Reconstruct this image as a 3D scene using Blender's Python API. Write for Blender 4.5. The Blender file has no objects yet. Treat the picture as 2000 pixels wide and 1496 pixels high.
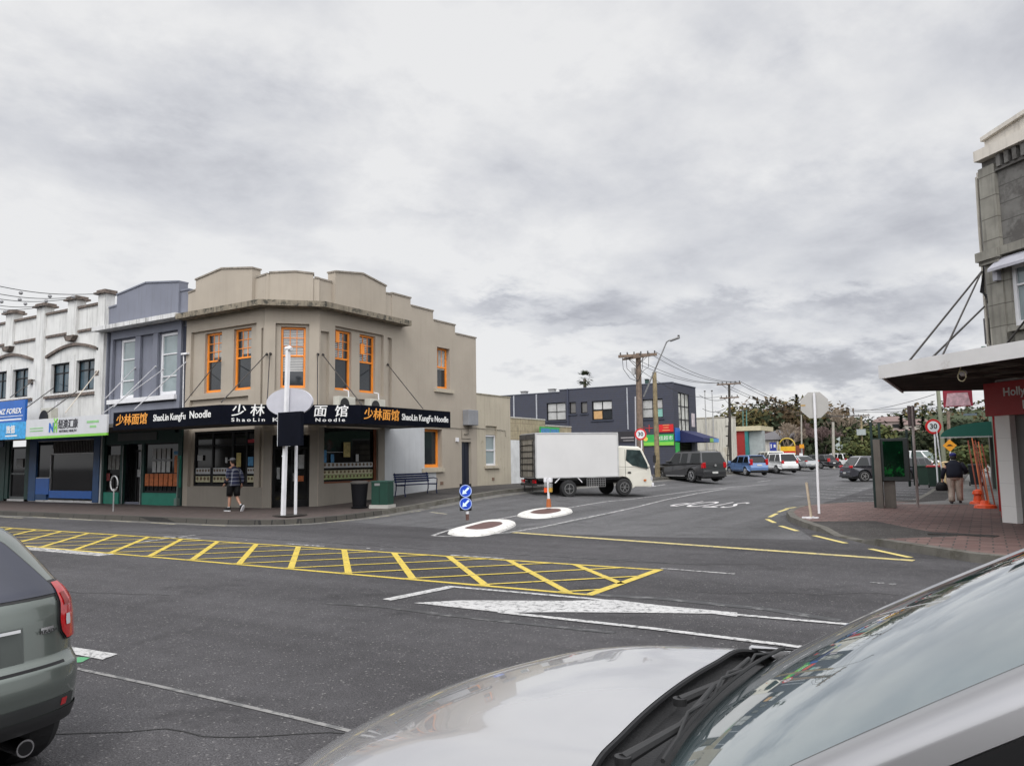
import bpy, bmesh, math, random
from mathutils import Vector, Matrix, noise as mnoise
R_ = math.radians
random.seed(7)
sc = bpy.context.scene
COL = sc.collection

# ------------------------------------------------------------------ camera
FPX, HOR, ROLL, EYE, HEAD = 1500.0, 150.0, 0.0152, 1.75, R_(31.5)
_p = math.atan(HOR / FPX)
_fx = Vector((-math.sin(HEAD), math.cos(HEAD), 0)); _r0 = Vector((math.cos(HEAD), math.sin(HEAD), 0))
CF = _fx * math.cos(_p) + Vector((0, 0, math.sin(_p))); _u0 = _r0.cross(CF)
CR = math.cos(ROLL) * _r0 - math.sin(ROLL) * _u0
CU = math.sin(ROLL) * _r0 + math.cos(ROLL) * _u0
cam = bpy.data.cameras.new('camera'); camo = bpy.data.objects.new('camera', cam); COL.objects.link(camo)
cam.sensor_width = 36; cam.lens = FPX / 2000 * 36; cam.clip_start = 0.05; cam.clip_end = 3000
M = Matrix((( CR.x, CU.x, -CF.x, 0), (CR.y, CU.y, -CF.y, 0), (CR.z, CU.z, -CF.z, EYE), (0, 0, 0, 1)))
camo.matrix_world = M; sc.camera = camo

def ray(x, y): return CF + (x - 1000) / FPX * CR - (y - 748) / FPX * CU
def atz(x, y, z=0): d = ray(x, y); t = (z - EYE) / d.z; return Vector((0, 0, EYE)) + t * d
def atY(x, y, Y): d = ray(x, y); return Vector((0, 0, EYE)) + Y / d.y * d
def atX(x, y, X): d = ray(x, y); return Vector((0, 0, EYE)) + X / d.x * d

# ------------------------------------------------------------------ world: overcast sky
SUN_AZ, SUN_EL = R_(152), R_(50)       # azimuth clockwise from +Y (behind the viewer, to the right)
w = bpy.data.worlds.new('World'); sc.world = w; w.use_nodes = True
nt = w.node_tree; N = nt.nodes; Lk = nt.links; N.clear()
def nd(t, **k):
    n = N.new(t)
    for a, b in k.items(): setattr(n, a, b)
    return n
def mth(op, a, b=None, c=None):
    n = nd('ShaderNodeMath', operation=op)
    for i, v in enumerate((a, b, c)):
        if v is None: continue
        if isinstance(v, (int, float)): n.inputs[i].default_value = v
        else: Lk.new(v, n.inputs[i])
    return n.outputs[0]
out = nd('ShaderNodeOutputWorld'); bg = nd('ShaderNodeBackground'); bg.inputs[1].default_value = 0.1
sky = nd('ShaderNodeTexSky', sky_type='NISHITA'); sky.sun_disc = False
sky.sun_elevation = SUN_EL; sky.sun_rotation = SUN_AZ; sky.air_density = 1; sky.dust_density = 2
tc = nd('ShaderNodeTexCoord'); sep = nd('ShaderNodeSeparateXYZ'); Lk.new(tc.outputs['Generated'], sep.inputs[0])
dx, dy, dz = sep.outputs
zc = mth('ADD', mth('MAXIMUM', dz, 0.0), 0.26)
px_, py_ = mth('DIVIDE', dx, zc), mth('DIVIDE', dy, zc)
def comb(a, b, c=0.0):
    n = nd('ShaderNodeCombineXYZ')
    for i, v in enumerate((a, b, c)):
        if isinstance(v, (int, float)): n.inputs[i].default_value = v
        else: Lk.new(v, n.inputs[i])
    return n.outputs[0]
# rotate the cloud plane so streaks run along one wind direction
ca, sa = math.cos(R_(62)), math.sin(R_(62))
ua = mth('ADD', mth('MULTIPLY', px_, ca), mth('MULTIPLY', py_, sa))
va = mth('SUBTRACT', mth('MULTIPLY', py_, ca), mth('MULTIPLY', px_, sa))
def noi(vec, scale, detail, rough, dist=0.0):
    n = nd('ShaderNodeTexNoise'); Lk.new(vec, n.inputs['Vector'])
    n.inputs['Scale'].default_value = scale; n.inputs['Detail'].default_value = detail
    n.inputs['Roughness'].default_value = rough; n.inputs['Distortion'].default_value = dist
    return n.outputs['Fac']
n1 = noi(comb(mth('MULTIPLY', ua, 0.9), va, 3.1), 0.9, 5, 0.5, 0.3)
n2 = noi(comb(mth('MULTIPLY', ua, 0.95), va, 9.7), 2.7, 8, 0.58, 0.15)
n3 = noi(comb(mth('MULTIPLY', ua, 0.9), va, 5.2), 7.5, 7, 0.6, 0.1)
# azimuth from the street axis and elevation, warped a little, for the large banks of cloud
az = mth('ADD', mth('ARCTAN2', dx, dy), mth('MULTIPLY', mth('SUBTRACT', n2, 0.5), 0.35))
el = mth('ADD', mth('ARCSINE', dz), mth('MULTIPLY', mth('SUBTRACT', n3, 0.5), 0.12))
val = mth('ADD', 0.81, mth('ADD', mth('MULTIPLY', mth('SUBTRACT', n1, 0.5), 0.34),
      mth('ADD', mth('MULTIPLY', mth('SUBTRACT', n2, 0.5), 0.74), mth('MULTIPLY', mth('SUBTRACT', n3, 0.5), 0.20))))
def sky_ang(x, y):
    d = ray(x, y).normalized(); return math.atan2(d.x, d.y), math.asin(d.z)
BANKS = [(1560, 600, 330, 26, -.17), (1300, 720, 500, 26, -.06), (1640, 725, 340, 42, -.25), (1010, 592, 95, 22, -.26), (1150, 640, 60, 10, -.10),
         (1700, 400, 330, 90, -.14), (120, 270, 260, 60, -.12), (480, 180, 200, 40, -.05), (1530, 160, 120, 60, -.10), (1180, 190, 140, 40, -.06), (1920, 60, 160, 70, -.12),
         (1020, 700, 220, 38, .16), (1230, 470, 320, 60, .06), (700, 90, 420, 80, .11), (1650, 560, 260, 22, .05),
         (230, 500, 300, 70, .05), (1600, 300, 220, 60, .05), (1750, 775, 350, 22, .16), (850, 430, 80, 16, -.06)]
for bx, by, sx, sy, am in BANKS:
    a0, e0 = sky_ang(bx, by)
    qa = mth('DIVIDE', mth('SUBTRACT', az, a0), sx / 1500.0); qe = mth('DIVIDE', mth('SUBTRACT', el, e0), sy / 1500.0)
    r2 = mth('ADD', mth('MULTIPLY', qa, qa), mth('MULTIPLY', qe, qe))
    val = mth('ADD', val, mth('MULTIPLY', mth('EXPONENT', mth('MULTIPLY', r2, -0.7)), am))
val = mth('MINIMUM', mth('MAXIMUM', val, 0.26), 0.93)
ramp = nd('ShaderNodeValToRGB'); Lk.new(val, ramp.inputs[0])
cr = ramp.color_ramp; cr.elements[0].position = 0.25; cr.elements[0].color = (.26, .262, .285, 1)
cr.elements[1].position = 0.88; cr.elements[1].color = (.86, .86, .865, 1)
e = cr.elements.new(0.55); e.color = (.485, .495, .54, 1)
e = cr.elements.new(0.70); e.color = (.67, .68, .715, 1)
vm = nd('ShaderNodeVectorMath', operation='SCALE'); Lk.new(ramp.outputs[0], vm.inputs[0]); 
# added gain: unseen sky towards the sun, behind the viewer, brightened to light surfaces
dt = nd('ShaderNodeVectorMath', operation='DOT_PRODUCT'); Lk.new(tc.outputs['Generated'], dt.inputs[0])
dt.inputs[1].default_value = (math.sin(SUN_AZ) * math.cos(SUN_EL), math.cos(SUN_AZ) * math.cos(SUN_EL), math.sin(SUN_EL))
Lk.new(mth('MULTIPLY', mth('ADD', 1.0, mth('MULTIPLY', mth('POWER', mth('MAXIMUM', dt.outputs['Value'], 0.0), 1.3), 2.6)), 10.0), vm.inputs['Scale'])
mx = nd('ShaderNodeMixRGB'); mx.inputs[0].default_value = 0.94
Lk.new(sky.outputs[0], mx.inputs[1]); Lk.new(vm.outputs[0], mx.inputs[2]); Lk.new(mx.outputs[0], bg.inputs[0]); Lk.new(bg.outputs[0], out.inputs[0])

sl = bpy.data.lights.new('sun', 'SUN'); sl.energy = 1.3; sl.angle = R_(20); sl.color = (1, .97, .92)
so = bpy.data.objects.new('sun', sl); COL.objects.link(so)
sd = Vector((math.sin(SUN_AZ) * math.cos(SUN_EL), math.cos(SUN_AZ) * math.cos(SUN_EL), math.sin(SUN_EL)))
so.rotation_euler = sd.to_track_quat('Z', 'Y').to_euler()
sc.view_settings.view_transform = 'Standard'; sc.view_settings.look = 'None'; sc.view_settings.exposure = 0.0; sc.view_settings.gamma = 1

# ------------------------------------------------------------------ materials
MATS = {}
def lin(c): return tuple((v / 12.92 if v <= .04045 else ((v + .055) / 1.055) ** 2.4) for v in c)
def mat(name, col, rough=0.6, metal=0.0, var=0.12, scale=3.0, bump=0.0, bscale=60.0, spec=0.5, coat=0.0, streak=0.0, dirt=None, emit=0.0, fine=0.0, wear=None, brick=None, local=False, cell=None):
    """procedural material: base colour varied by noise, optional streaks, dirt patches, wear, bricks and bump"""
    if name in MATS: return MATS[name]
    m = bpy.data.materials.new(name); m.use_nodes = True; t = m.node_tree; n = t.nodes; l = t.links
    b = n['Principled BSDF']; b.inputs['Roughness'].default_value = rough; b.inputs['Metallic'].default_value = metal
    b.inputs['Specular IOR Level'].default_value = spec; b.inputs['Coat Weight'].default_value = coat; b.inputs['Coat Roughness'].default_value = 0.03
    tcn = n.new('ShaderNodeTexCoord'); src = tcn.outputs['Object']
    if not local:
        g = n.new('ShaderNodeNewGeometry'); src = g.outputs['Position']
    def NZ(sc_, det=4, vec=src, ro=.55):
        q = n.new('ShaderNodeTexNoise'); q.inputs['Scale'].default_value = sc_; q.inputs['Detail'].default_value = det; q.inputs['Roughness'].default_value = ro
        l.new(vec, q.inputs['Vector']); return q.outputs['Fac']
    def MX(f, a, c2, mode='MIX'):
        q = n.new('ShaderNodeMixRGB'); q.blend_type = mode
        for i, v in enumerate((f, a, c2)):
            if isinstance(v, (int, float)): q.inputs[i].default_value = v
            elif isinstance(v, tuple): q.inputs[i].default_value = (*v[:3], 1)
            else: l.new(v, q.inputs[i])
        return q.outputs[0]
    def RM(f, a, b2, lo=0.0, hi=1.0):
        q = n.new('ShaderNodeMapRange'); q.inputs[1].default_value = a; q.inputs[2].default_value = b2; q.inputs[3].default_value = lo; q.inputs[4].default_value = hi
        l.new(f, q.inputs[0]); return q.outputs[0]
    c = tuple(col)
    o = MX(RM(NZ(scale), .3, .7), tuple(v * (1 - var) for v in c), tuple(min(1, v * (1 + var)) for v in c))
    if brick:
        bc2, mort, sx, bw, bh, msz = brick
        br = n.new('ShaderNodeTexBrick'); br.inputs['Scale'].default_value = sx; br.inputs['Brick Width'].default_value = bw; br.inputs['Row Height'].default_value = bh
        br.inputs['Mortar Size'].default_value = msz; br.inputs['Color1'].default_value = (*c, 1); br.inputs['Color2'].default_value = (*bc2, 1); br.inputs['Mortar'].default_value = (*mort, 1)
        if cell == 'wall':
            mp = n.new('ShaderNodeSeparateXYZ'); l.new(src, mp.inputs[0]); cm = n.new('ShaderNodeCombineXYZ'); ad = n.new('ShaderNodeMath'); ad.operation = 'ADD'
            l.new(mp.outputs[0], ad.inputs[0]); l.new(mp.outputs[1], ad.inputs[1]); l.new(ad.outputs[0], cm.inputs[0]); l.new(mp.outputs[2], cm.inputs[1]); l.new(cm.outputs[0], br.inputs['Vector'])
        else: l.new(src, br.inputs['Vector'])
        o = br.outputs['Color'] if var < .04 else MX(RM(NZ(scale * 2), .3, .7), br.outputs['Color'], MX(0.35, br.outputs['Color'], (.05, .045, .04)))
    if fine: o = MX(fine, o, MX(RM(NZ(90, 2), .35, .65), (0.0, 0.0, 0.0), (min(1, c[0] * 2.6), min(1, c[1] * 2.6), min(1, c[2] * 2.6))))
    if streak:
        mp = n.new('ShaderNodeMapping'); mp.inputs['Scale'].default_value = (5, 5, .35); l.new(src, mp.inputs['Vector'])
        s_ = RM(NZ(1.6, 5, mp.outputs[0], .65), .5, .75)
        o = MX(MX(1.0, s_, (streak, streak, streak), 'MULTIPLY'), o, (.05, .047, .04))
    if dirt:
        dcol, thr, dsc = dirt
        o = MX(RM(NZ(dsc, 6, ro=.7), thr, thr + .12), o, dcol)
    if wear:
        wcol, thr, wsc = wear
        o = MX(RM(NZ(wsc, 7, ro=.75), thr, thr + .05), o, wcol)
    l.new(o, b.inputs['Base Color'])
    if bump:
        bp = n.new('ShaderNodeBump'); bp.inputs['Strength'].default_value = bump; bp.inputs['Distance'].default_value = 0.02
        l.new(NZ(bscale, 3), bp.inputs['Height']); l.new(bp.outputs[0], b.inputs['Normal'])
    if emit: b.inputs['Emission Color'].default_value = (*c, 1); b.inputs['Emission Strength'].default_value = emit
    MATS[name] = m; return m
def asphalt(name, c, track=(.035, .55)):
    m = mat(name, c, .9, var=.12, scale=.22, bump=.6, bscale=90, fine=.35, spec=.15, dirt=(tuple(v * .8 for v in c), .56, .9))
    t = m.node_tree; n = t.nodes; l = t.links; b = n['Principled BSDF']; prev = b.inputs['Base Color'].links[0].from_socket
    g = n.new('ShaderNodeNewGeometry')
    def noise(sx, sy, scl, det):
        mp = n.new('ShaderNodeMapping'); mp.inputs['Scale'].default_value = (sx, sy, 1); l.new(g.outputs['Position'], mp.inputs['Vector']); q = n.new('ShaderNodeTexNoise'); q.inputs['Scale'].default_value = scl; q.inputs['Detail'].default_value = det; q.inputs['Roughness'].default_value = .6; l.new(mp.outputs[0], q.inputs['Vector']); return q.outputs['Fac']
    def remap(f, a, b2, lo, hi):
        q = n.new('ShaderNodeMapRange'); q.inputs[1].default_value = a; q.inputs[2].default_value = b2; q.inputs[3].default_value = lo; q.inputs[4].default_value = hi; l.new(f, q.inputs[0]); return q.outputs[0]
    def scale_by(col, f):
        q = n.new('ShaderNodeVectorMath'); q.operation = 'SCALE'; l.new(col, q.inputs[0]); l.new(f, q.inputs['Scale']); return q.outputs[0]
    # worn wheel tracks along the street, larger patches, loose pale and dark chips
    o = scale_by(prev, remap(noise(track[0], track[1], 1.0, 3), .3, .7, .74, 1.25)); o = scale_by(o, remap(noise(1, 1, .16, 5), .35, .65, .86, 1.12)); o = scale_by(o, remap(noise(1, 1, 3.5, 4), .3, .7, .9, 1.1))
    v = n.new('ShaderNodeTexVoronoi'); v.inputs['Scale'].default_value = 75; l.new(g.outputs['Position'], v.inputs['Vector']); sp = n.new('ShaderNodeSeparateColor'); l.new(v.outputs['Color'], sp.inputs[0]); o = scale_by(o, remap(sp.outputs[0], 0.0, 1.0, .84, 1.17)); 
    mx2 = n.new('ShaderNodeMixRGB'); l.new(remap(sp.outputs[1], .975, .98, 0, .45), mx2.inputs[0]); l.new(o, mx2.inputs[1]); mx2.inputs[2].default_value = (.32, .31, .30, 1); l.new(mx2.outputs[0], b.inputs['Base Color'])
    return m
A_ROAD = asphalt('asphalt', (.064, .062, .065))
A_SIDE = asphalt('side_street_asphalt', (.092, .091, .094), (.6, .03))
A_PATH = asphalt('footpath_asphalt', (.058, .054, .052))
PAVER = mat('red_paver', (.115, .06, .053), .8, brick=((.19, .115, .10), (.035, .03, .028), 1.0, .40, .28, .014), scale=1.6, bump=.3, bscale=70)
PAVER_L = mat('old_red_paver', (.085, .062, .056), .8, brick=((.10, .075, .068), (.045, .042, .04), 1.0, .4, .2, .01), scale=1.0, bump=.3, bscale=70)
KERB = mat('kerb_concrete', (.115, .108, .094), .85, var=.25, scale=3, bump=.5, bscale=40, dirt=((.07, .065, .05), .5, 2.5))
BLUESTONE = mat('kerb_bluestone', (.04, .037, .033), .85, var=.5, scale=5, bump=.8, bscale=14, brick=((.07, .065, .055), (.012, .012, .012), 1.0, .9, .4, .02))
YEL = mat('yellow_paint', (.55, .39, .055), .6, var=.12, scale=2, fine=.16, wear=((.16, .14, .09), .565, 11))
YEL_OLD = mat('worn_yellow_paint', (.50, .40, .16), .7, var=.15, scale=3, fine=.15, wear=((.17, .16, .15), .53, 8))
YEL_FAINT = mat('faded_yellow_paint', (.36, .33, .22), .7, var=.15, scale=3, fine=.2, wear=((.17, .16, .15), .50, 8))
WHT = mat('white_road_paint', (.45, .445, .44), .6, var=.08, scale=2, fine=.12, wear=((.14, .14, .14), .525, 13))
WHT_OLD = mat('worn_white_paint', (.46, .45, .44), .7, var=.1, scale=2, fine=.2, wear=((.14, .14, .14), .47, 9))
GRN_PAINT = mat('green_road_paint', (.08, .30, .14), .7, var=.2, wear=((.12, .12, .12), .55, 9))
SEAL = mat('tar_seam', (.22, .215, .21), .9, wear=((.12, .12, .12), .5, 7))
TAR = mat('dark_tar', (.035, .035, .037), .6, wear=((.12, .12, .12), .53, 4))
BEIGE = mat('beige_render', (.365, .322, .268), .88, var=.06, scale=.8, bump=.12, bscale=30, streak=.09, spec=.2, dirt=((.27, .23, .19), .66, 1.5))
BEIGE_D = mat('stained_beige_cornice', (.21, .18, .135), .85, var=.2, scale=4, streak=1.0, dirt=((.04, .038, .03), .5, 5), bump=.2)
CREAM = mat('cream_render', (.42, .375, .295), .85, var=.08, scale=.8, bump=.15, bscale=30, streak=.2, dirt=((.2, .18, .12), .62, 2))
GREYWHITE = mat('grey_white_paint', (.47, .485, .50), .75, var=.08, scale=1.2, streak=.14)
CONC_LOW = mat('lower_wall_render', (.26, .235, .20), .85, var=.08, scale=1, streak=.12)
ORANGE = mat('orange_window_paint', (.84, .27, .03), .5, var=.08, local=True)
WHITE_P = mat('white_paint', (.68, .68, .70), .5, var=.06)
WHITE_STAIN = mat('stained_white_render', (.60, .60, .585), .8, var=.1, scale=1.2, streak=.42, dirt=((.30, .28, .24), .66, 2.2), bump=.15, bscale=30)
TRIM = mat('weathered_trim', (.15, .118, .10), .85, var=.4, scale=8, streak=1, dirt=((.05, .04, .035), .5, 6), bump=.3)
BLUEGREY = mat('blue_grey_render', (.165, .175, .215), .8, var=.06, scale=1, streak=.2, bump=.1)
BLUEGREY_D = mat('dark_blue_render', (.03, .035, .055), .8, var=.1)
WHITE_CORN = mat('white_cornice', (.56, .56, .56), .8, streak=1.0, var=.1, dirt=((.12, .11, .09), .6, 6))
GLASS = mat('window_glass', (.018, .022, .026), .06, spec=.7, var=.3, scale=.6)
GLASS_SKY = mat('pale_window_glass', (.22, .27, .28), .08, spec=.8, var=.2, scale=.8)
GLASS_SHOP = mat('shop_glass', (.008, .008, .008), .05, spec=.3, var=.4, scale=.8)
BLIND = mat('blind', (.48, .48, .47), .6, var=.1, scale=3)
CURTAIN = mat('net_curtain', (.33, .33, .31), .6, var=.3, scale=6)
BLACK = mat('black_paint', (.008, .008, .009), .45, var=.2, spec=.25)
BLACKSIGN = mat('black_sign', (.004, .005, .010), .6, var=.2, scale=2, spec=.04)
SOFFIT = mat('canopy_soffit', (.06, .055, .05), .8)
NAVY = mat('navy_panel', (.010, .013, .026), .35, var=.1)
WHT_LET = mat('white_lettering', (.75, .75, .74), .5, var=.02)
ORG_LET = mat('orange_lettering', (.80, .33, .05), .5, var=.05)
DKGREEN = mat('dark_green_paint', (.012, .045, .038), .55, var=.15)
TEAL = mat('teal_green_paint', (.012, .19, .13), .55, var=.12)
BLUE_SIGN = mat('blue_sign', (.012, .11, .42), .4, var=.08)
LBLUE_SIGN = mat('light_blue_sign', (.03, .30, .62), .4, var=.35, scale=7)
SIGN_WHITE = mat('white_sign_panel', (.55, .56, .58), .45, var=.04)
LIME = mat('lime_green', (.20, .52, .06), .45, var=.05)
SGREEN = mat('sign_green', (.03, .35, .07), .45, var=.1)
SRED = mat('sign_red', (.55, .012, .015), .45, var=.08)
DRED = mat('deep_red', (.27, .012, .016), .5, var=.08)
PAPER = mat('paper_poster', (.42, .43, .43), .6, var=.12, scale=9)
MENU = mat('menu_strip', (.42, .40, .26), .6, var=.2, scale=12)
DISH = mat('menu_dish', (.10, .06, .03), .6, var=.6, scale=20)
OPOST = mat('orange_poster', (.45, .12, .03), .6, var=.3, scale=9)
BLUEPOST = mat('blue_poster', (.06, .22, .42), .6, var=.3, scale=9)
YPOST = mat('yellow_poster', (.42, .34, .12), .6, var=.3, scale=9)
STEEL = mat('galvanised_steel', (.40, .40, .40), .45, metal=.6, var=.15)
DSTEEL = mat('dark_steel', (.05, .045, .042), .5, metal=.3, var=.3)
WPOLE = mat('white_pole_paint', (.72, .72, .74), .45, var=.06, dirt=((.35, .33, .3), .66, 6))
WOOD = mat('weathered_pole_wood', (.17, .125, .095), .9, var=.3, scale=5, bump=.5, bscale=20, streak=.7)
WOOD_Y = mat('treated_pole_wood', (.24, .19, .11), .9, var=.3, scale=5, bump=.5, bscale=20, streak=.7)
NAVYWALL = mat('navy_weatherboard', (.044, .052, .085), .75, var=.08, scale=.7, streak=.1)
FARWHITE = mat('far_white_wall', (.52, .50, .45), .85, var=.08, scale=.6, streak=.6)
RUBBER = mat('tyre_rubber', (.018, .018, .019), .75, var=.2)
ALLOY = mat('alloy_rim', (.42, .42, .43), .35, metal=.7, var=.1)
TAIL = mat('red_tail_lamp', (.42, .008, .012), .15, coat=.8, var=.25, scale=14)
LAMP = mat('clear_lamp', (.5, .5, .52), .1, coat=.6, var=.2)
PLATE = mat('number_plate', (.55, .55, .53), .4)
TRIMBLK = mat('black_plastic', (.02, .02, .021), .55, var=.15)
CGLASS = mat('car_glass', (.008, .010, .011), .04, spec=.35, var=.1)
SKIN = mat('skin', (.42, .23, .16), .6, var=.08)
HAIR = mat('dark_hair', (.015, .012, .01), .7)
CONEO = mat('orange_plastic', (.80, .09, .02), .45, var=.1)
BENCHB = mat('navy_bench_paint', (.012, .018, .055), .7, var=.2, spec=.15)
BINB = mat('black_bin', (.009, .009, .011), .65, spec=.1)
BOXG = mat('green_cabinet', (.007, .045, .03), .6, var=.12)
CONC = mat('light_concrete', (.42, .41, .38), .8, var=.12)
WKERB = mat('white_painted_kerb', (.62, .61, .58), .75, var=.08, scale=5, dirt=((.28, .26, .23), .56, 7), wear=((.20, .19, .17), .60, 13), bump=.3)
def paint(name, c, metal=.0, rough=.3):
    return mat(name, c, rough, metal=metal, coat=.9, var=.03, spec=.5)

# ------------------------------------------------------------------ object helpers
W = {}
def thing(name, label, cat, loc=(0, 0, 0), rz=0.0, group=None):
    o = bpy.data.objects.new(name, None); COL.objects.link(o); o.empty_display_size = .2
    o.location = loc; o.rotation_euler = (0, 0, rz); o['label'] = label; o['category'] = cat
    if group: o['group'] = group
    W[o.name] = Matrix.Translation(Vector(loc)) @ Matrix.Rotation(rz, 4, 'Z'); return o
class MB:
    """collects faces; T is the matrix applied to what is added"""
    def __init__(s, T=None): s.v = []; s.f = []; s.m = []; s.T = T or Matrix.Identity(4)
    def add(s, vs, fs, mi=0):
        b = len(s.v); s.v += [s.T @ Vector(p) for p in vs]
        for f in fs: s.f.append([i + b for i in f]); s.m.append(mi)
        return s
    def box(s, x0, x1, y0, y1, z0, z1, mi=0):
        x0, x1 = min(x0, x1), max(x0, x1); y0, y1 = min(y0, y1), max(y0, y1); z0, z1 = min(z0, z1), max(z0, z1)
        return s.add([(x0, y0, z0), (x1, y0, z0), (x1, y1, z0), (x0, y1, z0), (x0, y0, z1), (x1, y0, z1), (x1, y1, z1), (x0, y1, z1)],
              [(3, 2, 1, 0), (4, 5, 6, 7), (0, 1, 5, 4), (1, 2, 6, 5), (2, 3, 7, 6), (3, 0, 4, 7)], mi)
    def quad(s, a, b, c, d, mi=0): return s.add([a, b, c, d], [(0, 1, 2, 3)], mi)
    def ext(s, poly, vec, mi=0):
        n = len(poly); v = [Vector(p) for p in poly]; e = Vector(vec); nn = Vector((0, 0, 0))
        for i in range(n): nn += v[i].cross(v[(i + 1) % n])
        if nn.dot(e) > 0: v.reverse()
        return s.add(v + [p + e for p in v], [tuple(range(n)), tuple(reversed(range(n, 2 * n)))] + [((i + 1) % n, i, n + i, n + (i + 1) % n) for i in range(n)], mi)
    def tube(s, pts, r, n=8, mi=0, cap=True):
        P = [Vector(p) for p in pts]; rr = r if isinstance(r, (list, tuple)) else [r] * len(P); vs = []; fs = []
        for i, p in enumerate(P):
            d = (P[min(i + 1, len(P) - 1)] - P[max(i - 1, 0)]).normalized()
            a = d.cross(Vector((0, 0, 1)) if abs(d.z) < .9 else Vector((1, 0, 0))).normalized(); b = d.cross(a)
            for k in range(n):
                t = 2 * math.pi * k / n; vs.append(p + rr[i] * (math.cos(t) * a + math.sin(t) * b))
        for i in range(len(P) - 1):
            for k in range(n): fs.append((i * n + k, (i + 1) * n + k, (i + 1) * n + (k + 1) % n, i * n + (k + 1) % n))
        if cap: fs += [tuple(range(n)), tuple(reversed(range((len(P) - 1) * n, len(P) * n)))]
        return s.add(vs, fs, mi)
    def bar(s, p0, p1, w_, h_, mi=0):
        p0, p1 = Vector(p0), Vector(p1); d = (p1 - p0).normalized(); a = d.cross(Vector((0, 0, 1)) if abs(d.z) < .95 else Vector((1, 0, 0))).normalized(); b = a.cross(d)
        c = [a * w_ / 2 + b * h_ / 2, -a * w_ / 2 + b * h_ / 2, -a * w_ / 2 - b * h_ / 2, a * w_ / 2 - b * h_ / 2]
        return s.add([p0 + q for q in c] + [p1 + q for q in c], [(3, 2, 1, 0), (4, 5, 6, 7), (0, 1, 5, 4), (1, 2, 6, 5), (2, 3, 7, 6), (3, 0, 4, 7)], mi)
    def disc(s, c, nrm, r, th, n=24, mi=0):
        c = Vector(c); nrm = Vector(nrm).normalized(); return s.tube([c, c + nrm * th], r, n, mi)
    def lathe(s, c, prof, n=20, mi=0):
        vs = []; fs = []
        for (r, z) in prof:
            for k in range(n): t = 2 * math.pi * k / n; vs.append((c[0] + r * math.cos(t), c[1] + r * math.sin(t), c[2] + z))
        for i in range(len(prof) - 1):
            for k in range(n): fs.append((i * n + k, i * n + (k + 1) % n, (i + 1) * n + (k + 1) % n, (i + 1) * n + k))
        fs += [tuple(reversed(range(n))), tuple(range((len(prof) - 1) * n, len(prof) * n))]
        return s.add(vs, fs, mi)
    def grid(s, fn, nu, nv, mi=0, flip=False):
        vs = [fn(i / nu, j / nv) for j in range(nv + 1) for i in range(nu + 1)]; k = nu + 1
        fs = [(j * k + i, j * k + i + 1, (j + 1) * k + i + 1, (j + 1) * k + i) for j in range(nv) for i in range(nu)]
        if flip: fs = [tuple(reversed(f)) for f in fs]
        return s.add(vs, fs, mi)
    def ico(s, c, r, sub=2, mi=0, sz=(1, 1, 1)):
        bm = bmesh.new(); bmesh.ops.create_icosphere(bm, subdivisions=sub, radius=r); bm.verts.ensure_lookup_table()
        s.add([(c[0] + v.co.x * sz[0], c[1] + v.co.y * sz[1], c[2] + v.co.z * sz[2]) for v in bm.verts], [tuple(v.index for v in f.verts) for f in bm.faces], mi); bm.free(); return s
    def build(s, name, mats, parent=None, local=False, smooth=False, bevel=0, label=None, kind=None):
        me = bpy.data.meshes.new(name)
        vs = s.v
        if parent is not None and not local: inv = W[parent.name].inverted(); vs = [inv @ v for v in vs]
        me.from_pydata([tuple(v) for v in vs], [], s.f); me.polygons.foreach_set('material_index', s.m)
        for m in (mats if isinstance(mats, (list, tuple)) else [mats]): me.materials.append(m)
        if smooth: me.polygons.foreach_set('use_smooth', [True] * len(s.f))
        me.update(); o = bpy.data.objects.new(name, me); COL.objects.link(o)
        if parent is not None: o.parent = parent; W[o.name] = W[parent.name]
        else: W[o.name] = Matrix.Identity(4)
        if bevel:
            md = o.modifiers.new('b', 'BEVEL'); md.width = bevel; md.segments = 2; md.limit_method = 'ANGLE'; md.angle_limit = R_(40)
            dg = bpy.context.evaluated_depsgraph_get(); me2 = bpy.data.meshes.new_from_object(o.evaluated_get(dg)); o.modifiers.clear(); o.data = me2; me2.name = name
        if label: o['label'] = label
        if kind: o['kind'] = kind
        return o
def tag(o, label, cat, group=None):
    o['label'] = label; o['category'] = cat
    if group: o['group'] = group
    return o
def copy_tree(o, parent=None):
    c = o.copy(); COL.objects.link(c); c.parent = parent; W[c.name] = W[o.name]
    for ch in [x for x in COL.objects if x.parent == o]: copy_tree(ch, c)
    return c
def struct(mb, name, mats): o = mb.build(name, mats); o['kind'] = 'structure'; return o
def frame(ox, oy, ang, oz=0):
    """u along the wall (to the right as seen from outside), -y inward; local y = -outward normal"""
    return Matrix.Translation((ox, oy, oz)) @ Matrix.Rotation(ang, 4, 'Z')
# in a frame: x = u, y = depth behind the face (negative = proud), z = up
def text(s, size, T, mats, parent, name='lettering', ext=.006, sx=1.0, align='CENTER', shear=0.0, bold=0.0, width=None, sp=1.0):
    c = bpy.data.curves.new('t', 'FONT'); c.body = s; c.size = size; c.extrude = ext; c.align_x = align; c.align_y = 'CENTER'; c.shear = shear; c.offset = bold; c.resolution_u = 3; c.space_character = sp
    o = bpy.data.objects.new('t', c); COL.objects.link(o); dg = bpy.context.evaluated_depsgraph_get()
    me = bpy.data.meshes.new_from_object(o.evaluated_get(dg)); bpy.data.objects.remove(o)
    if width: xs_ = [v.co.x for v in me.vertices]; sx = width / max(1e-6, max(xs_) - min(xs_))
    q = MB(T @ Matrix.Rotation(R_(90), 4, 'X') @ Matrix.Diagonal((sx, 1, 1, 1)))
    q.add([v.co.copy() for v in me.vertices], [tuple(p.vertices) for p in me.polygons])
    return q.build(name, mats, parent)
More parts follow.
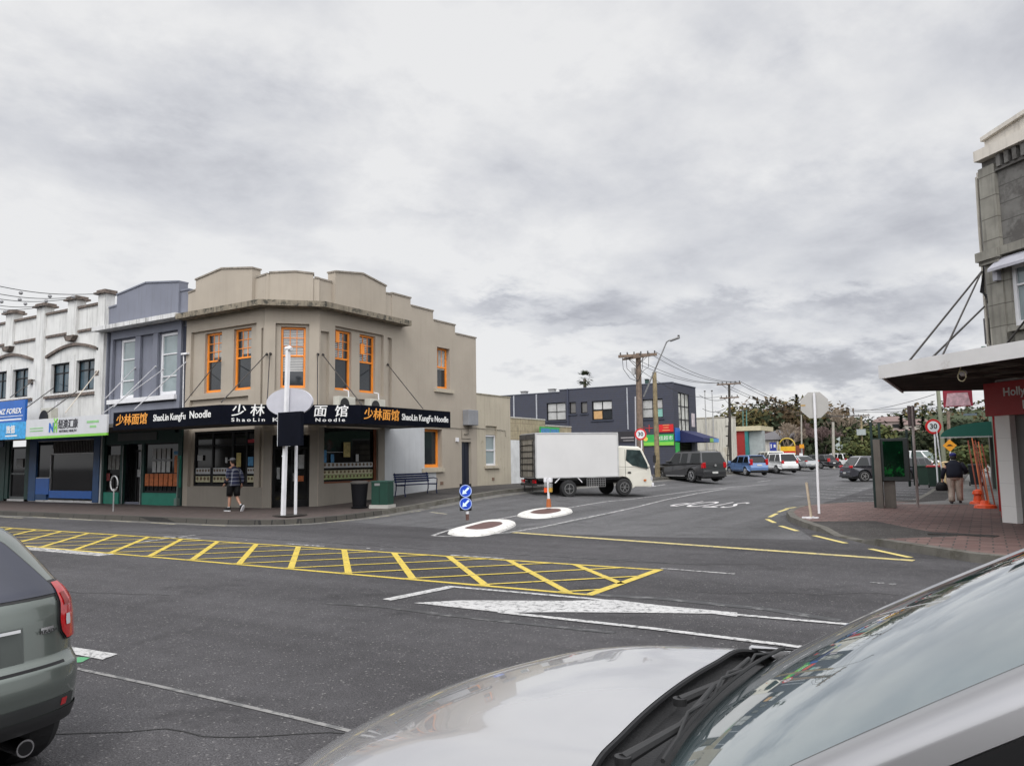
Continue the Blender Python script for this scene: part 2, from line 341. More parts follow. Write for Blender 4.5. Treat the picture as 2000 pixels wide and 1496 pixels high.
def wallgrid(mb, T, u0, u1, z0, z1, holes, y0, y1, mi=0):
    us = sorted({u0, u1, *[h[0] for h in holes], *[h[1] for h in holes]}); zs = sorted({z0, z1, *[h[2] for h in holes], *[h[3] for h in holes]})
    us = [u for u in us if u0 <= u <= u1]; zs = [z for z in zs if z0 <= z <= z1]
    old = mb.T; mb.T = T
    for a, b in zip(us, us[1:]):
        run = None
        for c, d in zip(zs, zs[1:]):
            hole = any(h[0] - 1e-6 <= a and b <= h[1] + 1e-6 and h[2] - 1e-6 <= c and d <= h[3] + 1e-6 for h in holes)
            if hole:
                if run: mb.box(a, b, y0, y1, run[0], run[1], mi); run = None
            else: run = (run[0], d) if run else (c, d)
        if run: mb.box(a, b, y0, y1, run[0], run[1], mi)
    mb.T = old
def window(root, T, u0, u1, z0, z1, y, fm, gm=None, fw=.07, bars=None, sash=True, upper=None, name='window', mid=.5):
    """timber window: frame with optional meeting rail and glazing bars, pane behind"""
    f = MB(T); g = MB(T); gm = gm or GLASS
    f.box(u0, u0 + fw, y, y + .09, z0, z1).box(u1 - fw, u1, y, y + .09, z0, z1).box(u0 + fw, u1 - fw, y, y + .09, z1 - fw, z1).box(u0 + fw, u1 - fw, y, y + .09, z0, z0 + fw * 1.3)
    zm = z0 + (z1 - z0) * mid
    if sash: f.box(u0 + fw, u1 - fw, y + .01, y + .07, zm - .03, zm + .03)
    if upper:
        nu, nz = upper
        for i in range(1, nu): u = u0 + fw + (u1 - u0 - 2 * fw) * i / nu; f.box(u - .012, u + .012, y + .02, y + .06, zm + .03, z1 - fw)
        for i in range(1, nz): z = zm + .03 + (z1 - fw - zm - .03) * i / nz; f.box(u0 + fw, u1 - fw, y + .023, y + .057, z - .012, z + .012)
    if bars:
        for kind, t in bars:
            if kind == 'h': z = z0 + (z1 - z0) * t; f.box(u0 + fw, u1 - fw, y + .01, y + .07, z - .022, z + .022)
            else: u = u0 + (u1 - u0) * t; f.box(u - .022, u + .022, y + .013, y + .067, z0 + fw, z1 - fw)
    fo = f.build(name, fm, root); g.box(u0 + fw * .5, u1 - fw * .5, y + .05, y + .056, z0 + fw * .5, z1 - fw * .5); g.build('pane', gm, fo)
    return fo
def pbox(root, name, T, m, a, **k):
    q = MB(T)
    for b in a: q.box(*b)
    return q.build(name, m, root, **k)

exec_order = []
# ------------------------------------------------------------------ ground
def sm(t): t = max(0., min(1., t)); return t * t * (3 - 2 * t)
def zroad(x, y):
    c = max(0., min(1., (-5 - x) / 11.75)); return sm((y - 17) / 11) * .42 * c ** 3
def zleft(x, y):
    zw = .22 + .35 * sm((y - 19.0) / 9.6)
    t = (y - 14.9) / 3.5 if (x < -20.0 and y < 18.8) else (-16.75 - x) / 3.45
    t = max(0., min(1., t)); return (zroad(-16.75, y) + .13) * (1 - t) + zw * t
def zright(x, y): return .14
def put(px, py, fn=zroad):
    z = 0.
    for _ in range(12): P = atz(px, py, z); z = .5 * z + .5 * fn(P.x, P.y)
    P.z = fn(P.x, P.y); return P
xs = [-900, -400, -200, -120, -80, -60, -50, -44, -38, -34, -30, -27, -24, -22, -20, -18.5] + [-17.5 + .5 * i for i in range(32)] + [0, 4, 10, 20, 40, 80, 160, 400, 900]
ys = [-300, -100, -40, -20, -10, -5, 0, 5, 10, 14, 16] + [17 + .5 * i for i in range(27)] + [32, 35, 40, 50, 60, 80, 110, 160, 220, 300, 500, 900, 1800]
g = MB(); nx = len(xs)
g.add([(x, y, zroad(x, y)) for y in ys for x in xs], [(j * nx + i, j * nx + i + 1, (j + 1) * nx + i + 1, (j + 1) * nx + i) for j in range(len(ys) - 1) for i in range(nx - 1)])
struct(g, 'road', A_ROAD)
def drape(pts, dz=.006, fn=zroad): return [(p[0], p[1], fn(p[0], p[1]) + dz) for p in pts]
def strip(mb, pts, wd, dz=.006, mi=0, seg=.8, fn=zroad, caps=None):
    """a painted line of constant width along ground points"""
    P = [Vector((p[0], p[1], 0)) for p in pts]; Q = [P[0]]
    for a, b in zip(P, P[1:]):
        n = max(1, int((b - a).length / seg)); Q += [a.lerp(b, i / n) for i in range(1, n + 1)]
    L = []
    for i, p in enumerate(Q):
        d = (Q[min(i + 1, len(Q) - 1)] - Q[max(i - 1, 0)]).normalized(); nrm = Vector((-d.y, d.x, 0)); L.append((p + nrm * wd / 2, p - nrm * wd / 2))
    vs = [(q.x, q.y, fn(q.x, q.y) + dz) for ab in L for q in ab]
    mb.add(vs, [(2 * i + 1, 2 * i + 3, 2 * i + 2, 2 * i) for i in range(len(L) - 1)])
# smoother, paler seal of the side street
def polyline(pts, n):
    P = [Vector(p) for p in pts]; d = [0]
    for a, b in zip(P, P[1:]): d.append(d[-1] + (b - a).length)
    o = []
    for i in range(n + 1):
        s = d[-1] * i / n; k = max(j for j in range(len(d)) if d[j] <= s + 1e-9); k = min(k, len(P) - 2)
        o.append(P[k].lerp(P[k + 1], (s - d[k]) / (d[k + 1] - d[k])))
    return o
sd_ = MB()
def sfn(u, v):
    y = 17.2 + (v ** 1.5) * 130; xl, xr = -16.72, -5.2 if y > 23 else -3.2 - (y - 17.2) * .33
    x = xl + (xr - xl) * u; y2 = y - (1.1 * math.sin(u * 3.0) if v == 0 else 0); return (x, y2, zroad(x, y2) + .0035)
sd_.grid(sfn, 22, 70); struct(sd_, 'side_road', A_SIDE)

# yellow hatched box and other markings
ym = MB(); B0, B1, BX = 9.14, 11.62, -4.46
strip(ym, [(-26, B1), (BX, B1)], .10); strip(ym, [(-26, B0), (BX, B0)], .10); 
tk = MB()
strip(ym, [(BX - .02, B0 - .05), (BX - .02, B1 + .05)], .13, dz=.008)
for k in range(15):
    xt = -5.95 - 1.3 * k; a = (xt, B1); b = (xt + (B1 - B0), B0)
    if b[0] > BX: b = (BX, B1 - (BX - xt))
    strip(ym, [a, b], .11, dz=.008)
for k in range(-1, 16):
    xb = -6.24 - 1.3 * k; a = [xb, B0]; b = [xb + (B1 - B0), B1]
    if b[0] > BX: b = [BX, B0 + (BX - xb)]
    if a[0] > BX - .05: continue
    strip(ym, [a, b], .08, dz=.010)
struct(ym, 'road_marking', YEL)
yo = MB()
P0, P1 = atz(1003, 1040), atz(1785, 1095); strip(yo, [P0, P1], .20); struct(yo, 'road_marking', YEL_OLD)
yd = MB()
segs = [((1535, 993), (1560, 990)), ((1520, 1000), (1538, 994)), ((1503, 1010), (1517, 1003)), ((1498, 1014), (1513, 1021)), ((1524, 1027), (1557, 1037)), ((1590, 1046), (1652, 1061)), ((1700, 1072), (1778, 1089))]
for a, b in segs: strip(yd, [atz(*a), atz(*b)], .12)
struct(yd, 'road_marking', mat('yellow_kerb_dash', (.62, .50, .16), .6, fine=.1, wear=((.17, .16, .15), .64, 9)))
yf = MB()
for a, b in [((0, 1009), (45, 1012)), ((65, 1009), (115, 1012)), ((135, 1013), (180, 1016)), ((212, 1016), (255, 1019)), ((296, 1021), (342, 1024)), ((395, 1025), (440, 1027)), ((535, 1025), (585, 1023)), ((640, 1020), (692, 1015)), ((722, 1012), (760, 1007)), ((800, 1000), (822, 998)), ((840, 1000), (872, 1004))]:
    strip(yf, [put(*a), put(*b)], .10)
struct(yf, 'road_marking', YEL_FAINT)
wm = MB()
# turning bay outline with its swelling head
strip(wm, [atz(872, 1145), atz(1150, 1169), atz(1230, 1178)], .09); strip(wm, [atz(755, 1172), atz(878, 1147)], .17, dz=.008)
arrow = [atz(*p) for p in [(808, 1178), (985, 1197), (1100, 1196), (1230, 1197), (1390, 1199), (1440, 1205), (1440, 1197), (1300, 1184), (1200, 1172), (1100, 1174), (900, 1173)]]
bmv = [(p.x, p.y, .0075) for p in arrow]; wm.add(bmv, [tuple(range(len(bmv)))])
strip(wm, [atz(1435, 1201), atz(1645, 1219), atz(1900, 1243)], .09, dz=.009); strip(wm, [atz(975, 1196), atz(1280, 1229), atz(1480, 1254), atz(1800, 1294)], .10, dz=.009)
strip(wm, [atz(-60, 1225), atz(228, 1283)], .17, dz=.008) if False else None
ww = [atz(*p) for p in [(120, 1261), (230, 1278), (200, 1289), (100, 1270)]]; wm.add([(p.x, p.y, .0075) for p in ww], [(0, 1, 2, 3)][:1])
struct(wm, 'road_marking', WHT)
wo = MB(); strip(wo, [(-21, 8.85), (-14.9, 8.95)], .35, dz=.005); strip(wo, [atz(380, 1045), atz(250, 1062)], .1)
strip(wo, [atz(1290, 1110), atz(1435, 1121)], .07); strip(wo, [atz(320, 1048), atz(390, 1052)], .1); strip(wo, [atz(560, 1062), atz(632, 1067)], .09); strip(wo, [atz(880, 1084), atz(984, 1091)], .08)
for p in [(1705, 1138), (1719, 1139), (1742, 1141), (718, 1071), (745, 1073), (478, 1055), (1180, 1176)]:
    q = atz(*p); strip(wo, [(q.x - .04, q.y), (q.x + .05, q.y + .02)], .06)
struct(wo, 'road_marking', WHT_OLD)
gp = MB(); q4 = [atz(*p) for p in [(60, 1278), (176, 1285), (160, 1294), (30, 1300)]]; gp.add([(p.x, p.y, .006) for p in q4], [(0, 1, 2, 3)]); struct(gp, 'cycle_lane_marking', GRN_PAINT)
se = MB(); strip(se, [atz(150, 1306), atz(300, 1338), atz(430, 1368), atz(560, 1398), atz(700, 1432)], .045, dz=.005); struct(se, 'road_seam', SEAL)
tr = MB()
strip(tr, [atz(640, 1178), atz(760, 1186), atz(860, 1200), atz(1010, 1216), atz(1200, 1236)], .10, dz=.0042); strip(tr, [atz(1120, 1158), atz(1300, 1170), atz(1500, 1190), atz(1640, 1212)], .16, dz=.0042); strip(tr, [(-22, 12.4), (-15, 12.55), (-9, 12.35), (-4, 12.5)], .05, dz=.0042)
strip(tr, [put(*p) for p in [(1010, 1030), (1080, 1026), (1150, 1012), (1190, 1003)]], .35, dz=.005); strip(tr, [atz(900, 1046), atz(985, 1042), atz(1020, 1030)], .28, dz=.005); struct(tr, 'road_seam', TAR)
cr_ = MB(); rnd_ = random.Random(4)
for a, b in [((-6, 2.6), (-1.5, 4.9)), ((-14, 5.2), (-9.5, 6.6)), ((-12, 10.4), (-3, 12.9)), ((-3.4, 9.9), (1.2, 11.9)), ((-20, 6.4), (-17, 8.6))]:
    n_ = 26; pts = [(a[0] + (b[0] - a[0]) * i / n_ + rnd_.gauss(0, .008), a[1] + (b[1] - a[1]) * i / n_ + .22 * mnoise.noise(Vector((a[0] + i * .35, 0, 0))) + rnd_.gauss(0, .012)) for i in range(n_ + 1)]; strip(cr_, pts, .014, dz=.0043)
struct(cr_, 'road_crack', mat('crack_dark', (.03, .03, .03), .9))
# island outline and centre line of the side street
wl = MB()
strip(wl, [atz(1000, 1039), atz(940, 1045), atz(900, 1047.5), atz(860, 1047.5), atz(845, 1046), atz(862, 1040), atz(885, 1033)], .10)
strip(wl, [put(*p) for p in [(1000, 1039), (1060, 1029), (1120, 1016), (1180, 1004), (1240, 991), (1300, 976), (1360, 964), (1420, 954)]], .11)
strip(wl, [put(*p) for p in [(885, 1033), (905, 1028), (950, 1018), (1010, 1007), (1060, 997), (1115, 991), (1180, 980), (1240, 974), (1300, 966), (1360, 958), (1430, 951), (1500, 946)]], .09)
for k in range(5):
    y0 = 31 + k * 2.6; strip(wl, [(-4.7, y0 + 1.4), (-2.3, y0)], .10); strip(wl, [(-7.2, y0 + 4), (-5.3, y0 + 2.6)], .10)
strip(wl, [put(1480, 941), put(1505, 938)], .1); strip(wl, [put(1268, 951), put(1300, 946)], .12)
struct(wl, 'road_marking', WHT_OLD)
# STOP, to be read by drivers coming towards the viewer
c = bpy.data.curves.new('t', 'FONT'); c.body = 'STOP'; c.size = 1.0; c.align_x = 'CENTER'; c.align_y = 'CENTER'; c.offset = -.004; c.space_character = 1.1
o = bpy.data.objects.new('t', c); COL.objects.link(o); me = bpy.data.meshes.new_from_object(o.evaluated_get(bpy.context.evaluated_depsgraph_get())); bpy.data.objects.remove(o)
st = MB(); zz = []
for v in me.vertices:
    x, y = -8.72 - v.co.x * .88, 28.2 - v.co.y * 4.6; zz.append((x, y, zroad(x, y) + .012))
st.add(zz, [tuple(p.vertices) for p in me.polygons]); struct(st, 'stop_road_marking', mat('stop_letter_paint', (.62, .60, .60), .6, fine=.1, wear=((.2, .2, .2), .66, 9)))

# ---- left footpath with bluestone kerb
KP = [(-90, 14.5), (-45, 14.55), (-31, 14.6), (-24, 14.75), (-19.2, 14.9), (-18.2, 15.05), (-17.4, 15.45), (-16.95, 16.2), (-16.8, 17.5), (-16.78, 19.2), (-16.75, 24), (-16.72, 28.4), (-16.72, 36), (-16.72, 130)]
WP = [(-90, 18.5), (-45, 18.5), (-31, 18.5), (-25, 18.5), (-21.6, 18.5), (-21.5, 18.5), (-21.2, 18.9), (-20.9, 19.3), (-20.3, 19.9), (-20.3, 21), (-20.3, 25), (-20.3, 29), (-20.3, 36), (-20.3, 130)]
def dens(A, B, seg=.9):
    oa, ob = [Vector((*A[0], 0))], [Vector((*B[0], 0))]
    for i in range(len(A) - 1):
        a0, a1, b0, b1 = [Vector((*p, 0)) for p in (A[i], A[i + 1], B[i], B[i + 1])]; n = max(1, min(60, int((a1 - a0).length / seg)))
        for k in range(1, n + 1): oa.append(a0.lerp(a1, k / n)); ob.append(b0.lerp(b1, k / n))
    return oa, ob
ka, wa = dens(KP, WP); n = len(ka)
def lz(i, t):
    k = ka[i]; zk = zroad(-16.75 if k.x > -17.5 else k.x, k.y) + .13; wy = wa[i].y; zw = .22 + .35 * sm((wy - 19.0) / 9.6); return zk * (1 - t) + zw * t
mb = MB(); mp = MB(); NT = 6
for i in range(n):
    for j in range(NT + 1):
        t = j / NT; p = ka[i].lerp(wa[i], .05 + .95 * t); mb.v.append(Vector((p.x, p.y, lz(i, t))))
for i in range(n - 1):
    for j in range(NT):
        a = i * (NT + 1) + j; mb.f.append([a, a + NT + 1, a + NT + 2, a + 1][::-1]); mb.m.append(0 if ka[i].y < 20 else 1)
struct(mb, 'left_pavement', [PAVER_L, A_PATH])
kb = MB()
for i in range(n):
    k = ka[i]; d = (ka[min(i + 1, n - 1)] - ka[max(i - 1, 0)]).normalized(); nr = Vector((d.y, -d.x, 0)); zt = lz(i, 0) + .012
    inn = k - nr * .22; kb.v += [Vector((k.x + nr.x * .03, k.y + nr.y * .03, zroad(k.x + nr.x * .05, k.y + nr.y * .05) - .05)), Vector((k.x, k.y, zt)), Vector((inn.x, inn.y, zt + .004)), Vector((inn.x, inn.y, zt - .1))]
for i in range(n - 1):
    for j in range(3): a = i * 4 + j; kb.f.append([a, a + 4, a + 5, a + 1]); kb.m.append(0 if ka[i].y < 19 else 1)
struct(kb, 'left_kerb', [BLUESTONE, KERB])
gt = MB(); strip(gt, [(p.x + .0, p.y - .25) if p.y < 15.4 else (p.x + .3, p.y) for p in ka], .42, dz=.005); struct(gt, 'gutter', mat('gutter_concrete', (.13, .125, .115), .8, var=.2, fine=.2, dirt=((.06, .055, .045), .5, 3)))

# ---- right footpath: red pavers, kerb with a dropped crossing
RK = [(60, 13.4), (6, 13.5), (1.2, 13.75), (-.33, 14.63), (-1.2, 15.6), (-1.9, 16.45), (-2.35, 17.1), (-2.95, 18.1), (-3.35, 18.85), (-3.95, 20.0), (-4.55, 21.5), (-5.0, 23.2), (-5.2, 24.8), (-5.2, 26.2), (-4.8, 27.6), (-4.1, 28.6), (-2.9, 29.6), (-2.3, 30.6), (-2.2, 36), (-2.2, 140)]
RZ = [.14, .14, .14, .14, .14, .13, .03, .02, .11, .14, .14, .14, .14, .14, .14, .14, .14, .14, .14, .14]
rin = []
for i, p in enumerate(RK):
    a, b = Vector((*RK[max(i - 1, 0)], 0)), Vector((*RK[min(i + 1, len(RK) - 1)], 0)); d = (b - a).normalized(); nr = Vector((d.y, -d.x, 0)); rin.append((Vector((*p, 0)), nr))
rk = MB()
for (p, nr), z in zip(rin, RZ):
    q = p + nr * .18; rk.v += [Vector((p.x - nr.x * .03, p.y - nr.y * .03, zroad(p.x, p.y) - .05)), Vector((p.x, p.y, z + zroad(p.x, p.y) * 0)), Vector((q.x, q.y, z + .004))]
for i in range(len(RK) - 1):
    for j in range(2): a = i * 3 + j; rk.f.append([a + 1, a + 4, a + 3, a]); rk.m.append(0)
struct(rk, 'right_kerb', KERB)
rp = MB(); IN = []
for (p, nr), z in zip(rin, RZ):
    q0 = p + nr * .18; q1 = p + nr * (1.7 if p.y < 21 else 1.0); rp.v += [Vector((q0.x, q0.y, z + .002)), Vector((q1.x, q1.y, .142))]; IN.append((q1.x, q1.y, .142))
for i in range(len(RK) - 1):
    a = i * 2; rp.f.append([a + 1, a + 3, a + 2, a]); dark = 5 <= i <= 8; rp.m.append(1 if dark or i > 15 else 0)
brk = [p for p in IN if p[1] < 28.4 and p[1] > 13]
rp.add(brk + [(3, 28.6, .142), (60, 28.6, .142)], [tuple(range(len(brk) + 2))])
far = [p for p in IN if p[1] >= 28.4]
rp.add([(brk[-1][0], brk[-1][1], .142)] + far + [(3, 140, .142), (3, 28.6, .142)], [tuple(range(len(far) + 3))], 2)
struct(rp, 'right_pavement', [PAVER, A_PATH, mat('grey_footpath', (.15, .145, .14), .85, var=.15, scale=.7, fine=.2, dirt=((.10, .095, .09), .5, 1.2))])
nf = MB(); nf.box(-60, 60, -12, .95, -.1, .13); struct(nf, 'near_pavement', A_PATH)
gr = MB()
ga, gb = atz(1812, 1042, .146), atz(1942, 1049, .146)
u = (gb - ga).normalized(); vv = Vector((-u.y, u.x, 0)); L = (gb - ga).length
gr.bar(ga, gb, .012, .02); gr.bar(ga + vv * .34, gb + vv * .34, .012, .02)
for k in range(46): p = ga + u * L * k / 45; gr.bar(p, p + vv * .34, .012, .014)
tag(gr.build('drain_grate', DSTEEL), 'long rusty drain grate set in the red pavers', 'drain grate')

# ------------------------------------------------------------------ beige corner building
def corner_shop():
    r = thing('corner_shop', 'two storey beige corner building with orange sash windows and black noodle shop canopy', 'building', (-21.5, 18.4, .2))
    TF, TC, TS = frame(0, 18.4, 0), frame(-21.5, 18.4, R_(45)), frame(-20.2, 0, R_(90))
    CL = 1.3 * math.sqrt(2)
    # each wing: pilaster frame stands forward, panels set back, windows deeper
    wall = MB()
    WZ0, WZ1 = 4.42, 6.68
    # front wing, X -25.95..-21.5
    F_h = [(-24.98, -24.02, WZ0, WZ1), (-23.34, -22.38, WZ0, WZ1), (-25.5, -21.75, .95, 2.98)]
    wallgrid(wall, TF, -25.95, -21.55, 0, 8.2, F_h, .12, .34)
    P = MB(TF)
    P.box(-25.95, -25.66, 0, .12, 0, 7.3).box(-21.98, -21.72, 0, .12, 0, 7.3).box(-25.66, -21.98, 0, .12, 6.78, 7.3).box(-25.66, -21.98, 0, .12, 4.18, 4.34)
    P.box(-25.66, -22.35, .04, .12, 3.55, 3.98); P.box(-22.35, -21.98, 0, .12, 3.5, 4.18).box(-21.72, -21.6, .0, .12, 6.55, 7.3).box(-21.61, -21.5, 0, .14, 0, 7.3)
    wall.v += P.v; wall.f += [[i + len(wall.v) - len(P.v) for i in f] for f in P.f]; wall.m += P.m
    # chamfer
    wallgrid(wall, TC, 0, CL, 0, 8.4, [(.52, 1.38, WZ0, 6.62), (.28, 1.56, .0, 2.75)], .12, .34)
    P = MB(TC); P.box(-.02, .34, 0, .12, 2.9, 7.3).box(1.5, CL + .02, 0, .12, 2.9, 7.3).box(.34, 1.5, 0, .12, 6.72, 7.3).box(.34, 1.5, 0, .12, 4.16, 4.32).box(.34, .6, .04, .12, 3.5, 4.16)
    P.box(-.02, .28, 0, .12, 0, 2.9).box(1.56, CL + .02, 0, .12, 0, 2.9)
    wall.v += P.v; wall.f += [[i + len(wall.v) - len(P.v) for i in f] for f in P.f]; wall.m += P.m
    # side wing, bay Y 19.7..23.7 then plain wall to 29.75
    S_h = [(20.62, 21.5, WZ0, WZ1), (21.95, 22.85, WZ0, WZ1), (20.0, 22.9, 1.06, 3.02), (25.8, 27.05, 1.48, 3.12), (26.72, 27.66, 4.92, 6.73), (28.52, 29.28, .3, 2.6)]
    wallgrid(wall, TS, 19.75, 23.7, 0, 8.2, S_h, .12, .34)
    P = MB(TS); P.box(19.7, 19.8, 0, .14, 0, 7.3).box(19.8, 20.0, 0, .12, 6.5, 7.3).box(20.22, 20.52, 0, .12, 3, 7.3).box(20.52, 23.2, 0, .12, 6.78, 7.3).box(23.2, 23.45, 0, .12, 3, 7.3).box(20.52, 23.2, 0, .12, 4.14, 4.32).box(22.9, 23.2, 0, .12, 3.4, 4.14).box(23.45, 23.7, .0, .12, 6.72, 7.3)
    P.box(20.0, 20.22, 0, .12, 6.5, 7.3)
    wall.v += P.v; wall.f += [[i + len(wall.v) - len(P.v) for i in f] for f in P.f]; wall.m += P.m
    wallgrid(wall, TS, 23.7, 29.75, 0, 7.48, S_h, 0, .34)
    b = MB(TS); b.box(23.7, 24.9, .0, .30, 7.48, 8.56).box(24.9, 26.45, 0, .3, 7.48, 8.25).box(26.45, 28.08, .0, .3, 7.48, 7.86)
    # back walls and flat roof closing the volume
    b2 = MB(); b2.box(-25.95, -20.55, 29.41, 29.74, 0, 7.4).box(-25.95, -25.65, 18.75, 29.4, 0, 7.4).box(-25.6, -20.56, 19.5, 29.4, 7.2, 7.35)
    for q in (b, b2): wall.v += q.v; wall.f += [[i + len(wall.v) - len(q.v) for i in f] for f in q.f]; wall.m += [0] * len(q.f)
    wo_ = wall.build('wall', BEIGE, r)
    # parapets standing on the cornice
    par = MB()
    def prof(T, pts, y0, y1, zb=7.45):
        par.T = Matrix.Identity(4); vs = [T @ Vector((u, y0, z)) for u, z in [(pts[0][0], zb)] + pts + [(pts[-1][0], zb)]]
        ev = (T.to_3x3() @ Vector((0, y1 - y0, 0))); par.ext(vs, ev)
    prof(TF, [(-25.95, 8.35), (-25.4, 8.42)], .03, .33)
    prof(TF, [(-25.4, 8.78), (-23.88, 9.0), (-22.2, 8.78)], -.05, .33)
    prof(TF, [(-22.2, 8.45), (-21.55, 8.5)], .10, .33)
    prof(TC, [(0.0, 8.48), (.12, 8.5)], .06, .33); prof(TC, [(.12, 8.52), (1.0, 8.6), (1.62, 8.55)], .0, .33); prof(TC, [(1.62, 8.42), (CL, 8.4)], .06, .33)
    prof(TS, [(19.75, 8.4), (20.45, 8.4)], .10, .33); prof(TS, [(20.45, 8.78), (21.91, 9.0), (23.28, 8.76)], -.05, .33); prof(TS, [(23.28, 8.5), (23.7, 8.52)], .03, .33)
    par.build('parapet', BEIGE, r)
    cp = MB()
    def cap(T, pts, y0, y1):
        for (u0, z0), (u1, z1) in zip(pts, pts[1:]):
            vs = [T @ Vector(q) for q in [(u0, y0, z0), (u1, y0, z1), (u1, y0, z1 + .06), (u0, y0, z0 + .06)]]; cp.ext(vs, T.to_3x3() @ Vector((0, y1 - y0, 0)))
    cap(TF, [(-25.43, 8.78), (-23.88, 9.0), (-22.17, 8.78)], -.09, .36); cap(TF, [(-25.95, 8.35), (-25.44, 8.42)], 0, .36); cap(TF, [(-22.16, 8.45), (-21.56, 8.5)], .07, .36)
    cap(TC, [(.09, 8.52), (1.0, 8.6), (1.65, 8.55)], -.03, .36); cap(TC, [(1.66, 8.42), (CL, 8.4)], .03, .36)
    cap(TS, [(20.42, 8.78), (21.91, 9.0), (23.31, 8.76)], -.09, .36); cap(TS, [(19.8, 8.4), (20.41, 8.4)], .07, .36); cap(TS, [(23.32, 8.5), (23.69, 8.52)], 0, .36)
    for a0, a1, z in [(23.7, 24.93, 8.56), (24.94, 26.48, 8.25), (26.49, 28.11, 7.86), (28.12, 29.78, 7.48)]: cap(TS, [(a0, z), (a1, z)], -.035, .34)
    cp.build('coping', mat('coping_paint', (.25, .22, .185), .85, var=.2, scale=4, streak=.6), r)
    # cornice running round the three faces
    co = MB(); zc0, zc1 = 7.27, 7.47; ov = .5
    outp = [(-25.95, 18.4 - ov), (-21.5 + ov * .414 - .21 * 0, 18.4 - ov), (-20.2 + ov, 19.7 - ov * .414), (-20.2 + ov, 24.35)]
    inp = [(-20.45, 24.35), (-20.45, 19.9), (-21.6, 18.7), (-25.95, 18.7)]
    co.ext([(x, y, zc0) for x, y in outp + inp], (0, 0, zc1 - zc0))
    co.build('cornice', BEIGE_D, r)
    # upper windows
    for T, u0, u1, z1, up in [(TF, -24.98, -24.02, WZ1, (3, 3)), (TF, -23.34, -22.38, WZ1, (3, 3)), (TC, .52, 1.38, 6.62, (3, 3)), (TS, 20.62, 21.5, WZ1, (3, 3)), (TS, 21.95, 22.85, WZ1, (3, 3)), (TS, 26.72, 27.66, 6.73, (3, 1))]:
        y = .23 if T is not TS or u0 < 24 else .19
        f = window(r, T, u0, u1, WZ0 if u0 < 24 or T is TF else 4.92, z1, y, ORANGE, upper=up, fw=.075, mid=.53)
        q = MB(T)
        if T is TC:
            for k in range(26): z = z1 - .12 - k * .058; q.box(u0 + .09, u1 - .09, y + .042, y + .047, z - .02, z + .02)
            q.build('blind', BLIND, f)
        elif T is TS and u0 < 24:
            for k in range(14): z = z1 - .14 - k * .07; q.box(u0 + .09, u1 - .3, y + .042, y + .047, z - .02, z + .02)
            q.build('blind', BLIND, f)
        else:
            zz0 = (WZ0 + z1) / 2 + .2; q.box(u0 + .3, u1 - .09, y + .042, y + .047, zz0, z1 - .09); q.build('curtain', CURTAIN, f)
    ot = MB(TS); ot.box(20.66, 20.84, .1, .16, 6.2, 6.6).box(22.0, 22.2, .1, .16, 5.9, 6.3); ot.build('vent_panel', ORANGE, r)
    sil = MB(TS); sil.box(26.5, 27.85, -.10, .1, 4.74, 4.88).box(25.62, 27.12, -.1, .08, 1.28, 1.44); sil.build('window_sill', CREAM, r)
    # ground floor: shop windows, doors
    sf = pbox(r, 'shop_window', TF, BLACK, [(-25.5, -25.42, .16, .26, .95, 2.98), (-21.83, -21.75, .16, .26, .95, 2.98), (-25.42, -21.83, .16, .26, 2.9, 2.98), (-25.42, -21.83, .16, .26, .95, 1.03), (-24.5, -24.42, .17, .25, 1.03, 2.9), (-23.4, -23.28, .17, .25, 1.03, 2.9), (-22.62, -22.54, .17, .25, 1.03, 2.9), (-25.42, -21.83, .18, .25, 2.42, 2.47)])
    pbox(sf, 'pane', TF, GLASS_SHOP, [(-25.45, -21.8, .21, .215, 1.0, 2.94)])
    def strips(T, par_, u0, u1, z0, z1, n, y, m=MENU):
        pbox(par_, 'menu_strip', T, m, [(u0, u1, y, y + .004, z0, z1)])
        q = MB(T)
        for k in range(n):
            u = u0 + (u1 - u0) * (k + .5) / n; rr = min((u1 - u0) / n, z1 - z0) * .33; q.tube([(u, y - .004, (z0 + z1) / 2 + .02), (u, y, (z0 + z1) / 2 + .02)], rr, 10)
        q.build('dish_picture', DISH, par_)
    for u0, u1, n_ in [(-25.38, -24.55, 4), (-24.38, -23.45, 5), (-22.5, -21.85, 4)]:
        strips(TF, sf, u0, u1, 1.10, 1.32, n_, .15); strips(TF, sf, u0, u1, 1.40, 1.62, n_ + 1, .15, m=PAPER)
    pbox(sf, 'poster', TF, YPOST, [(-23.1, -22.86, .15, .155, 1.65, 2.15)]); pbox(sf, 'poster', TF, BLUEPOST, [(-22.48, -22.2, .15, .155, 1.68, 2.0)]); pbox(sf, 'poster', TF, PAPER, [(-22.12, -21.9, .15, .155, 1.68, 2.0), (-25.3, -25.0, .15, .155, 1.9, 2.1), (-23.72, -23.6, .15, .155, 1.8, 2.0)])
    pbox(sf, 'poster', TF, mat('red_poster', (.35, .02, .03), .5), [(-22.5, -21.95, .15, .155, 2.50, 2.62)])
    ss = pbox(r, 'shop_window', TS, BLACK, [(20.0, 20.07, .16, .26, 1.06, 3.02), (22.83, 22.9, .16, .26, 1.06, 3.02), (20.07, 22.83, .16, .26, 2.94, 3.02), (20.07, 22.83, .16, .26, 1.06, 1.1)])
    pbox(ss, 'pane', TS, GLASS_SHOP, [(20.03, 22.87, .21, .215, 1.08, 2.98)])
    pbox(ss, 'timber_trim', TS, mat('rust_timber', (.16, .05, .02), .6), [(22.78, 22.9, .10, .158, 1.06, 3.02), (20.0, 22.9, .08, .158, 1.0, 1.06)])
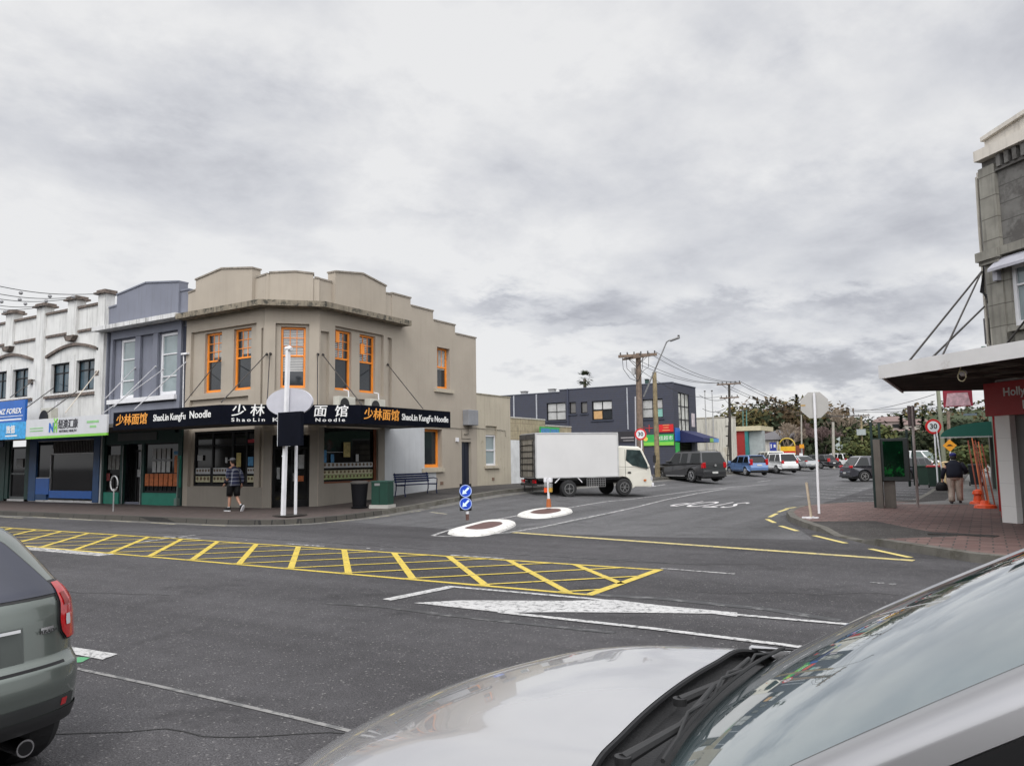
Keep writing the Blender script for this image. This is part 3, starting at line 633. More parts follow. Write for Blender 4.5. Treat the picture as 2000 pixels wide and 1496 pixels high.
    strips(TS, ss, 20.1, 22.74, 1.14, 1.3, 14, .15, m=mat('menu_green', (.30, .36, .16), .6, scale=9, var=.2)); strips(TS, ss, 20.1, 22.74, 1.31, 1.47, 13, .15); strips(TS, ss, 20.1, 22.74, 1.56, 1.74, 13, .15, m=PAPER)
    pbox(ss, 'poster', TS, YPOST, [(21.15, 21.5, .15, .155, 1.95, 2.5)]); pbox(ss, 'poster', TS, BLUEPOST, [(20.1, 20.28, .15, .155, 1.76, 2.2), (20.5, 20.66, .15, .155, 1.76, 2.05)]); pbox(ss, 'poster', TS, PAPER, [(21.8, 21.96, .15, .155, 1.78, 2.05), (20.25, 21.1, .15, .155, 2.12, 2.14)])
    dr = pbox(r, 'door', TC, BLACK, [(.28, .36, .6, .68, .15, 2.75), (1.48, 1.56, .6, .68, .15, 2.75), (.36, 1.48, .6, .68, 2.25, 2.33), (.90, .96, .6, .68, .15, 2.25), (.36, 1.48, .6, .68, .15, .45)])
    pbox(dr, 'pane', TC, GLASS_SHOP, [(.32, 1.52, .64, .645, .2, 2.7)]); pbox(dr, 'handle', TC, STEEL, [(.98, 1.0, .54, .57, 1.1, 1.4)]); pbox(dr, 'notice', TC, PAPER, [(1.16, 1.36, .595, .6, 1.55, 2.05), (.42, .52, .595, .6, 1.2, 1.6)])
    pbox(dr, 'notice', TC, OPOST, [(1.15, 1.35, .59, .595, 1.1, 1.3)])
    pbox(r, 'recess', TC, BLACK, [(.2, .28, .34, .7, .1, 2.8), (1.56, 1.64, .34, .7, .1, 2.8), (.2, 1.64, .34, .7, 2.75, 2.82)])
    lw = MB(TS); lw.box(23.28, 25.8, -.006, .0, .3, 3.2).box(25.8, 26.6, -.006, 0, .3, 1.28); lw.T = TS; lw.build('painted_panel', GREYWHITE, r)
    lf = MB(); lf.T = TF; lf.box(-25.66, -21.5, -.006, .12, .1, .93); lf.T = TC; lf.box(.0, .28, -.006, 0, .1, 2.9).box(1.56, CL, -.006, 0, .1, 2.9); lf.T = TS; lf.box(19.72, 23.27, -.006, .12, .1, 1.0).box(19.75, 20.0, -.006, .12, 1.0, 3.0)
    lf.box(22.9, 23.27, -.006, .12, 1.0, 3.0); lf.build('lower_wall', CONC_LOW, r)
    window(r, TS, 25.8, 27.05, 1.48, 3.12, .24, ORANGE, gm=GLASS, sash=False, fw=.10)
    sdn = pbox(r, 'side_door', TS, NAVY, [(28.52, 29.28, .14, .2, .55, 2.6), (28.96, 28.98, .12, .14, .6, 2.55)])
    wu = pbox(r, 'ventilation_grille', TS, mat('brick_vent', (.16, .10, .07), .8), [(26.9, 27.1, -.02, .02, .72, .86)])
    pbox(r, 'alarm_box', TS, WHITE_P, [(28.05, 28.2, -.08, 0, 2.6, 2.78)])
    # meter cabinet with its conduits
    mbx = pbox(r, 'meter_box', TS, mat('grey_cabinet', (.22, .225, .24), .5), [(28.62, 29.4, -.34, 0, 3.35, 4.05)], bevel=.02)
    q = MB(TS); q.tube([(29.0, -.04, 3.35), (29.0, -.04, 2.95), (28.7, -.04, 2.95)], .03, 6).tube([(28.5, -.03, 3.12), (28.5, -.03, 2.75), (29.2, -.03, 2.75)], .015, 5).tube([(25, -.02, 3.22), (28.5, -.02, 3.2), (29.7, -.02, 3.25), (32.2, -.02, 3.2), (32.25, -.02, 2.9)], .014, 5); q.build('conduit', mat('conduit', (.2, .18, .15), .6), r)
    # downpipe with cable box on the left edge
    q = MB(TF); q.tube([(-26.05, -.04, 6.0), (-26.0, -.06, 5.7), (-25.98, -.05, 3.7)], .022, 6).box(-26.1, -25.75, -.12, 0, 5.95, 6.02); q.build('service_pipe', WHITE_P, r)
    # canopy
    cn = MB(); out_ = [(-25.95, 15.6), (-20.24, 15.6), (-17.2, 18.64), (-17.2, 23.55)]; inn = [(-20.25, 23.55), (-20.25, 19.6), (-21.55, 18.3), (-25.95, 18.3)]
    cn.ext([(x, y, 3.08) for x, y in [(-25.95, 15.66), (-20.27, 15.66), (-17.26, 18.67), (-17.26, 23.55)] + inn], (0, 0, .14)); cano = cn.build('canopy', SOFFIT, r)
    fas = MB()
    for (a, b) in zip(out_, out_[1:]):
        d = Vector((b[0] - a[0], b[1] - a[1], 0)).normalized(); nr = Vector((-d.y, d.x, 0)) * .06
        fas.ext([(a[0], a[1], 2.99), (b[0], b[1], 2.99), (b[0], b[1], 3.6), (a[0], a[1], 3.6)], nr)
    fas.box(-17.26, -17.206, 23.551, 23.57, 2.99, 3.6)
    fo = fas.build('sign_board', BLACKSIGN, cano)
    TA = frame(-25.95, 15.6, 0); TB = frame(-20.24, 15.6, R_(45)); TD = frame(-17.2, 18.64, R_(90))
    def TT(T, u, z): return T @ Matrix.Translation((u, -.008, z))
    text('少林面馆', .40, TT(TA, 1.07, 3.3), ORG_LET, fo, width=1.8, bold=.004, shear=.1); text('ShaoLin KungFu', .31, TT(TA, 3.17, 3.31), WHT_LET, fo, width=1.7, bold=.004); text('Noodle', .33, TT(TA, 4.75, 3.33), WHT_LET, fo, width=1.05, bold=.004)
    text('少', .40, TT(TB, .55, 3.4), WHT_LET, fo, bold=.004, shear=.1, sx=1.1); text('林', .40, TT(TB, 1.1, 3.4), WHT_LET, fo, bold=.004, shear=.1, sx=1.1); text('ShaoLin', .155, TT(TB, .84, 3.12), WHT_LET, fo, width=1.0, bold=.002, sp=1.45)
    text('KungFu', .17, TT(TB, 2.02, 3.12), WHT_LET, fo, width=.9, bold=.004)
    text('面', .40, TT(TB, 3.02, 3.38), WHT_LET, fo, bold=.004, shear=.1, sx=1.1); text('馆', .40, TT(TB, 3.68, 3.37), WHT_LET, fo, bold=.004, shear=.1, sx=1.1); text('Noodle', .16, TT(TB, 3.34, 3.11), WHT_LET, fo, width=.92, bold=.002, sp=1.4)
    text('少林面馆', .40, TT(TD, 1.03, 3.3), ORG_LET, fo, width=1.78, bold=.004, shear=.1); text('ShaoLin KungFu Noodle', .31, TT(TD, 3.42, 3.28), WHT_LET, fo, width=2.7, bold=.004)
    # stay rods
    for a, b in [((428, 703), (360, 787)), ((520, 692), (432, 786)), ((527, 691), (522, 780)), ((620, 692), (620, 790)), ((630, 693), (708, 792)), ((757, 712), (826, 798))]:
        if a[0] < 524: p = atY(*a, 18.36); 
        elif a[0] < 625: d = ray(*a); t = -39.86 / (d.x - d.y); p = Vector((0, 0, EYE)) + t * d
        else: p = atX(*a, -20.15)
        if b[0] < 440: q_ = atY(*b, 15.72)
        elif b[0] < 700: d = ray(*b); t = -35.9 / (d.x - d.y); q_ = Vector((0, 0, EYE)) + t * d
        else: q_ = atX(*b, -17.35)
        q_.z = max(q_.z, 3.5); q = MB(); q.tube([p, q_], .018, 6); q.tube([p + Vector((0, .05, 0)), p], .05, 8); q.build('stay_rod', DSTEEL, r)
    q = MB(); q.box(-20.24, -17.3, 23.551, 23.58, 3.05, 3.3); q.build('canopy_edge', SOFFIT, r)
    lt = MB(); lt.lathe((-17.6, 24.2, 2.9), [(.02, .1), (.06, .05), (.09, -.05), (.05, -.1)], 12)
    return r
corner_shop()
def plain(name, label, cat, loc): return thing(name, label, cat, loc)
# cream single storey wing behind the corner building
def cream_wing():
    r = thing('cream_annexe', 'low cream rendered annexe with white sash window joined to the corner shop', 'building', (-20.2, 29.75, .5)); TS = frame(-20.2, 0, R_(90))
    q = MB(); wallgrid(q, TS, 29.76, 32.75, 0, 4.85, [(30.5, 31.5, 1.5, 3.38)], .002, .3); q.T = Matrix.Identity(4); q.box(-26, -20.51, 32.44, 32.745, 0, 4.8).box(-26, -20.5, 29.8, 32.43, 4.5, 4.6); q.build('wall', CREAM, r)
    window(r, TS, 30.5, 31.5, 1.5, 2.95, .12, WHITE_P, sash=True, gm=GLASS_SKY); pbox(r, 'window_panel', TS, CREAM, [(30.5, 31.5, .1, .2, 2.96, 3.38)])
    pbox(r, 'window_sill', TS, CREAM, [(30.38, 31.62, -.10, .0, 1.36, 1.48)]); pbox(r, 'ventilation_grille', TS, mat('brick_vent', (.16, .10, .07), .8), [(31.0, 31.2, -.015, .02, .78, .92)])
    pbox(r, 'coping', TS, mat('stained_coping', (.30, .27, .20), .85, streak=1), [(29.76, 32.78, -.03, .33, 4.851, 4.9)])
    r2 = thing('block_boundary_wall', 'yellowed concrete block wall painted white below beside the truck', 'wall', (-20.2, 32.8, .5))
    q = MB(TS); q.box(32.78, 36.4, .05, .25, 2.75, 3.85).box(36.4, 39.5, .05, .25, 2.75, 3.55); q.build('block_courses', mat('yellow_block', (.40, .34, .22), .85, brick=((.42, .36, .24), (.25, .2, .13), 1.0, .8, .4, .012), cell='wall', streak=.5), r2)
    q = MB(TS); q.box(32.78, 39.5, .03, .25, .3, 2.74); q.build('painted_base', mat('white_block', (.60, .61, .61), .85, streak=.12, dirt=((.2, .22, .15), .66, 2)), r2)
    q = MB(TS); q.box(32.78, 36.4, .02, .28, 3.851, 3.91).box(36.4, 39.5, .02, .28, 3.551, 3.61); q.build('coping', FARWHITE, r2)
    t = thing('shop_sign', 'blue and green shop sign board behind the white truck roof', 'sign', (-19.9, 38, 2.9))
    a, b = atX(1055, 833, -19.9), atX(1093, 850, -19.9); q = MB(); q.box(-19.95, -19.9, a.y, b.y, b.z - .2, a.z); q.build('panel', SGREEN, t); q = MB(); m_ = (a.y + b.y) / 2
    q.box(-19.9, -19.89, a.y + .08, m_ - .05, b.z - .2, a.z - .08).box(-19.9, -19.89, m_ + .05, b.y - .1, b.z - .2, a.z - .1); q.build('picture', BLUEPOST, t)
cream_wing()

# ------------------------------------------------------------------ blue building
def blue_building():
    r = thing('blue_shop', 'blue grey two storey shop with gabled parapet and green shopfront next to the beige corner', 'building', (-28.5, 18.4, .2)); T = frame(0, 18.4, 0)
    q = MB(); wallgrid(q, T, -31.3, -25.96, 0, 8.2, [(-30.45, -29.3, 4.5, 6.95), (-27.75, -26.6, 4.5, 6.95), (-31.1, -26.05, .3, 2.75)], .14, .36)
    P = MB(T); P.box(-31.3, -31.22, 0, .12, 3, 7.35).box(-31.0, -30.85, 0, .12, 3, 7.35).box(-26.5, -26.28, 0, .12, 3, 7.35).box(-30.85, -26.5, 0, .12, 7.0, 7.35).box(-30.85, -26.5, .02, .12, 3.4, 4.2).box(-29.3, -28.95, .02, .12, 4.45, 7.0).box(-28.1, -27.8, .02, .12, 4.45, 7.0)
    P.T = Matrix.Identity(4); P.box(-31.3, -26, 29, 29.3, 0, 7.4).box(-31.3, -31.0, 18.8, 29, 0, 7.4).box(-31, -26, 19, 29, 7.2, 7.35)
    q.v += P.v; q.f += [[i + len(q.v) - len(P.v) for i in f] for f in P.f]; q.m += P.m; q.build('wall', BLUEGREY, r)
    pbox(r, 'wall_slot', T, BLUEGREY_D, [(-31.22, -31.0, .1, .13, 3.2, 7.0), (-26.28, -25.97, .1, .13, 3.2, 7.1)])
    pr = MB(); 
    for pts, y0 in [([(-31.3, 8.4), (-30.6, 8.45)], .06), ([(-30.6, 8.85), (-28.57, 9.1), (-26.45, 8.86)], -.04), ([(-26.45, 8.5), (-25.96, 8.5)], .06)]:
        pr.ext([T @ Vector((u, y0, z)) for u, z in [(pts[0][0], 7.5)] + pts + [(pts[-1][0], 7.5)]], (0, .36 - y0, 0))
        for (u0, z0), (u1, z1) in zip(pts, pts[1:]): pr.ext([T @ Vector(v) for v in [(u0 - .01, y0 - .04, z0), (u1 + .01, y0 - .04, z1), (u1 + .01, y0 - .04, z1 + .06), (u0 - .01, y0 - .04, z0 + .06)]], (0, .42 - y0, 0))
    pr.build('parapet', BLUEGREY, r)
    pbox(r, 'cornice', T, WHITE_CORN, [(-31.6, -25.97, -.5, .14, 7.36, 7.53)])
    for u0, u1 in [(-30.45, -29.3), (-27.75, -26.6)]:
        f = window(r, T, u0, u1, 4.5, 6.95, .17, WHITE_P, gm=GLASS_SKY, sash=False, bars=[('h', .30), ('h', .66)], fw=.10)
    pbox(r, 'window_sill', T, WHITE_P, [(-30.95, -26.45, -.12, .12, 4.28, 4.46)])
    # shopfront
    pbox(r, 'shopfront', T, DKGREEN, [(-31.25, -31.1, -.05, .14, .2, 3.1), (-26.2, -25.97, -.05, .14, .2, 3.1), (-31.1, -26.2, .0, .14, 2.62, 3.3), (-30.05, -29.85, .02, .14, .2, 2.62), (-28.62, -28.45, .02, .14, .2, 2.62)])
    pbox(r, 'stall_riser', T, TEAL, [(-31.1, -30.05, -.02, .14, .2, .68), (-28.45, -26.2, -.02, .14, .2, .68), (-26.2, -25.98, -.07, -.051, .9, 2.1)])
    for a, b in [(-31.1, -30.05), (-28.45, -26.2)]:
        f = pbox(r, 'shop_window', T, BLACK, [(a, b, .06, .12, .68, .76), (a, b, .06, .12, 2.56, 2.62)]); pbox(f, 'pane', T, GLASS_SHOP, [(a, b, .1, .105, .7, 2.62)])
        qq = MB(T); k = a + .25
        while k < b: qq.box(k, k + .03, .07, .09, .72, 1.35); k += .28
        qq.build('security_bar', BLACK, f)
        qq = MB(T)
        if a > -29:
            for i in range(4):
                for j in range(2): qq.box(-27.95 + i * .3, -27.72 + i * .3, .055, .06, 1.48 + j * .5, 1.9 + j * .5)
            qq.build('poster', PAPER, f); pbox(f, 'poster', T, OPOST, [(-28.4 + i * .3, -28.15 + i * .3, .055, .06, .95, 1.42) for i in range(7)] + [(-26.55, -26.28, .05, .054, 1.45, 2.1)])
            pbox(f, 'poster', T, BLUEPOST, [(-26.6, -26.25, .05, .054, 2.16, 2.28)])
        else:
            pbox(f, 'poster', T, mat('dull_poster', (.2, .2, .19), .6, var=.3, scale=8), [(-30.95 + i * .28, -30.72 + i * .28, .055, .06, 1.6, 2.2) for i in range(3)]); pbox(f, 'poster', T, mat('dim_red_poster', (.22, .03, .03), .6), [(-31.02, -30.8, .05, .055, 1.15, 1.45)])
    d = pbox(r, 'door', T, BLACK, [(-29.85, -29.78, .3, .36, .2, 2.62), (-28.7, -28.62, .3, .36, .2, 2.62), (-29.78, -28.7, .3, .36, 2.3, 2.38), (-29.4, -29.34, .3, .36, .2, 2.3)]); pbox(d, 'pane', T, GLASS_SHOP, [(-29.8, -28.65, .33, .335, .2, 2.6)]); pbox(d, 'notice', T, PAPER, [(-29.28, -29.1, .29, .295, 1.3, 1.6)])
    pbox(d, 'door_frame', T, STEEL, [(-29.86, -29.84, .0, .02, .2, 2.55), (-28.64, -28.61, .0, .02, .2, 2.4)])
    pbox(r, 'name_board', T, mat('grey_board', (.10, .11, .11), .6), [(-30.2, -27.6, -.03, 0, 2.75, 3.05)])
    q = MB(T); q.tube([(-26.1, -.12, .25), (-26.05, -.12, 2.0)], .03, 8); q.box(-26.16, -26.0, -.2, -.06, .24, .5); q.build('standpipe', mat('green_grey_pipe', (.12, .17, .15), .5), r)
    # underside of canopy and its white rods
    pbox(r, 'canopy', T, SOFFIT, [(-31.3, -25.97, -2.74, .0, 3.1, 3.22)])
    for a, b in [((318, 722), (200, 830 - 22)), ((362, 708), (262, 800)), ((303, 716), (222, 795)), ((263, 719), (206, 778))]:
        p = atY(*a, 18.38); e_ = atY(*b, 15.8); e_.z = max(e_.z, 3.25); q = MB(); q.tube([p, e_], .017, 6); q.tube([p + Vector((0, .04, 0)), p], .045, 8); q.build('stay_rod', mat('grey_white_rod', (.42, .42, .44), .6), r)
blue_building()

# ------------------------------------------------------------------ white building
def white_building():
    r = thing('white_shops', 'stained white two storey shops with capped parapet piers and arched window hoods', 'building', (-36, 18.4, .2)); T = frame(0, 18.4, 0)
    wins = []; BC = [-33.85, -39.25, -44.65]
    for b in BC: wins += [(b - 1.72, b - .24, 5.0, 6.33), (b + .30, b + 1.72, 5.0, 6.33)]
    q = MB(); wallgrid(q, T, -50, -31.3, 0, 8.62, wins + [(-37.0, -31.45, .3, 3.0), (-39.2, -37.1, .3, 3.0)], .0, .3)
    q.T = Matrix.Identity(4); q.box(-50, -31.3, 29, 29.3, 0, 8.3).box(-50, -31.3, 19, 29, 7.8, 7.95).box(-31.6, -31.31, 18.71, 29, 0, 8.3)
    q.build('wall', WHITE_STAIN, r)
    PU = [-31.58, -33.85, -36.45, -39.25, -41.9, -44.65, -47.4]
    for k, u in enumerate(PU):
        wd = .26 if k == 0 else .34
        p = MB(T); p.box(u - wd, u + wd, -.12, .31, 7.45 if (k % 2 == 1) else 3.2, 9.02); pp = p.build('pier', WHITE_STAIN, r)
        c = MB(T); c.box(u - wd - .14, u + wd + .14, -.26, .44, 9.02, 9.1).box(u - wd - .05, u + wd + .05, -.18, .38, 9.1, 9.2)
        if k % 2 == 1: c.ext([T @ Vector(v) for v in [(u - wd - .1, -.24, 7.45), (u + wd + .1, -.24, 7.45), (u + wd - .1, -.18, 7.1), (u - wd + .1, -.18, 7.1)]] if False else [(u - wd - .04, -.24, 7.45), (u + wd + .04, -.24, 7.45), (u + wd - .14, -.24, 7.22), (u - wd + .14, -.24, 7.22)], (0, .24, 0))
        c.build('pier_cap', TRIM, pp)
    q = MB(T)
    for k in range(6):
        a, b = PU[k] - .36, PU[k + 1] + .36
        q.box(b, a, -.08, .34, 8.62, 8.72).box(b + .05, a - .05, -.07, 0, 7.55, 7.66)
    q.build('parapet_coping', TRIM, r)
    for b in BC:
        q = MB(T)
        n_ = 14; wd = 2.1
        def ah(t): return 6.60 + .40 * math.cos((t - .5) * math.pi * .98)
        for i in range(n_):
            t0, t1 = i / n_, (i + 1) / n_; x0, x1 = b + .05 - wd + 2 * wd * t0, b + .05 - wd + 2 * wd * t1
            q.ext([(x0, -.12, ah(t0)), (x1, -.12, ah(t1)), (x1, -.12, ah(t1) + .12), (x0, -.12, ah(t0) + .12)], (0, .12, 0))
        q.box(b - 2.1, b + 2.2, -.1, 0, 4.78, 4.9); q.box(b + 2.0, b + 2.25, -.14, 0, 5.55, 5.75)
        q.build('window_hood', TRIM, r)
        q = MB(T); q.box(b - .14, b + .2, -.03, 0, 4.9, 6.6); q.build('mullion_pier', WHITE_STAIN, r)
    for x0, x1, a, c in wins: window(r, T, x0, x1, a, c, .14, BLACK, gm=mat('blue_dark_glass', (.035, .065, .085), .07, spec=.8, var=.4, scale=1.2), sash=False, bars=[('h', .68), ('v', .5)], fw=.06)
    # ground floor: blue shopfront and exchange door
    pbox(r, 'shopfront', T, mat('blue_shopfront', (.02, .07, .18), .5), [(-31.45, -31.9 + .02, -.04, .2, .25, 2.9), (-37.0, -36.4, -.04, .2, .25, 2.9), (-37.0, -31.4, -.02, .2, 2.9, 3.1), (-36.4, -35.5, -.02, .1, .3, 1.2)])
    bs = pbox(r, 'stall_riser', T, BLUE_SIGN, [(-35.2, -31.9, -.05, .1, .4, .72), (-36.35, -35.25, -.05, -.021, .55, 1.25)])
    f = pbox(r, 'shop_window', T, STEEL, [(-35.25, -35.2, -.02, .1, .72, 2.3), (-35.25, -31.9, -.02, .1, 2.28, 2.32), (-36.4, -35.25, -.02, .1, 1.25, 1.29), (-36.4, -31.9, .0, .1, 2.86, 2.9)]); pbox(f, 'pane', T, GLASS_SHOP, [(-36.4, -31.9, .04, .045, .72, 2.88)])
    qq = MB(T)
    for i in range(26): qq.box(-35.1 + i * .12, -35.04 + i * .12, .02, .03, 2.34, 2.84)
    qq.build('upper_blind', mat('dim_blind', (.10, .095, .09), .7, var=.3, scale=9), f)
    text('NZ', .01, T @ Matrix.Translation((-34, -.06, .5)), WHT_LET, bs) if False else None
    d = pbox(r, 'door', T, mat('alu_door_frame', (.10, .11, .11), .5), [(-38.9, -38.82, .08, .14, .3, 2.7), (-37.5, -37.42, .08, .14, .3, 2.7), (-38.82, -37.5, .08, .14, 1.42, 1.5), (-38.82, -37.5, .08, .14, 2.6, 2.7), (-38.82, -37.5, .08, .14, .3, .42)]); pbox(d, 'pane', T, GLASS_SHOP, [(-38.86, -37.46, .11, .115, .35, 2.66)]); pbox(d, 'notice', T, mat('dim_notice', (.22, .22, .22), .6), [(-38.35, -37.75, .07, .075, 1.75, 2.15)])
    pbox(r, 'green_panel', T, DKGREEN, [(-39.2, -38.9, .0, .14, .2, 3.0), (-37.42, -37.02, .0, .14, .2, 3.0), (-50, -39.2, -.02, 0, .2, 3.0)])
    pbox(r, 'exchange_board', T, mat('dark_blue_board', (.010, .022, .06), .5), [(-39.0, -35.2, -2.0, -1.95, 2.62, 2.95)])
    text('MONEY EXCHANGE', .2, T @ Matrix.Translation((-37.0, -2.01, 2.8)), mat('dim_lettering', (.07, .09, .12), .6), r, sx=1.15)
    pbox(r, 'canopy', T, SOFFIT, [(-50, -31.32, -2.74, .0, 3.1, 3.22)])
    TA = frame(0, 15.6, 0)
    s1 = pbox(r, 'health_sign', TA, SIGN_WHITE, [(-31.75, -26.3, -.02, .05, 2.92, 3.57)]); pbox(s1, 'green_base', TA, LIME, [(-31.75, -26.3, -.021, .05, 2.83, 2.919)])
    def TT(u, z): return TA @ Matrix.Translation((u, -.03, z))
    text('N', .46, TT(-29.9, 3.2), BLUE_SIGN, s1, bold=.02); text('H', .5, TT(-29.62, 3.2), LIME, s1, bold=.02, sx=.7); 
    q = MB(TA); q.bar((-29.62, -.03, 3.4), (-29.5, -.03, 3.54), .02, .06).bar((-29.62, -.03, 3.4), (-29.74, -.03, 3.55), .02, .05); q.build('leaf_mark', LIME, s1)
    text('纽澳汇康', .36, TT(-28.78, 3.3), mat('dark_lettering', (.05, .05, .06), .5), s1, sx=.92, bold=.004); text('NATURAL HEALTH', .12, TT(-28.78, 3.06), mat('dark_lettering', (.05, .05, .06), .5), s1, sx=1.15)
    q = MB(TA); q.box(-31.45, -30.5, -.028, -.02, 3.21, 3.25).box(-31.45, -30.5, -.028, -.02, 3.11, 3.15).box(-27.55, -26.8, -.028, -.02, 3.3, 3.38).box(-27.35, -26.95, -.028, -.02, 3.13, 3.21); q.build('small_print', mat('pale_green_print', (.25, .5, .22), .5), s1)
    s2 = pbox(r, 'light_blue_sign', TA, LBLUE_SIGN, [(-44, -31.78, -.02, .05, 2.86, 3.53)]); text('致德', .34, TT(-32.9, 3.22), WHT_LET, s2, bold=.006)
    q = MB(TA); q.box(-33.3, -32.4, -.028, -.02, 2.97, 3.02); q.build('small_print', WHT_LET, s2)
    q = MB(); q.box(-44, -33.55, 16.9, 17.0, 3.75, 4.75) if False else None
    T2 = frame(0, 16.9, 0); s3 = pbox(r, 'exchange_sign', T2, BLUE_SIGN, [(-46, -34.6, 0, .1, 3.55, 4.62)]); text('NZ FOREX', .32, T2 @ Matrix.Translation((-35.85, -.01, 4.15)), WHT_LET, s3, sx=1.25, shear=.25, bold=.006)
    pbox(s3, 'underline', T2, WHT_LET, [(-37.6, -34.75, -.006, 0, 3.93, 3.955), (-37.2, -34.85, -.006, 0, 3.77, 3.83)])
    for a, b in [((68, 742), (20, 776)), ((104, 758), (52, 796)), ((150, 764), (92, 806)), ((193, 722), (128, 806))]:
        p = atY(*a, 18.3); e_ = atY(*b, 15.9); q = MB(); q.tube([p, e_], .02, 6); q.build('stay_rod', DSTEEL if a[0] < 160 else mat('cream_rod', (.5, .45, .38), .6), r)
white_building()
# ------------------------------------------------------------------ things fixed to or standing by the left shops
def skin(name, nodes, edges, m, parent, lvl=2, root=0):
    """one continuous surface grown round a skeleton of joints with a radius at each joint"""
    me = bpy.data.meshes.new(name); me.from_pydata([n_[:3] for n_ in nodes], edges, []); o = bpy.data.objects.new(name, me); COL.objects.link(o)
    md = o.modifiers.new('s', 'SKIN'); md.use_smooth_shade = True
    for i, n_ in enumerate(nodes):
        sv = me.skin_vertices[0].data[i]; r = n_[3]; sv.radius = (r, r) if not isinstance(r, tuple) else r; sv.use_root = (i == root)
    md2 = o.modifiers.new('d', 'SUBSURF'); md2.levels = lvl; md2.render_levels = lvl
    me2 = bpy.data.meshes.new_from_object(o.evaluated_get(bpy.context.evaluated_depsgraph_get())); o.modifiers.clear(); o.data = me2
    me2.materials.clear(); me2.materials.append(m); me2.polygons.foreach_set('use_smooth', [True] * len(me2.polygons)); me2.polygons.foreach_set('material_index', [0] * len(me2.polygons)); o.parent = parent; W[o.name] = W[parent.name] if parent else Matrix.Identity(4); return o
def ellipsoid(name, c, r, m, parent, rot=None, sub=3):
    q = MB(Matrix.Translation(Vector(c)) @ (rot or Matrix.Identity(4)) @ Matrix.Diagonal((r[0], r[1], r[2], 1))); q.ico((0, 0, 0), 1, sub); return q.build(name, m, parent, local=True, smooth=True)

def aircon(x, y, z, ang, label, w_=.8, h_=.55):
    r = thing('air_conditioner', label, 'air conditioner', (x, y, z), ang, 'air conditioning units on the canopies')
    q = MB(); q.box(-w_ / 2, w_ / 2, -.15, .15, .04, h_); q.build('case', mat('aged_plastic', (.50, .49, .43), .5, var=.15), r, local=True, bevel=.015)
    q = MB(); q.disc((-.14, -.155, h_ / 2 + .02), (0, -1, 0), h_ * .38, .01, 20); q.build('fan_grille', TRIMBLK, r, local=True)
    q = MB(); q.box(-w_ / 2 + .05, -w_ / 2 + .1, -.14, .14, -(z - 3.22), .04).box(w_ / 2 - .1, w_ / 2 - .05, -.14, .14, -(z - 3.22), .04); q.build('foot', DSTEEL, r, local=True)
    q = MB(); q.tube([(w_ / 2 - .1, .1, h_), (w_ / 2 - .1, .12, h_ + .25), (w_ / 2 - .16, .3, h_ + .3)], .025, 6); q.build('hose', WHITE_P, r, local=True)
aircon(-19.75, 20.55, 3.52, R_(90), 'cream air conditioner on the noodle shop canopy, nearer the corner', .85, .6)
aircon(-19.75, 22.2, 3.52, R_(90), 'cream air conditioner on the noodle shop canopy beside the right stay rod', .85, .6)
aircon(-34.0, 17.6, 3.3, 0, 'cream air conditioner above the blue exchange sign against the white wall', .8, .95)

# blank monument sign: pole, oval, black panel and second post
t = thing('pole_sign', 'white post sign with blank oval and blank black panel on the corner', 'sign', (-16.86, 15.4, .13))
p1, p2 = put(553, 1008, zleft), put(577, 1006, zleft); D = p1.y
def onY(x, y, Y): p = atY(x, y, Y); return p
top = onY(567, 680, p1.y); q = MB(); q.bar((p1.x, p1.y, p1.z), (p1.x + (top.x - p1.x) * .55, p1.y, top.z), .105, .105); q.build('pole', WPOLE, t)
px0 = p1.x + (top.x - p1.x) * .55
q = MB(); q.tube([(p1.x + .02, p1.y, top.z), (px0 + .05, p1.y, top.z), (px0 + .14, p1.y, top.z - .02)], [.06, .075, .06], 12); q.build('lamp_head', WPOLE, t)
q = MB(); pb = onY(580, 870, p2.y); q.bar((p2.x, p2.y, p2.z), (p2.x, p2.y, 2.3), .065, .065); q.build('post', WPOLE, t)
q = MB(); cx = onY(563, 784, p1.y - .12); vs = []
for k in range(48): a = 2 * math.pi * k / 48; vs.append((cx.x - .20 + .78 * math.cos(a), p1.y + .09 + .2 * math.cos(a), cx.z + .43 * math.sin(a)))
q.ext(vs, (0, .06, 0)); q.build('oval_panel', mat('oval_white', (.47, .47, .52), .5, var=.05), t)
a, b = onY(546, 806, p1.y - .14), onY(590, 870, p1.y - .14); q = MB(); q.box(a.x, b.x, p1.y - .2, p1.y - .08, b.z, a.z); q.build('black_panel', mat('panel_black', (.006, .007, .012), .7, spec=.05), t); q = MB(); q.box(a.x - .02, a.x, p1.y - .2, p1.y + .3, b.z, a.z); q.build('panel_edge', SIGN_WHITE, t)
q = MB(); z_ = 1.95; q.box(p1.x - .1, p2.x + .05, p1.y, p1.y + .04, z_, z_ + .04); q.build('crossbar', WPOLE, t)
q = MB(); q.box(p1.x - .3, p2.x + .35, p1.y - .15, p2.y + .15, p1.z, p1.z + .03); q.build('base_plate', DSTEEL, t)

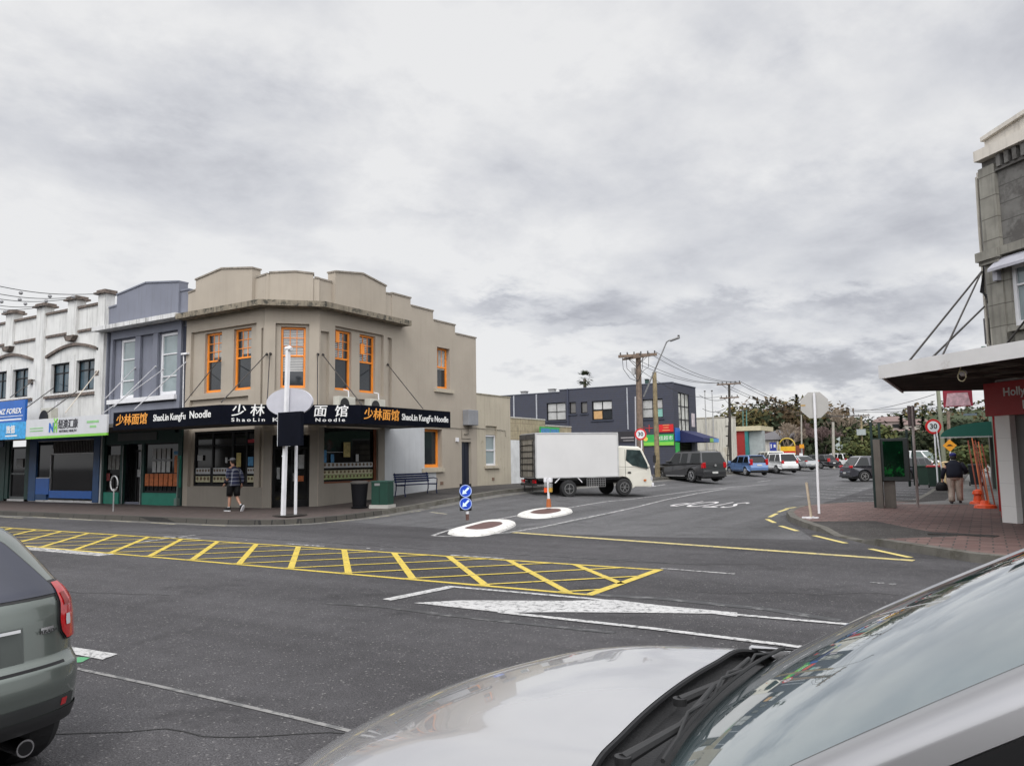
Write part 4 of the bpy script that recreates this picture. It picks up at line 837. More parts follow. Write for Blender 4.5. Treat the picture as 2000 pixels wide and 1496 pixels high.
def bike_hoop():
    p = put(221, 999, zleft); t = thing('bicycle_stand', 'galvanised hoop bicycle stand on the footpath before the green shopfront', 'bicycle stand', p); q = MB(); q.tube([p, p + Vector((0, 0, .8))], .025, 8); q.build('post', STEEL, t)
    pts = [p + Vector((.22 * math.cos(a), 0, .98 + .26 * math.sin(a))) for a in [R_(-90 + 360 * k / 24) for k in range(25)]]; q = MB(); q.tube(pts, .025, 8); q.build('hoop', STEEL, t)
bike_hoop()
def bin_():
    p = put(702, 992, zleft); t = thing('litter_bin', 'tapered black litter bin outside the noodle shop window', 'bin', p); q = MB(); q.lathe(p, [(.27, 0), (.28, .04), (.22, .06), (.23, .12), (.29, .8), (.29, .82)], 24); q.build('drum', BINB, t, smooth=False)
    q = MB(); q.lathe(p + Vector((0, 0, .82)), [(.31, 0), (.32, .05), (.24, .09)], 24); q.build('rim', mat('bin_rim', (.10, .095, .09), .5), t)
bin_()
def cabinet():
    p = put(747, 991, zleft); t = thing('utility_cabinet', 'dark green steel utility cabinet on a white plinth at the kerb', 'utility cabinet', p, R_(12)); q = MB(); q.box(-.31, .31, -.22, .22, .1, .86); q.build('case', BOXG, t, local=True, bevel=.015)
    q = MB(); q.box(-.33, .33, -.24, .24, .86, .9); q.build('lid', mat('cabinet_lid', (.04, .10, .08), .6), t, local=True); q = MB(); q.box(-.36, .36, -.27, .27, -.04, .1); q.build('plinth', CONC, t, local=True); q = MB(); q.box(-.18, .02, -.228, -.22, .74, .82); q.build('label_plate', STEEL, t, local=True); q = MB(); q.box(-.005, .005, -.226, -.22, .12, .72); q.build('door_seam', BLACK, t, local=True)
cabinet()
def bench():
    a, b = put(779, 972, zleft), put(848, 966, zleft); t = thing('park_bench', 'navy blue slatted bench with scrolled iron arms against the white painted wall', 'bench', (-19.15, 23.95, zleft(-19.15, 23.95)), R_(90))
    L = 2.15
    for i in range(3): q = MB(); q.box(-L / 2, L / 2, -.22 + i * .14, -.11 + i * .14, .43, .46); q.build('seat_slat', BENCHB, t, local=True, bevel=.008)
    for i in range(4): q = MB(); q.box(-L / 2, L / 2, .20 + i * .018, .225 + i * .018, .53 + i * .09, .605 + i * .09); q.build('back_slat', BENCHB, t, local=True, bevel=.008)
    for s in (-1, 1):
        x = s * (L / 2 - .08); q = MB(); q.tube([(x, -.26, 0), (x, -.22, .2), (x, -.24, .43), (x, -.26, .64), (x, -.1, .68), (x, .18, .66)], .022, 8); q.build('arm', BENCHB, t, local=True)
        q = MB(); q.tube([(x, .26, 0), (x, .20, .25), (x, .19, .45), (x, .25, .75), (x, .29, .9)], .022, 8); q.tube([(x, -.23, .42), (x, .2, .42)], .018, 6); q.build('leg', BENCHB, t, local=True)
bench()
def cable_things():
    k = 0
    for (a, b) in [((-60, 546), (196, 574)), ((-60, 562), (158, 580)), ((-60, 573), (140, 584)), ((-60, 583), (96, 596)), ((-60, 591), (80, 600))]:
        A, B = atY(*a, 12.5 + k), atY(*b, 18.2); q = MB(); pts = [A.lerp(B, i / 14) - Vector((0, 0, .22 * math.sin(math.pi * i / 14))) for i in range(15)]; q.tube(pts, .014, 4)
        t = thing('festoon_string', ['highest', 'second highest', 'middle', 'second lowest', 'lowest'][k] + ' festoon light string above the white shops', 'string lights', tuple(B), group='festoon strings over the street'); q.build('cable', TRIMBLK, t)
        for f in ([.35, .57, .76], [.42, .66], [.30, .53], [.30], [.5])[k]: p = A.lerp(B, f) - Vector((0, 0, .22 * math.sin(math.pi * f) + .1)); q = MB(); q.ico(p, .075, 2); q.build('bulb', mat('bulb_glass', (.25, .25, .26), .2), t, smooth=True)
        k += 1
cable_things()

# ------------------------------------------------------------------ traffic islands and their posts
def island(poly, label, dz=.085):
    P = [put(*p) for p in poly]; c = sum(P, Vector()) / len(P); t = thing('traffic_island', label, 'traffic island', c, group='painted kerb islands')
    # smooth the outline
    n_ = len(P); O = []
    for i in range(n_):
        for k in range(6):
            f = k / 6; p0, p1, p2, p3 = [P[(i + j - 1) % n_] for j in range(4)]; O.append(.5 * (2 * p1 + (p2 - p0) * f + (2 * p0 - 5 * p1 + 4 * p2 - p3) * f * f + (3 * p1 - p0 - 3 * p2 + p3) * f ** 3))
    q = MB(); m_ = len(O); rings = [(1.0, .0), (.975, dz * .55), (.90, dz * .9), (.84, dz), (.56, dz), (.55, dz - .01)]
    for s, z in rings:
        for p in O: q.v.append(Vector((c.x + (p.x - c.x) * s, c.y + (p.y - c.y) * s, zroad(p.x, p.y) + z)))
    for r in range(len(rings) - 1):
        for i in range(m_): q.f.append([r * m_ + i, r * m_ + (i + 1) % m_, (r + 1) * m_ + (i + 1) % m_, (r + 1) * m_ + i]); q.m.append(0)
    q.build('kerb', WKERB, t); q = MB(); q.v = [Vector((c.x + (p.x - c.x) * .57, c.y + .16 + (p.y - c.y) * .57 - .16, zroad(p.x, p.y) + dz - .008)) for p in O]; q.f = [list(range(m_))]; q.m = [0]; q.build('paving', mat('red_brick_infill', (.10, .04, .035), .8, var=.3, scale=6, brick=((.14, .06, .05), (.05, .04, .035), 1.0, .22, .11, .01)), t); return t
island([(874, 1042), (915, 1048), (965, 1043), (1006, 1028), (998, 1019), (955, 1019), (905, 1031)], 'white kerbed island with red paving carrying the keep left arrows')
island([(1010, 1008), (1045, 1013), (1085, 1010), (1117, 1002), (1110, 995), (1070, 995), (1030, 1000)], 'smaller white kerbed island carrying the orange based post')
def keep_left():
    p = put(913, 1026); p.z += .14; t = thing('keep_left_sign', 'two round blue arrow discs stacked on a short striped post', 'road sign', p); q = MB(); q.tube([p, p + Vector((0, 0, .17))], .045, 12); q.build('post_foot', mat('rust_post', (.10, .05, .04), .6), t)
    q = MB(); q.tube([p + Vector((0, 0, .17)), p + Vector((0, 0, .93))], .045, 12); q.build('post', WHITE_P, t)
    T = frame(p.x, p.y - .07, R_(28), p.z); q = MB(T); q.box(-.165, .155, -.01, .02, .26, .98); q.build('backing_board', BLACK, t)
    for z in (.45, .79):
        q = MB(T); q.disc((0, -.012, z), (0, -1, 0), .17, .012, 32); d = q.build('disc', mat('arrow_blue', (.01, .06, .50), .35), t); d['label'] = 'blue disc with white arrow'
        q = MB(T)
        n_ = 32
        for k in range(n_): a0, a1 = 2 * math.pi * k / n_, 2 * math.pi * (k + 1) / n_; q.ext([(r_ * math.cos(a), -.026, z + r_ * math.sin(a)) for r_, a in [(.148, a0), (.148, a1), (.166, a1), (.166, a0)]], (0, .002, 0))
        q.build('rim', mat('rim_pale_blue', (.45, .55, .75), .4), d)
        q = MB(T @ Matrix.Translation((0, -.03, z)) @ Matrix.Rotation(R_(-45), 4, 'Y')); q.T = T @ Matrix.Translation((0, -.03, z)) @ Matrix.Rotation(R_(45), 4, 'Y')
        q.box(-.028, .028, -.002, .002, -.03, .125); q.ext([(-.075, -.002, -.02), (.075, -.002, -.02), (0, -.002, -.125)], (0, .004, 0)); q.build('arrow', mat('arrow_white', (.7, .85, .9), .4), d)
keep_left()
def post2():
    p = put(1072, 999); p.z += .14; t = thing('bollard', 'slim white post with orange foot and broken lamp brackets on the smaller island', 'bollard', p); q = MB(); q.tube([p, p + Vector((0, 0, .26)), p + Vector((0, 0, .28))], [.085, .065, .05], 12); q.build('foot', mat('rusty_orange', (.42, .12, .03), .6), t)
    q = MB(); q.tube([p + Vector((0, 0, .26)), p + Vector((0, 0, .95))], .042, 12); q.build('post', WHITE_P, t)
    for dx_, z, c_ in [(-.10, .86, WHITE_P), (.09, .86, WHITE_P), (-.09, .70, STEEL), (.08, .68, STEEL), (-.09, .53, CONEO), (.08, .54, mat('amber_lens', (.5, .3, .05), .4))]: q = MB(); q.box(p.x + dx_ - .05, p.x + dx_ + .05, p.y - .05, p.y + .05, p.z + z - .05, p.z + z + .1); q.build('bracket', c_, t, bevel=.01)
post2()

# ------------------------------------------------------------------ people
def shape(q, secs, n=20, mi=0):
    """closed body section by section: (centre x, y, z, half width x, half depth y)"""
    vs = []; fs = []
    for (cx, cy, cz, a, b) in secs:
        for k in range(n): t = 2 * math.pi * k / n; ct, st_ = math.cos(t), math.sin(t); vs.append((cx + a * math.copysign(abs(ct) ** .85, ct), cy + b * math.copysign(abs(st_) ** .85, st_), cz))
    for i in range(len(secs) - 1):
        for k in range(n): fs.append((i * n + k, i * n + (k + 1) % n, (i + 1) * n + (k + 1) % n, (i + 1) * n + k))
    fs += [tuple(reversed(range(n))), tuple(range((len(secs) - 1) * n, len(secs) * n))]
    return q.add(vs, fs, mi)
def hand(nodes, edges, wi, base, d, side, curl=.5):
    """palm and five fingers continuing the wrist node wi; d = direction, side = across the palm"""
    d = Vector(d).normalized(); side = Vector(side).normalized(); nrm = d.cross(side).normalized(); b = Vector(base)
    pi = len(nodes); pc = b + d * .05; nodes.append((*pc, (.036, .018))); edges.append((wi, pi))
    for j, (off, ln) in enumerate([(-.03, .065), (-.01, .078), (.01, .074), (.03, .058)]):
        k0 = b + d * .09 + side * off; k1 = k0 + (d + nrm * curl * .6).normalized() * ln * .55; k2 = k1 + (d + nrm * curl * 1.6).normalized() * ln * .45
        i = len(nodes); nodes += [(*k0, .0095), (*k1, .0085), (*k2, .0075)]; edges += [(pi, i), (i, i + 1), (i + 1, i + 2)]
    k0 = b + d * .03 - side * .038; k1 = k0 - side * .02 + d * .03 + nrm * .012; i = len(nodes); nodes += [(*k0, .012), (*k1, .0095), (*(k1 + d * .022 + nrm * .01), .008)]; edges += [(pi, i), (i, i + 1), (i + 1, i + 2)]
PLAID = mat('plaid_flannel', (.02, .024, .06), .9, local=True, var=.15)
def plaid():
    t = PLAID.node_tree; n_, l = t.nodes, t.links; b = n_['Principled BSDF']; tcn = n_.new('ShaderNodeTexCoord'); sp = n_.new('ShaderNodeSeparateXYZ'); l.new(tcn.outputs['Object'], sp.inputs[0]); prev = b.inputs['Base Color'].links[0].from_socket
    def band(o, f, ph, wd):
        m_ = n_.new('ShaderNodeMath'); m_.operation = 'MULTIPLY_ADD'; m_.inputs[1].default_value = f; m_.inputs[2].default_value = ph; l.new(o, m_.inputs[0]); fr = n_.new('ShaderNodeMath'); fr.operation = 'FRACT'; l.new(m_.outputs[0], fr.inputs[0]); lt = n_.new('ShaderNodeMath'); lt.operation = 'LESS_THAN'; lt.inputs[1].default_value = wd; l.new(fr.outputs[0], lt.inputs[0]); return lt.outputs[0]
    ad = n_.new('ShaderNodeMath'); ad.operation = 'ADD'; l.new(band(sp.outputs[0], 8, .3, .22), ad.inputs[0]); l.new(band(sp.outputs[2], 8, .1, .22), ad.inputs[1]); mu = n_.new('ShaderNodeMath'); mu.operation = 'MULTIPLY'; mu.inputs[1].default_value = .33; l.new(ad.outputs[0], mu.inputs[0])
    mx_ = n_.new('ShaderNodeMixRGB'); l.new(mu.outputs[0], mx_.inputs[0]); l.new(prev, mx_.inputs[1]); mx_.inputs[2].default_value = (.5, .52, .58, 1); l.new(mx_.outputs[0], b.inputs['Base Color'])
plaid()
def walker():
    """walks to the left (-X); local x = right, y away"""
    p = put(455, 998, zleft); t = thing('person', 'pedestrian in plaid shirt, black shorts and pale cap walking left past the noodle shop', 'person', p)
    H = [(0, 0, .93, (.13, .10)), (0, 0, 1.12, (.125, .10)), (-.02, 0, 1.30, (.15, .11)), (-.035, 0, 1.42, (.12, .09)), (-.05, 0, 1.50, .055), (-.075, 0, 1.56, .06), (-.085, 0, 1.64, (.092, .078)), (-.08, 0, 1.71, (.075, .07))]
    E = [(i, i + 1) for i in range(7)]
    def chain(st_, pts):
        i = len(H); H.extend(pts); E.append((st_, i)); E.extend((i + k, i + k + 1) for k in range(len(pts) - 1)); return i + len(pts) - 1
    # left (near) leg forward, right leg trailing with heel up
    chain(0, [(-.03, -.09, .86, .10), (-.06, -.09, .66, .078), (-.07, -.09, .48, .058), (-.075, -.09, .30, .052), (-.10, -.09, .10, .035), (-.12, -.09, .05, .035), (-.24, -.09, .035, .03)])
    chain(0, [(.03, .09, .86, .10), (.05, .09, .66, .078), (.06, .09, .50, .058), (.16, .09, .33, .052), (.31, .09, .17, .035), (.36, .09, .11, .035), (.31, .09, .03, .03)])
    wl_ = chain(3, [(-.03, -.19, 1.39, .06), (-.0, -.23, 1.24, .046), (.03, -.24, 1.12, .042), (-.07, -.24, 1.0, .034), (-.14, -.23, .93, .026)])
    hand(H, E, wl_, (-.15, -.23, .92), (-.6, 0, -.8), (-.2, -1, 0), .6)
    wr_ = chain(3, [(-.03, .19, 1.39, .06), (.07, .23, 1.24, .046), (.13, .24, 1.12, .042), (.12, .25, .98, .034), (.1, .25, .9, .026)]); hand(H, E, wr_, (.1, .25, .89), (-.2, 0, -1), (0, -1, 0), .6)
    skin('body', H, E, SKIN, t)
    # face, ears
    q = MB(); q.ico((-.178, 0, 1.635), .016, 1, sz=(1.1, .7, 1.4)); q.build('nose', SKIN, t, local=True, smooth=True)
    for s in (-1, 1): ellipsoid('ear', (-.07, s * .078, 1.64), (.02, .01, .03), SKIN, t); ellipsoid('eye', (-.165, s * .03, 1.66), (.008, .010, .006), BLACK, t, sub=1)
    ellipsoid('mouth', (-.168, 0, 1.59), (.008, .022, .005), mat('lips', (.3, .1, .08), .5), t, sub=1)
    ellipsoid('hair', (-.055, 0, 1.665), (.098, .088, .095), HAIR, t)
    c_ = ellipsoid('cap', (-.07, 0, 1.715), (.105, .092, .07), mat('pale_cap', (.22, .22, .24), .8), t); q = MB(); q.ext([(-.13 - .0, -.07, 1.70), (-.25, -.05, 1.685), (-.27, 0, 1.683), (-.25, .05, 1.685), (-.13, .07, 1.70)], (0, 0, .012)); q.build('peak', mat('pale_cap', (.3, .3, .3)), c_, local=True)
    q = MB(); shape(q, [(.02, 0, .84, .185, .20), (.01, 0, .95, .175, .19), (0, 0, 1.1, .16, .185), (-.02, 0, 1.28, .165, .20), (-.03, 0, 1.40, .135, .19), (-.04, 0, 1.47, .09, .11), (-.05, 0, 1.50, .065, .07)]); sh = q.build('shirt', PLAID, t, local=True, smooth=True)
    for s, pts in [(-1, [(-.03, -.17, 1.40), (0, -.24, 1.24), (.03, -.255, 1.11), (-.06, -.25, 1.01), (-.12, -.24, .95)]), (1, [(-.03, .17, 1.40), (.07, .24, 1.24), (.13, .25, 1.11), (.125, .26, 1.0), (.105, .26, .93)])]:
        q = MB(); q.tube(pts, [.085, .072, .062, .055, .05], 14); q.build('sleeve', PLAID, sh, local=True, smooth=True)
    for s, pts in [(-1, [(0, -.08, .95), (-.04, -.09, .80), (-.07, -.09, .64), (-.075, -.09, .50)]), (1, [(.02, .08, .95), (.05, .09, .80), (.06, .09, .64), (.08, .09, .50)])]:
        q = MB(); q.tube(pts, [.13, .125, .11, .10], 16); q.build('shorts', BLACK, t, local=True, smooth=True)
    q = MB(); shape(q, [(.02, 0, .80, .12, .15), (.01, 0, .95, .14, .17)]); q.build('shorts', BLACK, t, local=True, smooth=True)
    for c0, an in [((-.17, -.09, .045), 0), ((.335, .09, .085), -62)]:
        T = Matrix.Translation(c0) @ Matrix.Rotation(R_(an), 4, 'Y'); q = MB(T); shape(q, [(0.0, 0, -.02, .15, .05), (0.0, 0, .02, .15, .052), (.03, 0, .05, .11, .045), (.06, 0, .09, .06, .042)]); s_ = q.build('shoe', BLACK, t, local=True, smooth=True)
        q = MB(T); shape(q, [(-.005, 0, -.045, .155, .052), (-.005, 0, -.015, .157, .054)]); q.build('sole', WHITE_P, s_, local=True)
    for c0 in [(-.10, -.09, .13), (.29, .09, .20)]: ellipsoid('sock', c0, (.045, .042, .045), WHITE_P, t)
walker()
def woman():
    """seen from behind, walking away along the footpath"""
    p = put(1868, 983, zright); t = thing('person', 'stocky pedestrian in navy top, cream trousers and blue headwear seen from behind', 'person', p, R_(6)); s = .98
    H = [(0, 0, .86, (.16, .13)), (0, 0, 1.02, (.17, .14)), (0, .02, 1.20, (.15, .10)), (0, .02, 1.29, (.10, .06)), (0, .03, 1.38, .055), (0, .05, 1.44, .065), (0, .06, 1.51, (.08, .09)), (0, .06, 1.57, (.07, .075))]
    E = [(i, i + 1) for i in range(7)]
    def chain(st_, pts):
        i = len(H); H.extend(pts); E.append((st_, i)); E.extend((i + k, i + k + 1) for k in range(len(pts) - 1)); return i + len(pts) - 1
    chain(0, [(-.10, .02, .80, .12), (-.10, .06, .60, .09), (-.10, .10, .42, .07), (-.11, .04, .24, .06), (-.12, -.04, .08, .04), (-.13, .05, .04, .035)])
    chain(0, [(.10, .0, .80, .12), (.11, .05, .60, .09), (.11, .08, .44, .07), (.12, .13, .26, .06), (.12, .14, .10, .04), (.13, .24, .05, .035)])
    a = chain(3, [(-.17, .01, 1.24, .05), (-.28, -.02, 1.10, .058), (-.32, -.02, .98, .05), (-.34, .02, .84, .04), (-.35, .03, .76, .028)]); hand(H, E, a, (-.35, .03, .75), (0, .1, -1), (.2, 1, 0), .9)
    a = chain(3, [(.17, .01, 1.24, .05), (.29, .03, 1.12, .058), (.34, .06, 1.02, .05), (.31, .18, .97, .04), (.27, .28, .97, .028)]); hand(H, E, a, (.26, .29, .97), (-.4, 1, 0), (0, 0, 1), .7)
    skin('body', H, E, SKIN, t)
    q = MB(); shape(q, [(0, .0, .83, .235, .19), (0, 0, .95, .24, .20), (0, .01, 1.10, .235, .19), (0, .02, 1.24, .235, .16), (0, .02, 1.31, .20, .14), (0, .03, 1.36, .10, .09), (0, .03, 1.39, .075, .08)]); sh = q.build('top', mat('navy_jumper', (.010, .012, .024), .9), t, local=True, smooth=True)
    for pts in ([(-.19, .01, 1.27), (-.28, -.02, 1.10), (-.32, -.02, .97), (-.345, .02, .80)], [(.19, .01, 1.27), (.29, .03, 1.12), (.34, .06, 1.02), (.31, .18, .97), (.28, .27, .97)]):
        q = MB(); q.tube(pts, [.095, .082, .07, .055, .05][:len(pts)], 14); q.build('sleeve', mat('navy_jumper', (0, 0, 0)), sh, local=True, smooth=True)
    CRM = mat('cream_trousers', (.52, .43, .36), .85, var=.1, scale=8)
    for pts in ([(-.10, .0, .90), (-.105, .02, .76), (-.105, .06, .58), (-.11, .09, .42), (-.115, .03, .24), (-.12, -.02, .07)], [(.10, .0, .90), (.11, .02, .76), (.11, .05, .58), (.115, .08, .44), (.12, .12, .26), (.125, .13, .09)]):
        q = MB(); q.tube(pts, [.14, .14, .12, .105, .095, .09], 16); q.build('trouser_leg', CRM, t, local=True, smooth=True)
    q = MB(); shape(q, [(0, 0, .76, .19, .15), (0, 0, .88, .22, .18), (0, 0, .95, .22, .18)]); q.build('trouser_seat', CRM, t, local=True, smooth=True)
    for c0 in [(-.13, .0, .035), (.13, .19, .045)]: ellipsoid('shoe', c0, (.05, .13, .04), mat('dark_shoe', (.03, .02, .025), .6), t)
    ellipsoid('hair', (0, .05, 1.47), (.095, .10, .10), HAIR, t); ellipsoid('headscarf', (0, .06, 1.555), (.105, .11, .075), mat('royal_blue_cloth', (.02, .025, .16), .8), t)
    for s_ in (-1, 1): ellipsoid('ear', (s_ * .092, .07, 1.49), (.012, .02, .03), SKIN, t)
    ellipsoid('collar', (0, .03, 1.385), (.085, .085, .03), mat('grey_fur_collar', (.12, .12, .10), .9), t)
    b = thing('handbag', 'black handbag in the left hand of the pedestrian in cream trousers', 'handbag', tuple(W[t.name] @ Vector((-.38, .05, .46)))); q = MB(); shape(q, [(0, 0, -.06, .15, .09), (0, 0, -.02, .18, .10), (0, 0, .14, .16, .08), (0, 0, .22, .10, .05)]); q.build('pouch', BLACK, b, local=True, smooth=True); q = MB(); q.tube([(-.08, 0, .18), (-.02, 0, .27), (.03, 0, .28), (.09, 0, .18)], .01, 6); q.build('strap', BLACK, b, local=True)
woman()
# ------------------------------------------------------------------ vehicles
def wheel(t, x, y, R, wd, side, rimm=ALLOY, spokes=5, rr=.66):
    q = MB(); q.lathe((0, 0, 0), [(R * .6, -wd / 2), (R * .93, -wd / 2), (R, -wd * .3), (R, wd * .3), (R * .93, wd / 2), (R * .6, wd / 2)], 28)
    T = Matrix.Translation((x, y, R)) @ Matrix.Rotation(R_(90), 4, 'X'); q.v = [T @ v for v in q.v]; w_ = q.build('wheel', RUBBER, t, local=True, smooth=False)
    q = MB(); yo = y + side * (wd / 2 - .03); q.tube([(x, yo, R), (x, yo + side * .02, R)], R * rr, 24)
    q.build('hub_well', DSTEEL, w_, local=True); q = MB()
    for k in range(spokes):
        a = 2 * math.pi * k / spokes; c_, s_ = math.cos(a), math.sin(a); q.bar((x + c_ * R * .1, yo + side * .03, R + s_ * R * .1), (x + c_ * R * rr * .98, yo + side * .035, R + s_ * R * rr * .98), R * .17, .02)
    n_ = 24
    for k in range(n_): a0, a1 = 2 * math.pi * k / n_, 2 * math.pi * (k + 1) / n_; q.ext([(x + r_ * R * math.cos(a), yo + side * .018, R + r_ * R * math.sin(a)) for r_, a in [(rr * .88, a0), (rr * .88, a1), (rr * 1.02, a1), (rr * 1.02, a0)]], (0, side * .02, 0))
    q.tube([(x, yo + side * .02, R), (x, yo + side * .045, R)], R * .16, 12); q.build('rim', rimm, w_, local=True)
def poly_body(q, poly, wfn, mi=0, skip=()):
    n_ = len(poly); b = len(q.v)
    for s in (1, -1):
        for (x, z) in poly: q.v.append(q.T @ Vector((x, s * wfn(x, z), z)))
    q.f.append([b + i for i in reversed(range(n_))]); q.m.append(mi); q.f.append([b + n_ + i for i in range(n_)]); q.m.append(mi)
    for i in range(n_):
        if i in skip: continue
        j = (i + 1) % n_; q.f.append([b + i, b + j, b + n_ + j, b + n_ + i]); q.m.append(mi)
def car(label, P, rz, m, L=4.2, Wd=1.74, H=1.5, belt=.92, gh=(-1.95, -1.55, .35, 1.15), hood=(.93, .78), wb=(1.30, -1.25), R=.31, wins=((-1.85, -1.0), (-.93, -.02), (.05, 1.0)), tail=(.72, 1.08, .16), name='parked_car', cat='car', group='cars parked along the side street', plate=True, tailz=None, spoiler=False, rails=False, trim=None, winm=None, rimm=ALLOY, hl=True, detail=True):
    t = thing(name, label, cat, P, rz, group); xr, xf = -L / 2, L / 2
    def wl(x, z):
        e_ = max(0, abs(x) / (L / 2) - .72) / .28; return Wd / 2 - .15 * e_ ** 2 - (.05 if z < .36 else 0) - (.025 if z > belt - .1 else 0)
    def wg(z): return Wd / 2 - .045 - .19 * (z - belt) / (H - belt)
    arc = lambda cx: [(cx + (R + .06) * math.cos(R_(a)), R + (R + .06) * math.sin(R_(a))) for a in range(200, -21, -22)]
    bot = .24
    low = [(xf - .04, .28), (xf, .42), (xf, .60), (xf - .06, hood[1] - .02), (xf - .22, hood[1] + .03), (gh[3] + .02, hood[0]), (gh[3] - .1, belt), (gh[0], belt), (xr + .05, belt - .03), (xr + .01, .70), (xr - .01, .6), (xr, .42), (xr + .05, .28)]
    low += [(x, z) for x, z in arc(wb[1]) if z > bot][:] + [(x, z) for x, z in arc(wb[0]) if z > bot]
    q = MB(); poly_body(q, low, wl); q.build('body', m, t, local=True, bevel=.035)
    q = MB(); q.box(wb[1] - .45, wb[0] + .42, -Wd / 2 + .16, Wd / 2 - .16, .2, .6).box(xr + .1, wb[1], -Wd / 2 + .2, Wd / 2 - .2, .22, .5).box(wb[0], xf - .1, -Wd / 2 + .2, Wd / 2 - .2, .2, .5); q.build('underbody', TRIMBLK, t, local=True)
    up = [(gh[3], belt - .01), (gh[2], H - .05), (gh[2] - .28, H), (gh[1] + .25, H), (gh[1], H - .045), (gh[0], belt - .01)]
    q = MB(); poly_body(q, up, lambda x, z: wg(z)); q.build('cabin', m, t, local=True, bevel=.03)
    gm_ = winm or CGLASS
    za, zb = belt + .03, H - .11
    def fx(z): return gh[3] + (gh[2] - gh[3]) * (z - belt) / (H - .05 - belt)
    def rx(z): return gh[0] + (gh[1] - gh[0]) * (z - belt) / (H - .045 - belt)
    for s in (1, -1):
        for a, b in wins:
            xa = lambda x, z: max(rx(z) + .07, min(fx(z) - .07, x)); pts = [(xa(a, za), za), (xa(b, za), za), (xa(b - .04, zb), zb), (xa(a + .04, zb), zb)]
            q = MB(); vs = [(x, s * (wg(z) + .006), z) for x, z in pts]; q.ext(vs, (0, -s * .012, 0)); q.build('side_window', gm_, t, local=True)
    for nm, xx, sg in (('windscreen', fx, 1), ('rear_window', rx, -1)):
        z0_, z1_ = za - .01, H - .09; q = MB(); vs = [(xx(z0_) + sg * .02, -wg(z0_) + .07, z0_), (xx(z0_) + sg * .02, wg(z0_) - .07, z0_), (xx(z1_) + sg * .02, wg(z1_) - .09, z1_), (xx(z1_) + sg * .02, -wg(z1_) + .09, z1_)]; q.ext(vs, (-sg * .02, 0, 0)); q.build(nm, gm_, t, local=True)
    for x in wb:
        for s in (1, -1): wheel(t, x, s * (Wd / 2 - .12), R, .2, s, rimm)
    for s in (1, -1):
        w_ = wl(xr, .9); q = MB(); q.box(xr + .0, xr + tail[2] + .1, s * (w_ - .15), s * (w_ + .045), tail[0], tail[1]); q.build('tail_lamp', TAIL, t, local=True, bevel=.02)
        if hl: w2_ = wl(xf - .1, .7); q = MB(); q.box(xf - .25, xf - .02, s * (w2_ - .30), s * (w2_ + .01), hood[1] - .16, hood[1] - .02); q.build('headlight', LAMP, t, local=True, bevel=.02)
        q = MB(); xm = gh[3] - .28; q.box(xm - .08, xm + .08, s * (Wd / 2 - .03), s * (Wd / 2 + .16), belt + .02, belt + .16); q.build('mirror', m, t, local=True, bevel=.025)
    if plate: q = MB(); q.box(xr - .02, xr - .01, -.2, .2, .52 if not tailz else tailz, .63 if not tailz else tailz + .11); q.build('number_plate', PLATE, t, local=True)
    q = MB(); q.box(xr - .03, xr + .12, -wl(xr, .4) - .01, wl(xr, .4) + .01, .30, .40); q.build('rear_bumper', trim or TRIMBLK, t, local=True, bevel=.015)
    if spoiler: q = MB(); q.box(gh[1] - .12, gh[1] + .1, -wg(H) + .05, wg(H) - .05, H - .05, H - .02); q.build('spoiler', m, t, local=True, bevel=.01)
    if rails:
        for s in (1, -1): q = MB(); q.tube([(gh[1] + .2, s * (wg(H) - .05), H), (gh[1] + .28, s * (wg(H) - .05), H + .05), (gh[2] - .35, s * (wg(H) - .05), H + .05), (gh[2] - .27, s * (wg(H) - .05), H)], .014, 6); q.build('roof_rail', TRIMBLK, t, local=True)
    if detail:
        for s in (1, -1):
            q = MB()
            for x in (gh[2] - 1.15, gh[2] - .05 + .1): q.box(x - .004, x + .004, s * (wl(x, .7) - .01), s * (wl(x, .7) + .002), .34, belt - .03)
            q.build('door_seam', TRIMBLK, t, local=True)
            q = MB()
            for x in (gh[2] - 1.0, gh[2] - .02): q.box(x - .09, x + .09, s * (wl(x, .8)), s * (wl(x, .8) + .025), belt - .15, belt - .12)
            q.build('door_handle', m, t, local=True)
    return t
def ppos(px, py, hd, near=1, wb2=1.25, tr=.75):
    """centre of a car from the pixel of its near rear wheel; hd = heading left of +Y in degrees; near=1 for the left wheel"""
    P = put(px, py); d = Vector((-math.sin(R_(hd)), math.cos(R_(hd)), 0)); r = Vector((d.y, -d.x, 0)); C = P + r * tr * near + d * wb2; C.z = zroad(C.x, C.y) ; return C, math.atan2(d.y, d.x)
PG = paint('charcoal_car_paint', (.032, .032, .035), .3, .4)
P_, a_ = ppos(1356, 943, 55, 1, 1.55, .76); P_.z -= .02
ute = car('dark grey utility truck with canopy, parked at an angle before the navy building', P_, a_, PG, L=5.1, Wd=1.88, H=1.80, belt=1.10, gh=(-2.5, -2.2, .30, 1.0), hood=(1.10, .98), wb=(1.62, -1.5), R=.38, wins=((-2.3, -1.35), (-1.05, -.42), (-.32, .7)), tail=(.82, 1.14, .12), name='utility_truck', cat='ute', rails=True, tailz=.5, trim=TRIMBLK)
q = MB(); q.disc((-2.6, 0, .97), (-1, 0, 0), .07, .015, 16); q.build('tailgate_emblem', STEEL, ute, local=True)
q = MB(); q.box(-2.2, -1.9, .7, .95, .12, .62).box(-2.2, -1.9, -.95, -.7, .12, .62) if False else q.box(-2.05, -2.03, .62, .9, .1, .5); q.build('mud_flap', RUBBER, ute, local=True); q = MB(); q.box(-2.05, -2.03, -.9, -.62, .1, .5); q.build('mud_flap', RUBBER, ute, local=True)
for s in (1, -1):
    q = MB(); q.box(-.9, .95, s * .93, s * 1.03, .34, .39); q.build('side_step', STEEL, ute, local=True)
P_, a_ = ppos(1458, 929.5, 42, 1, 1.25, .72)
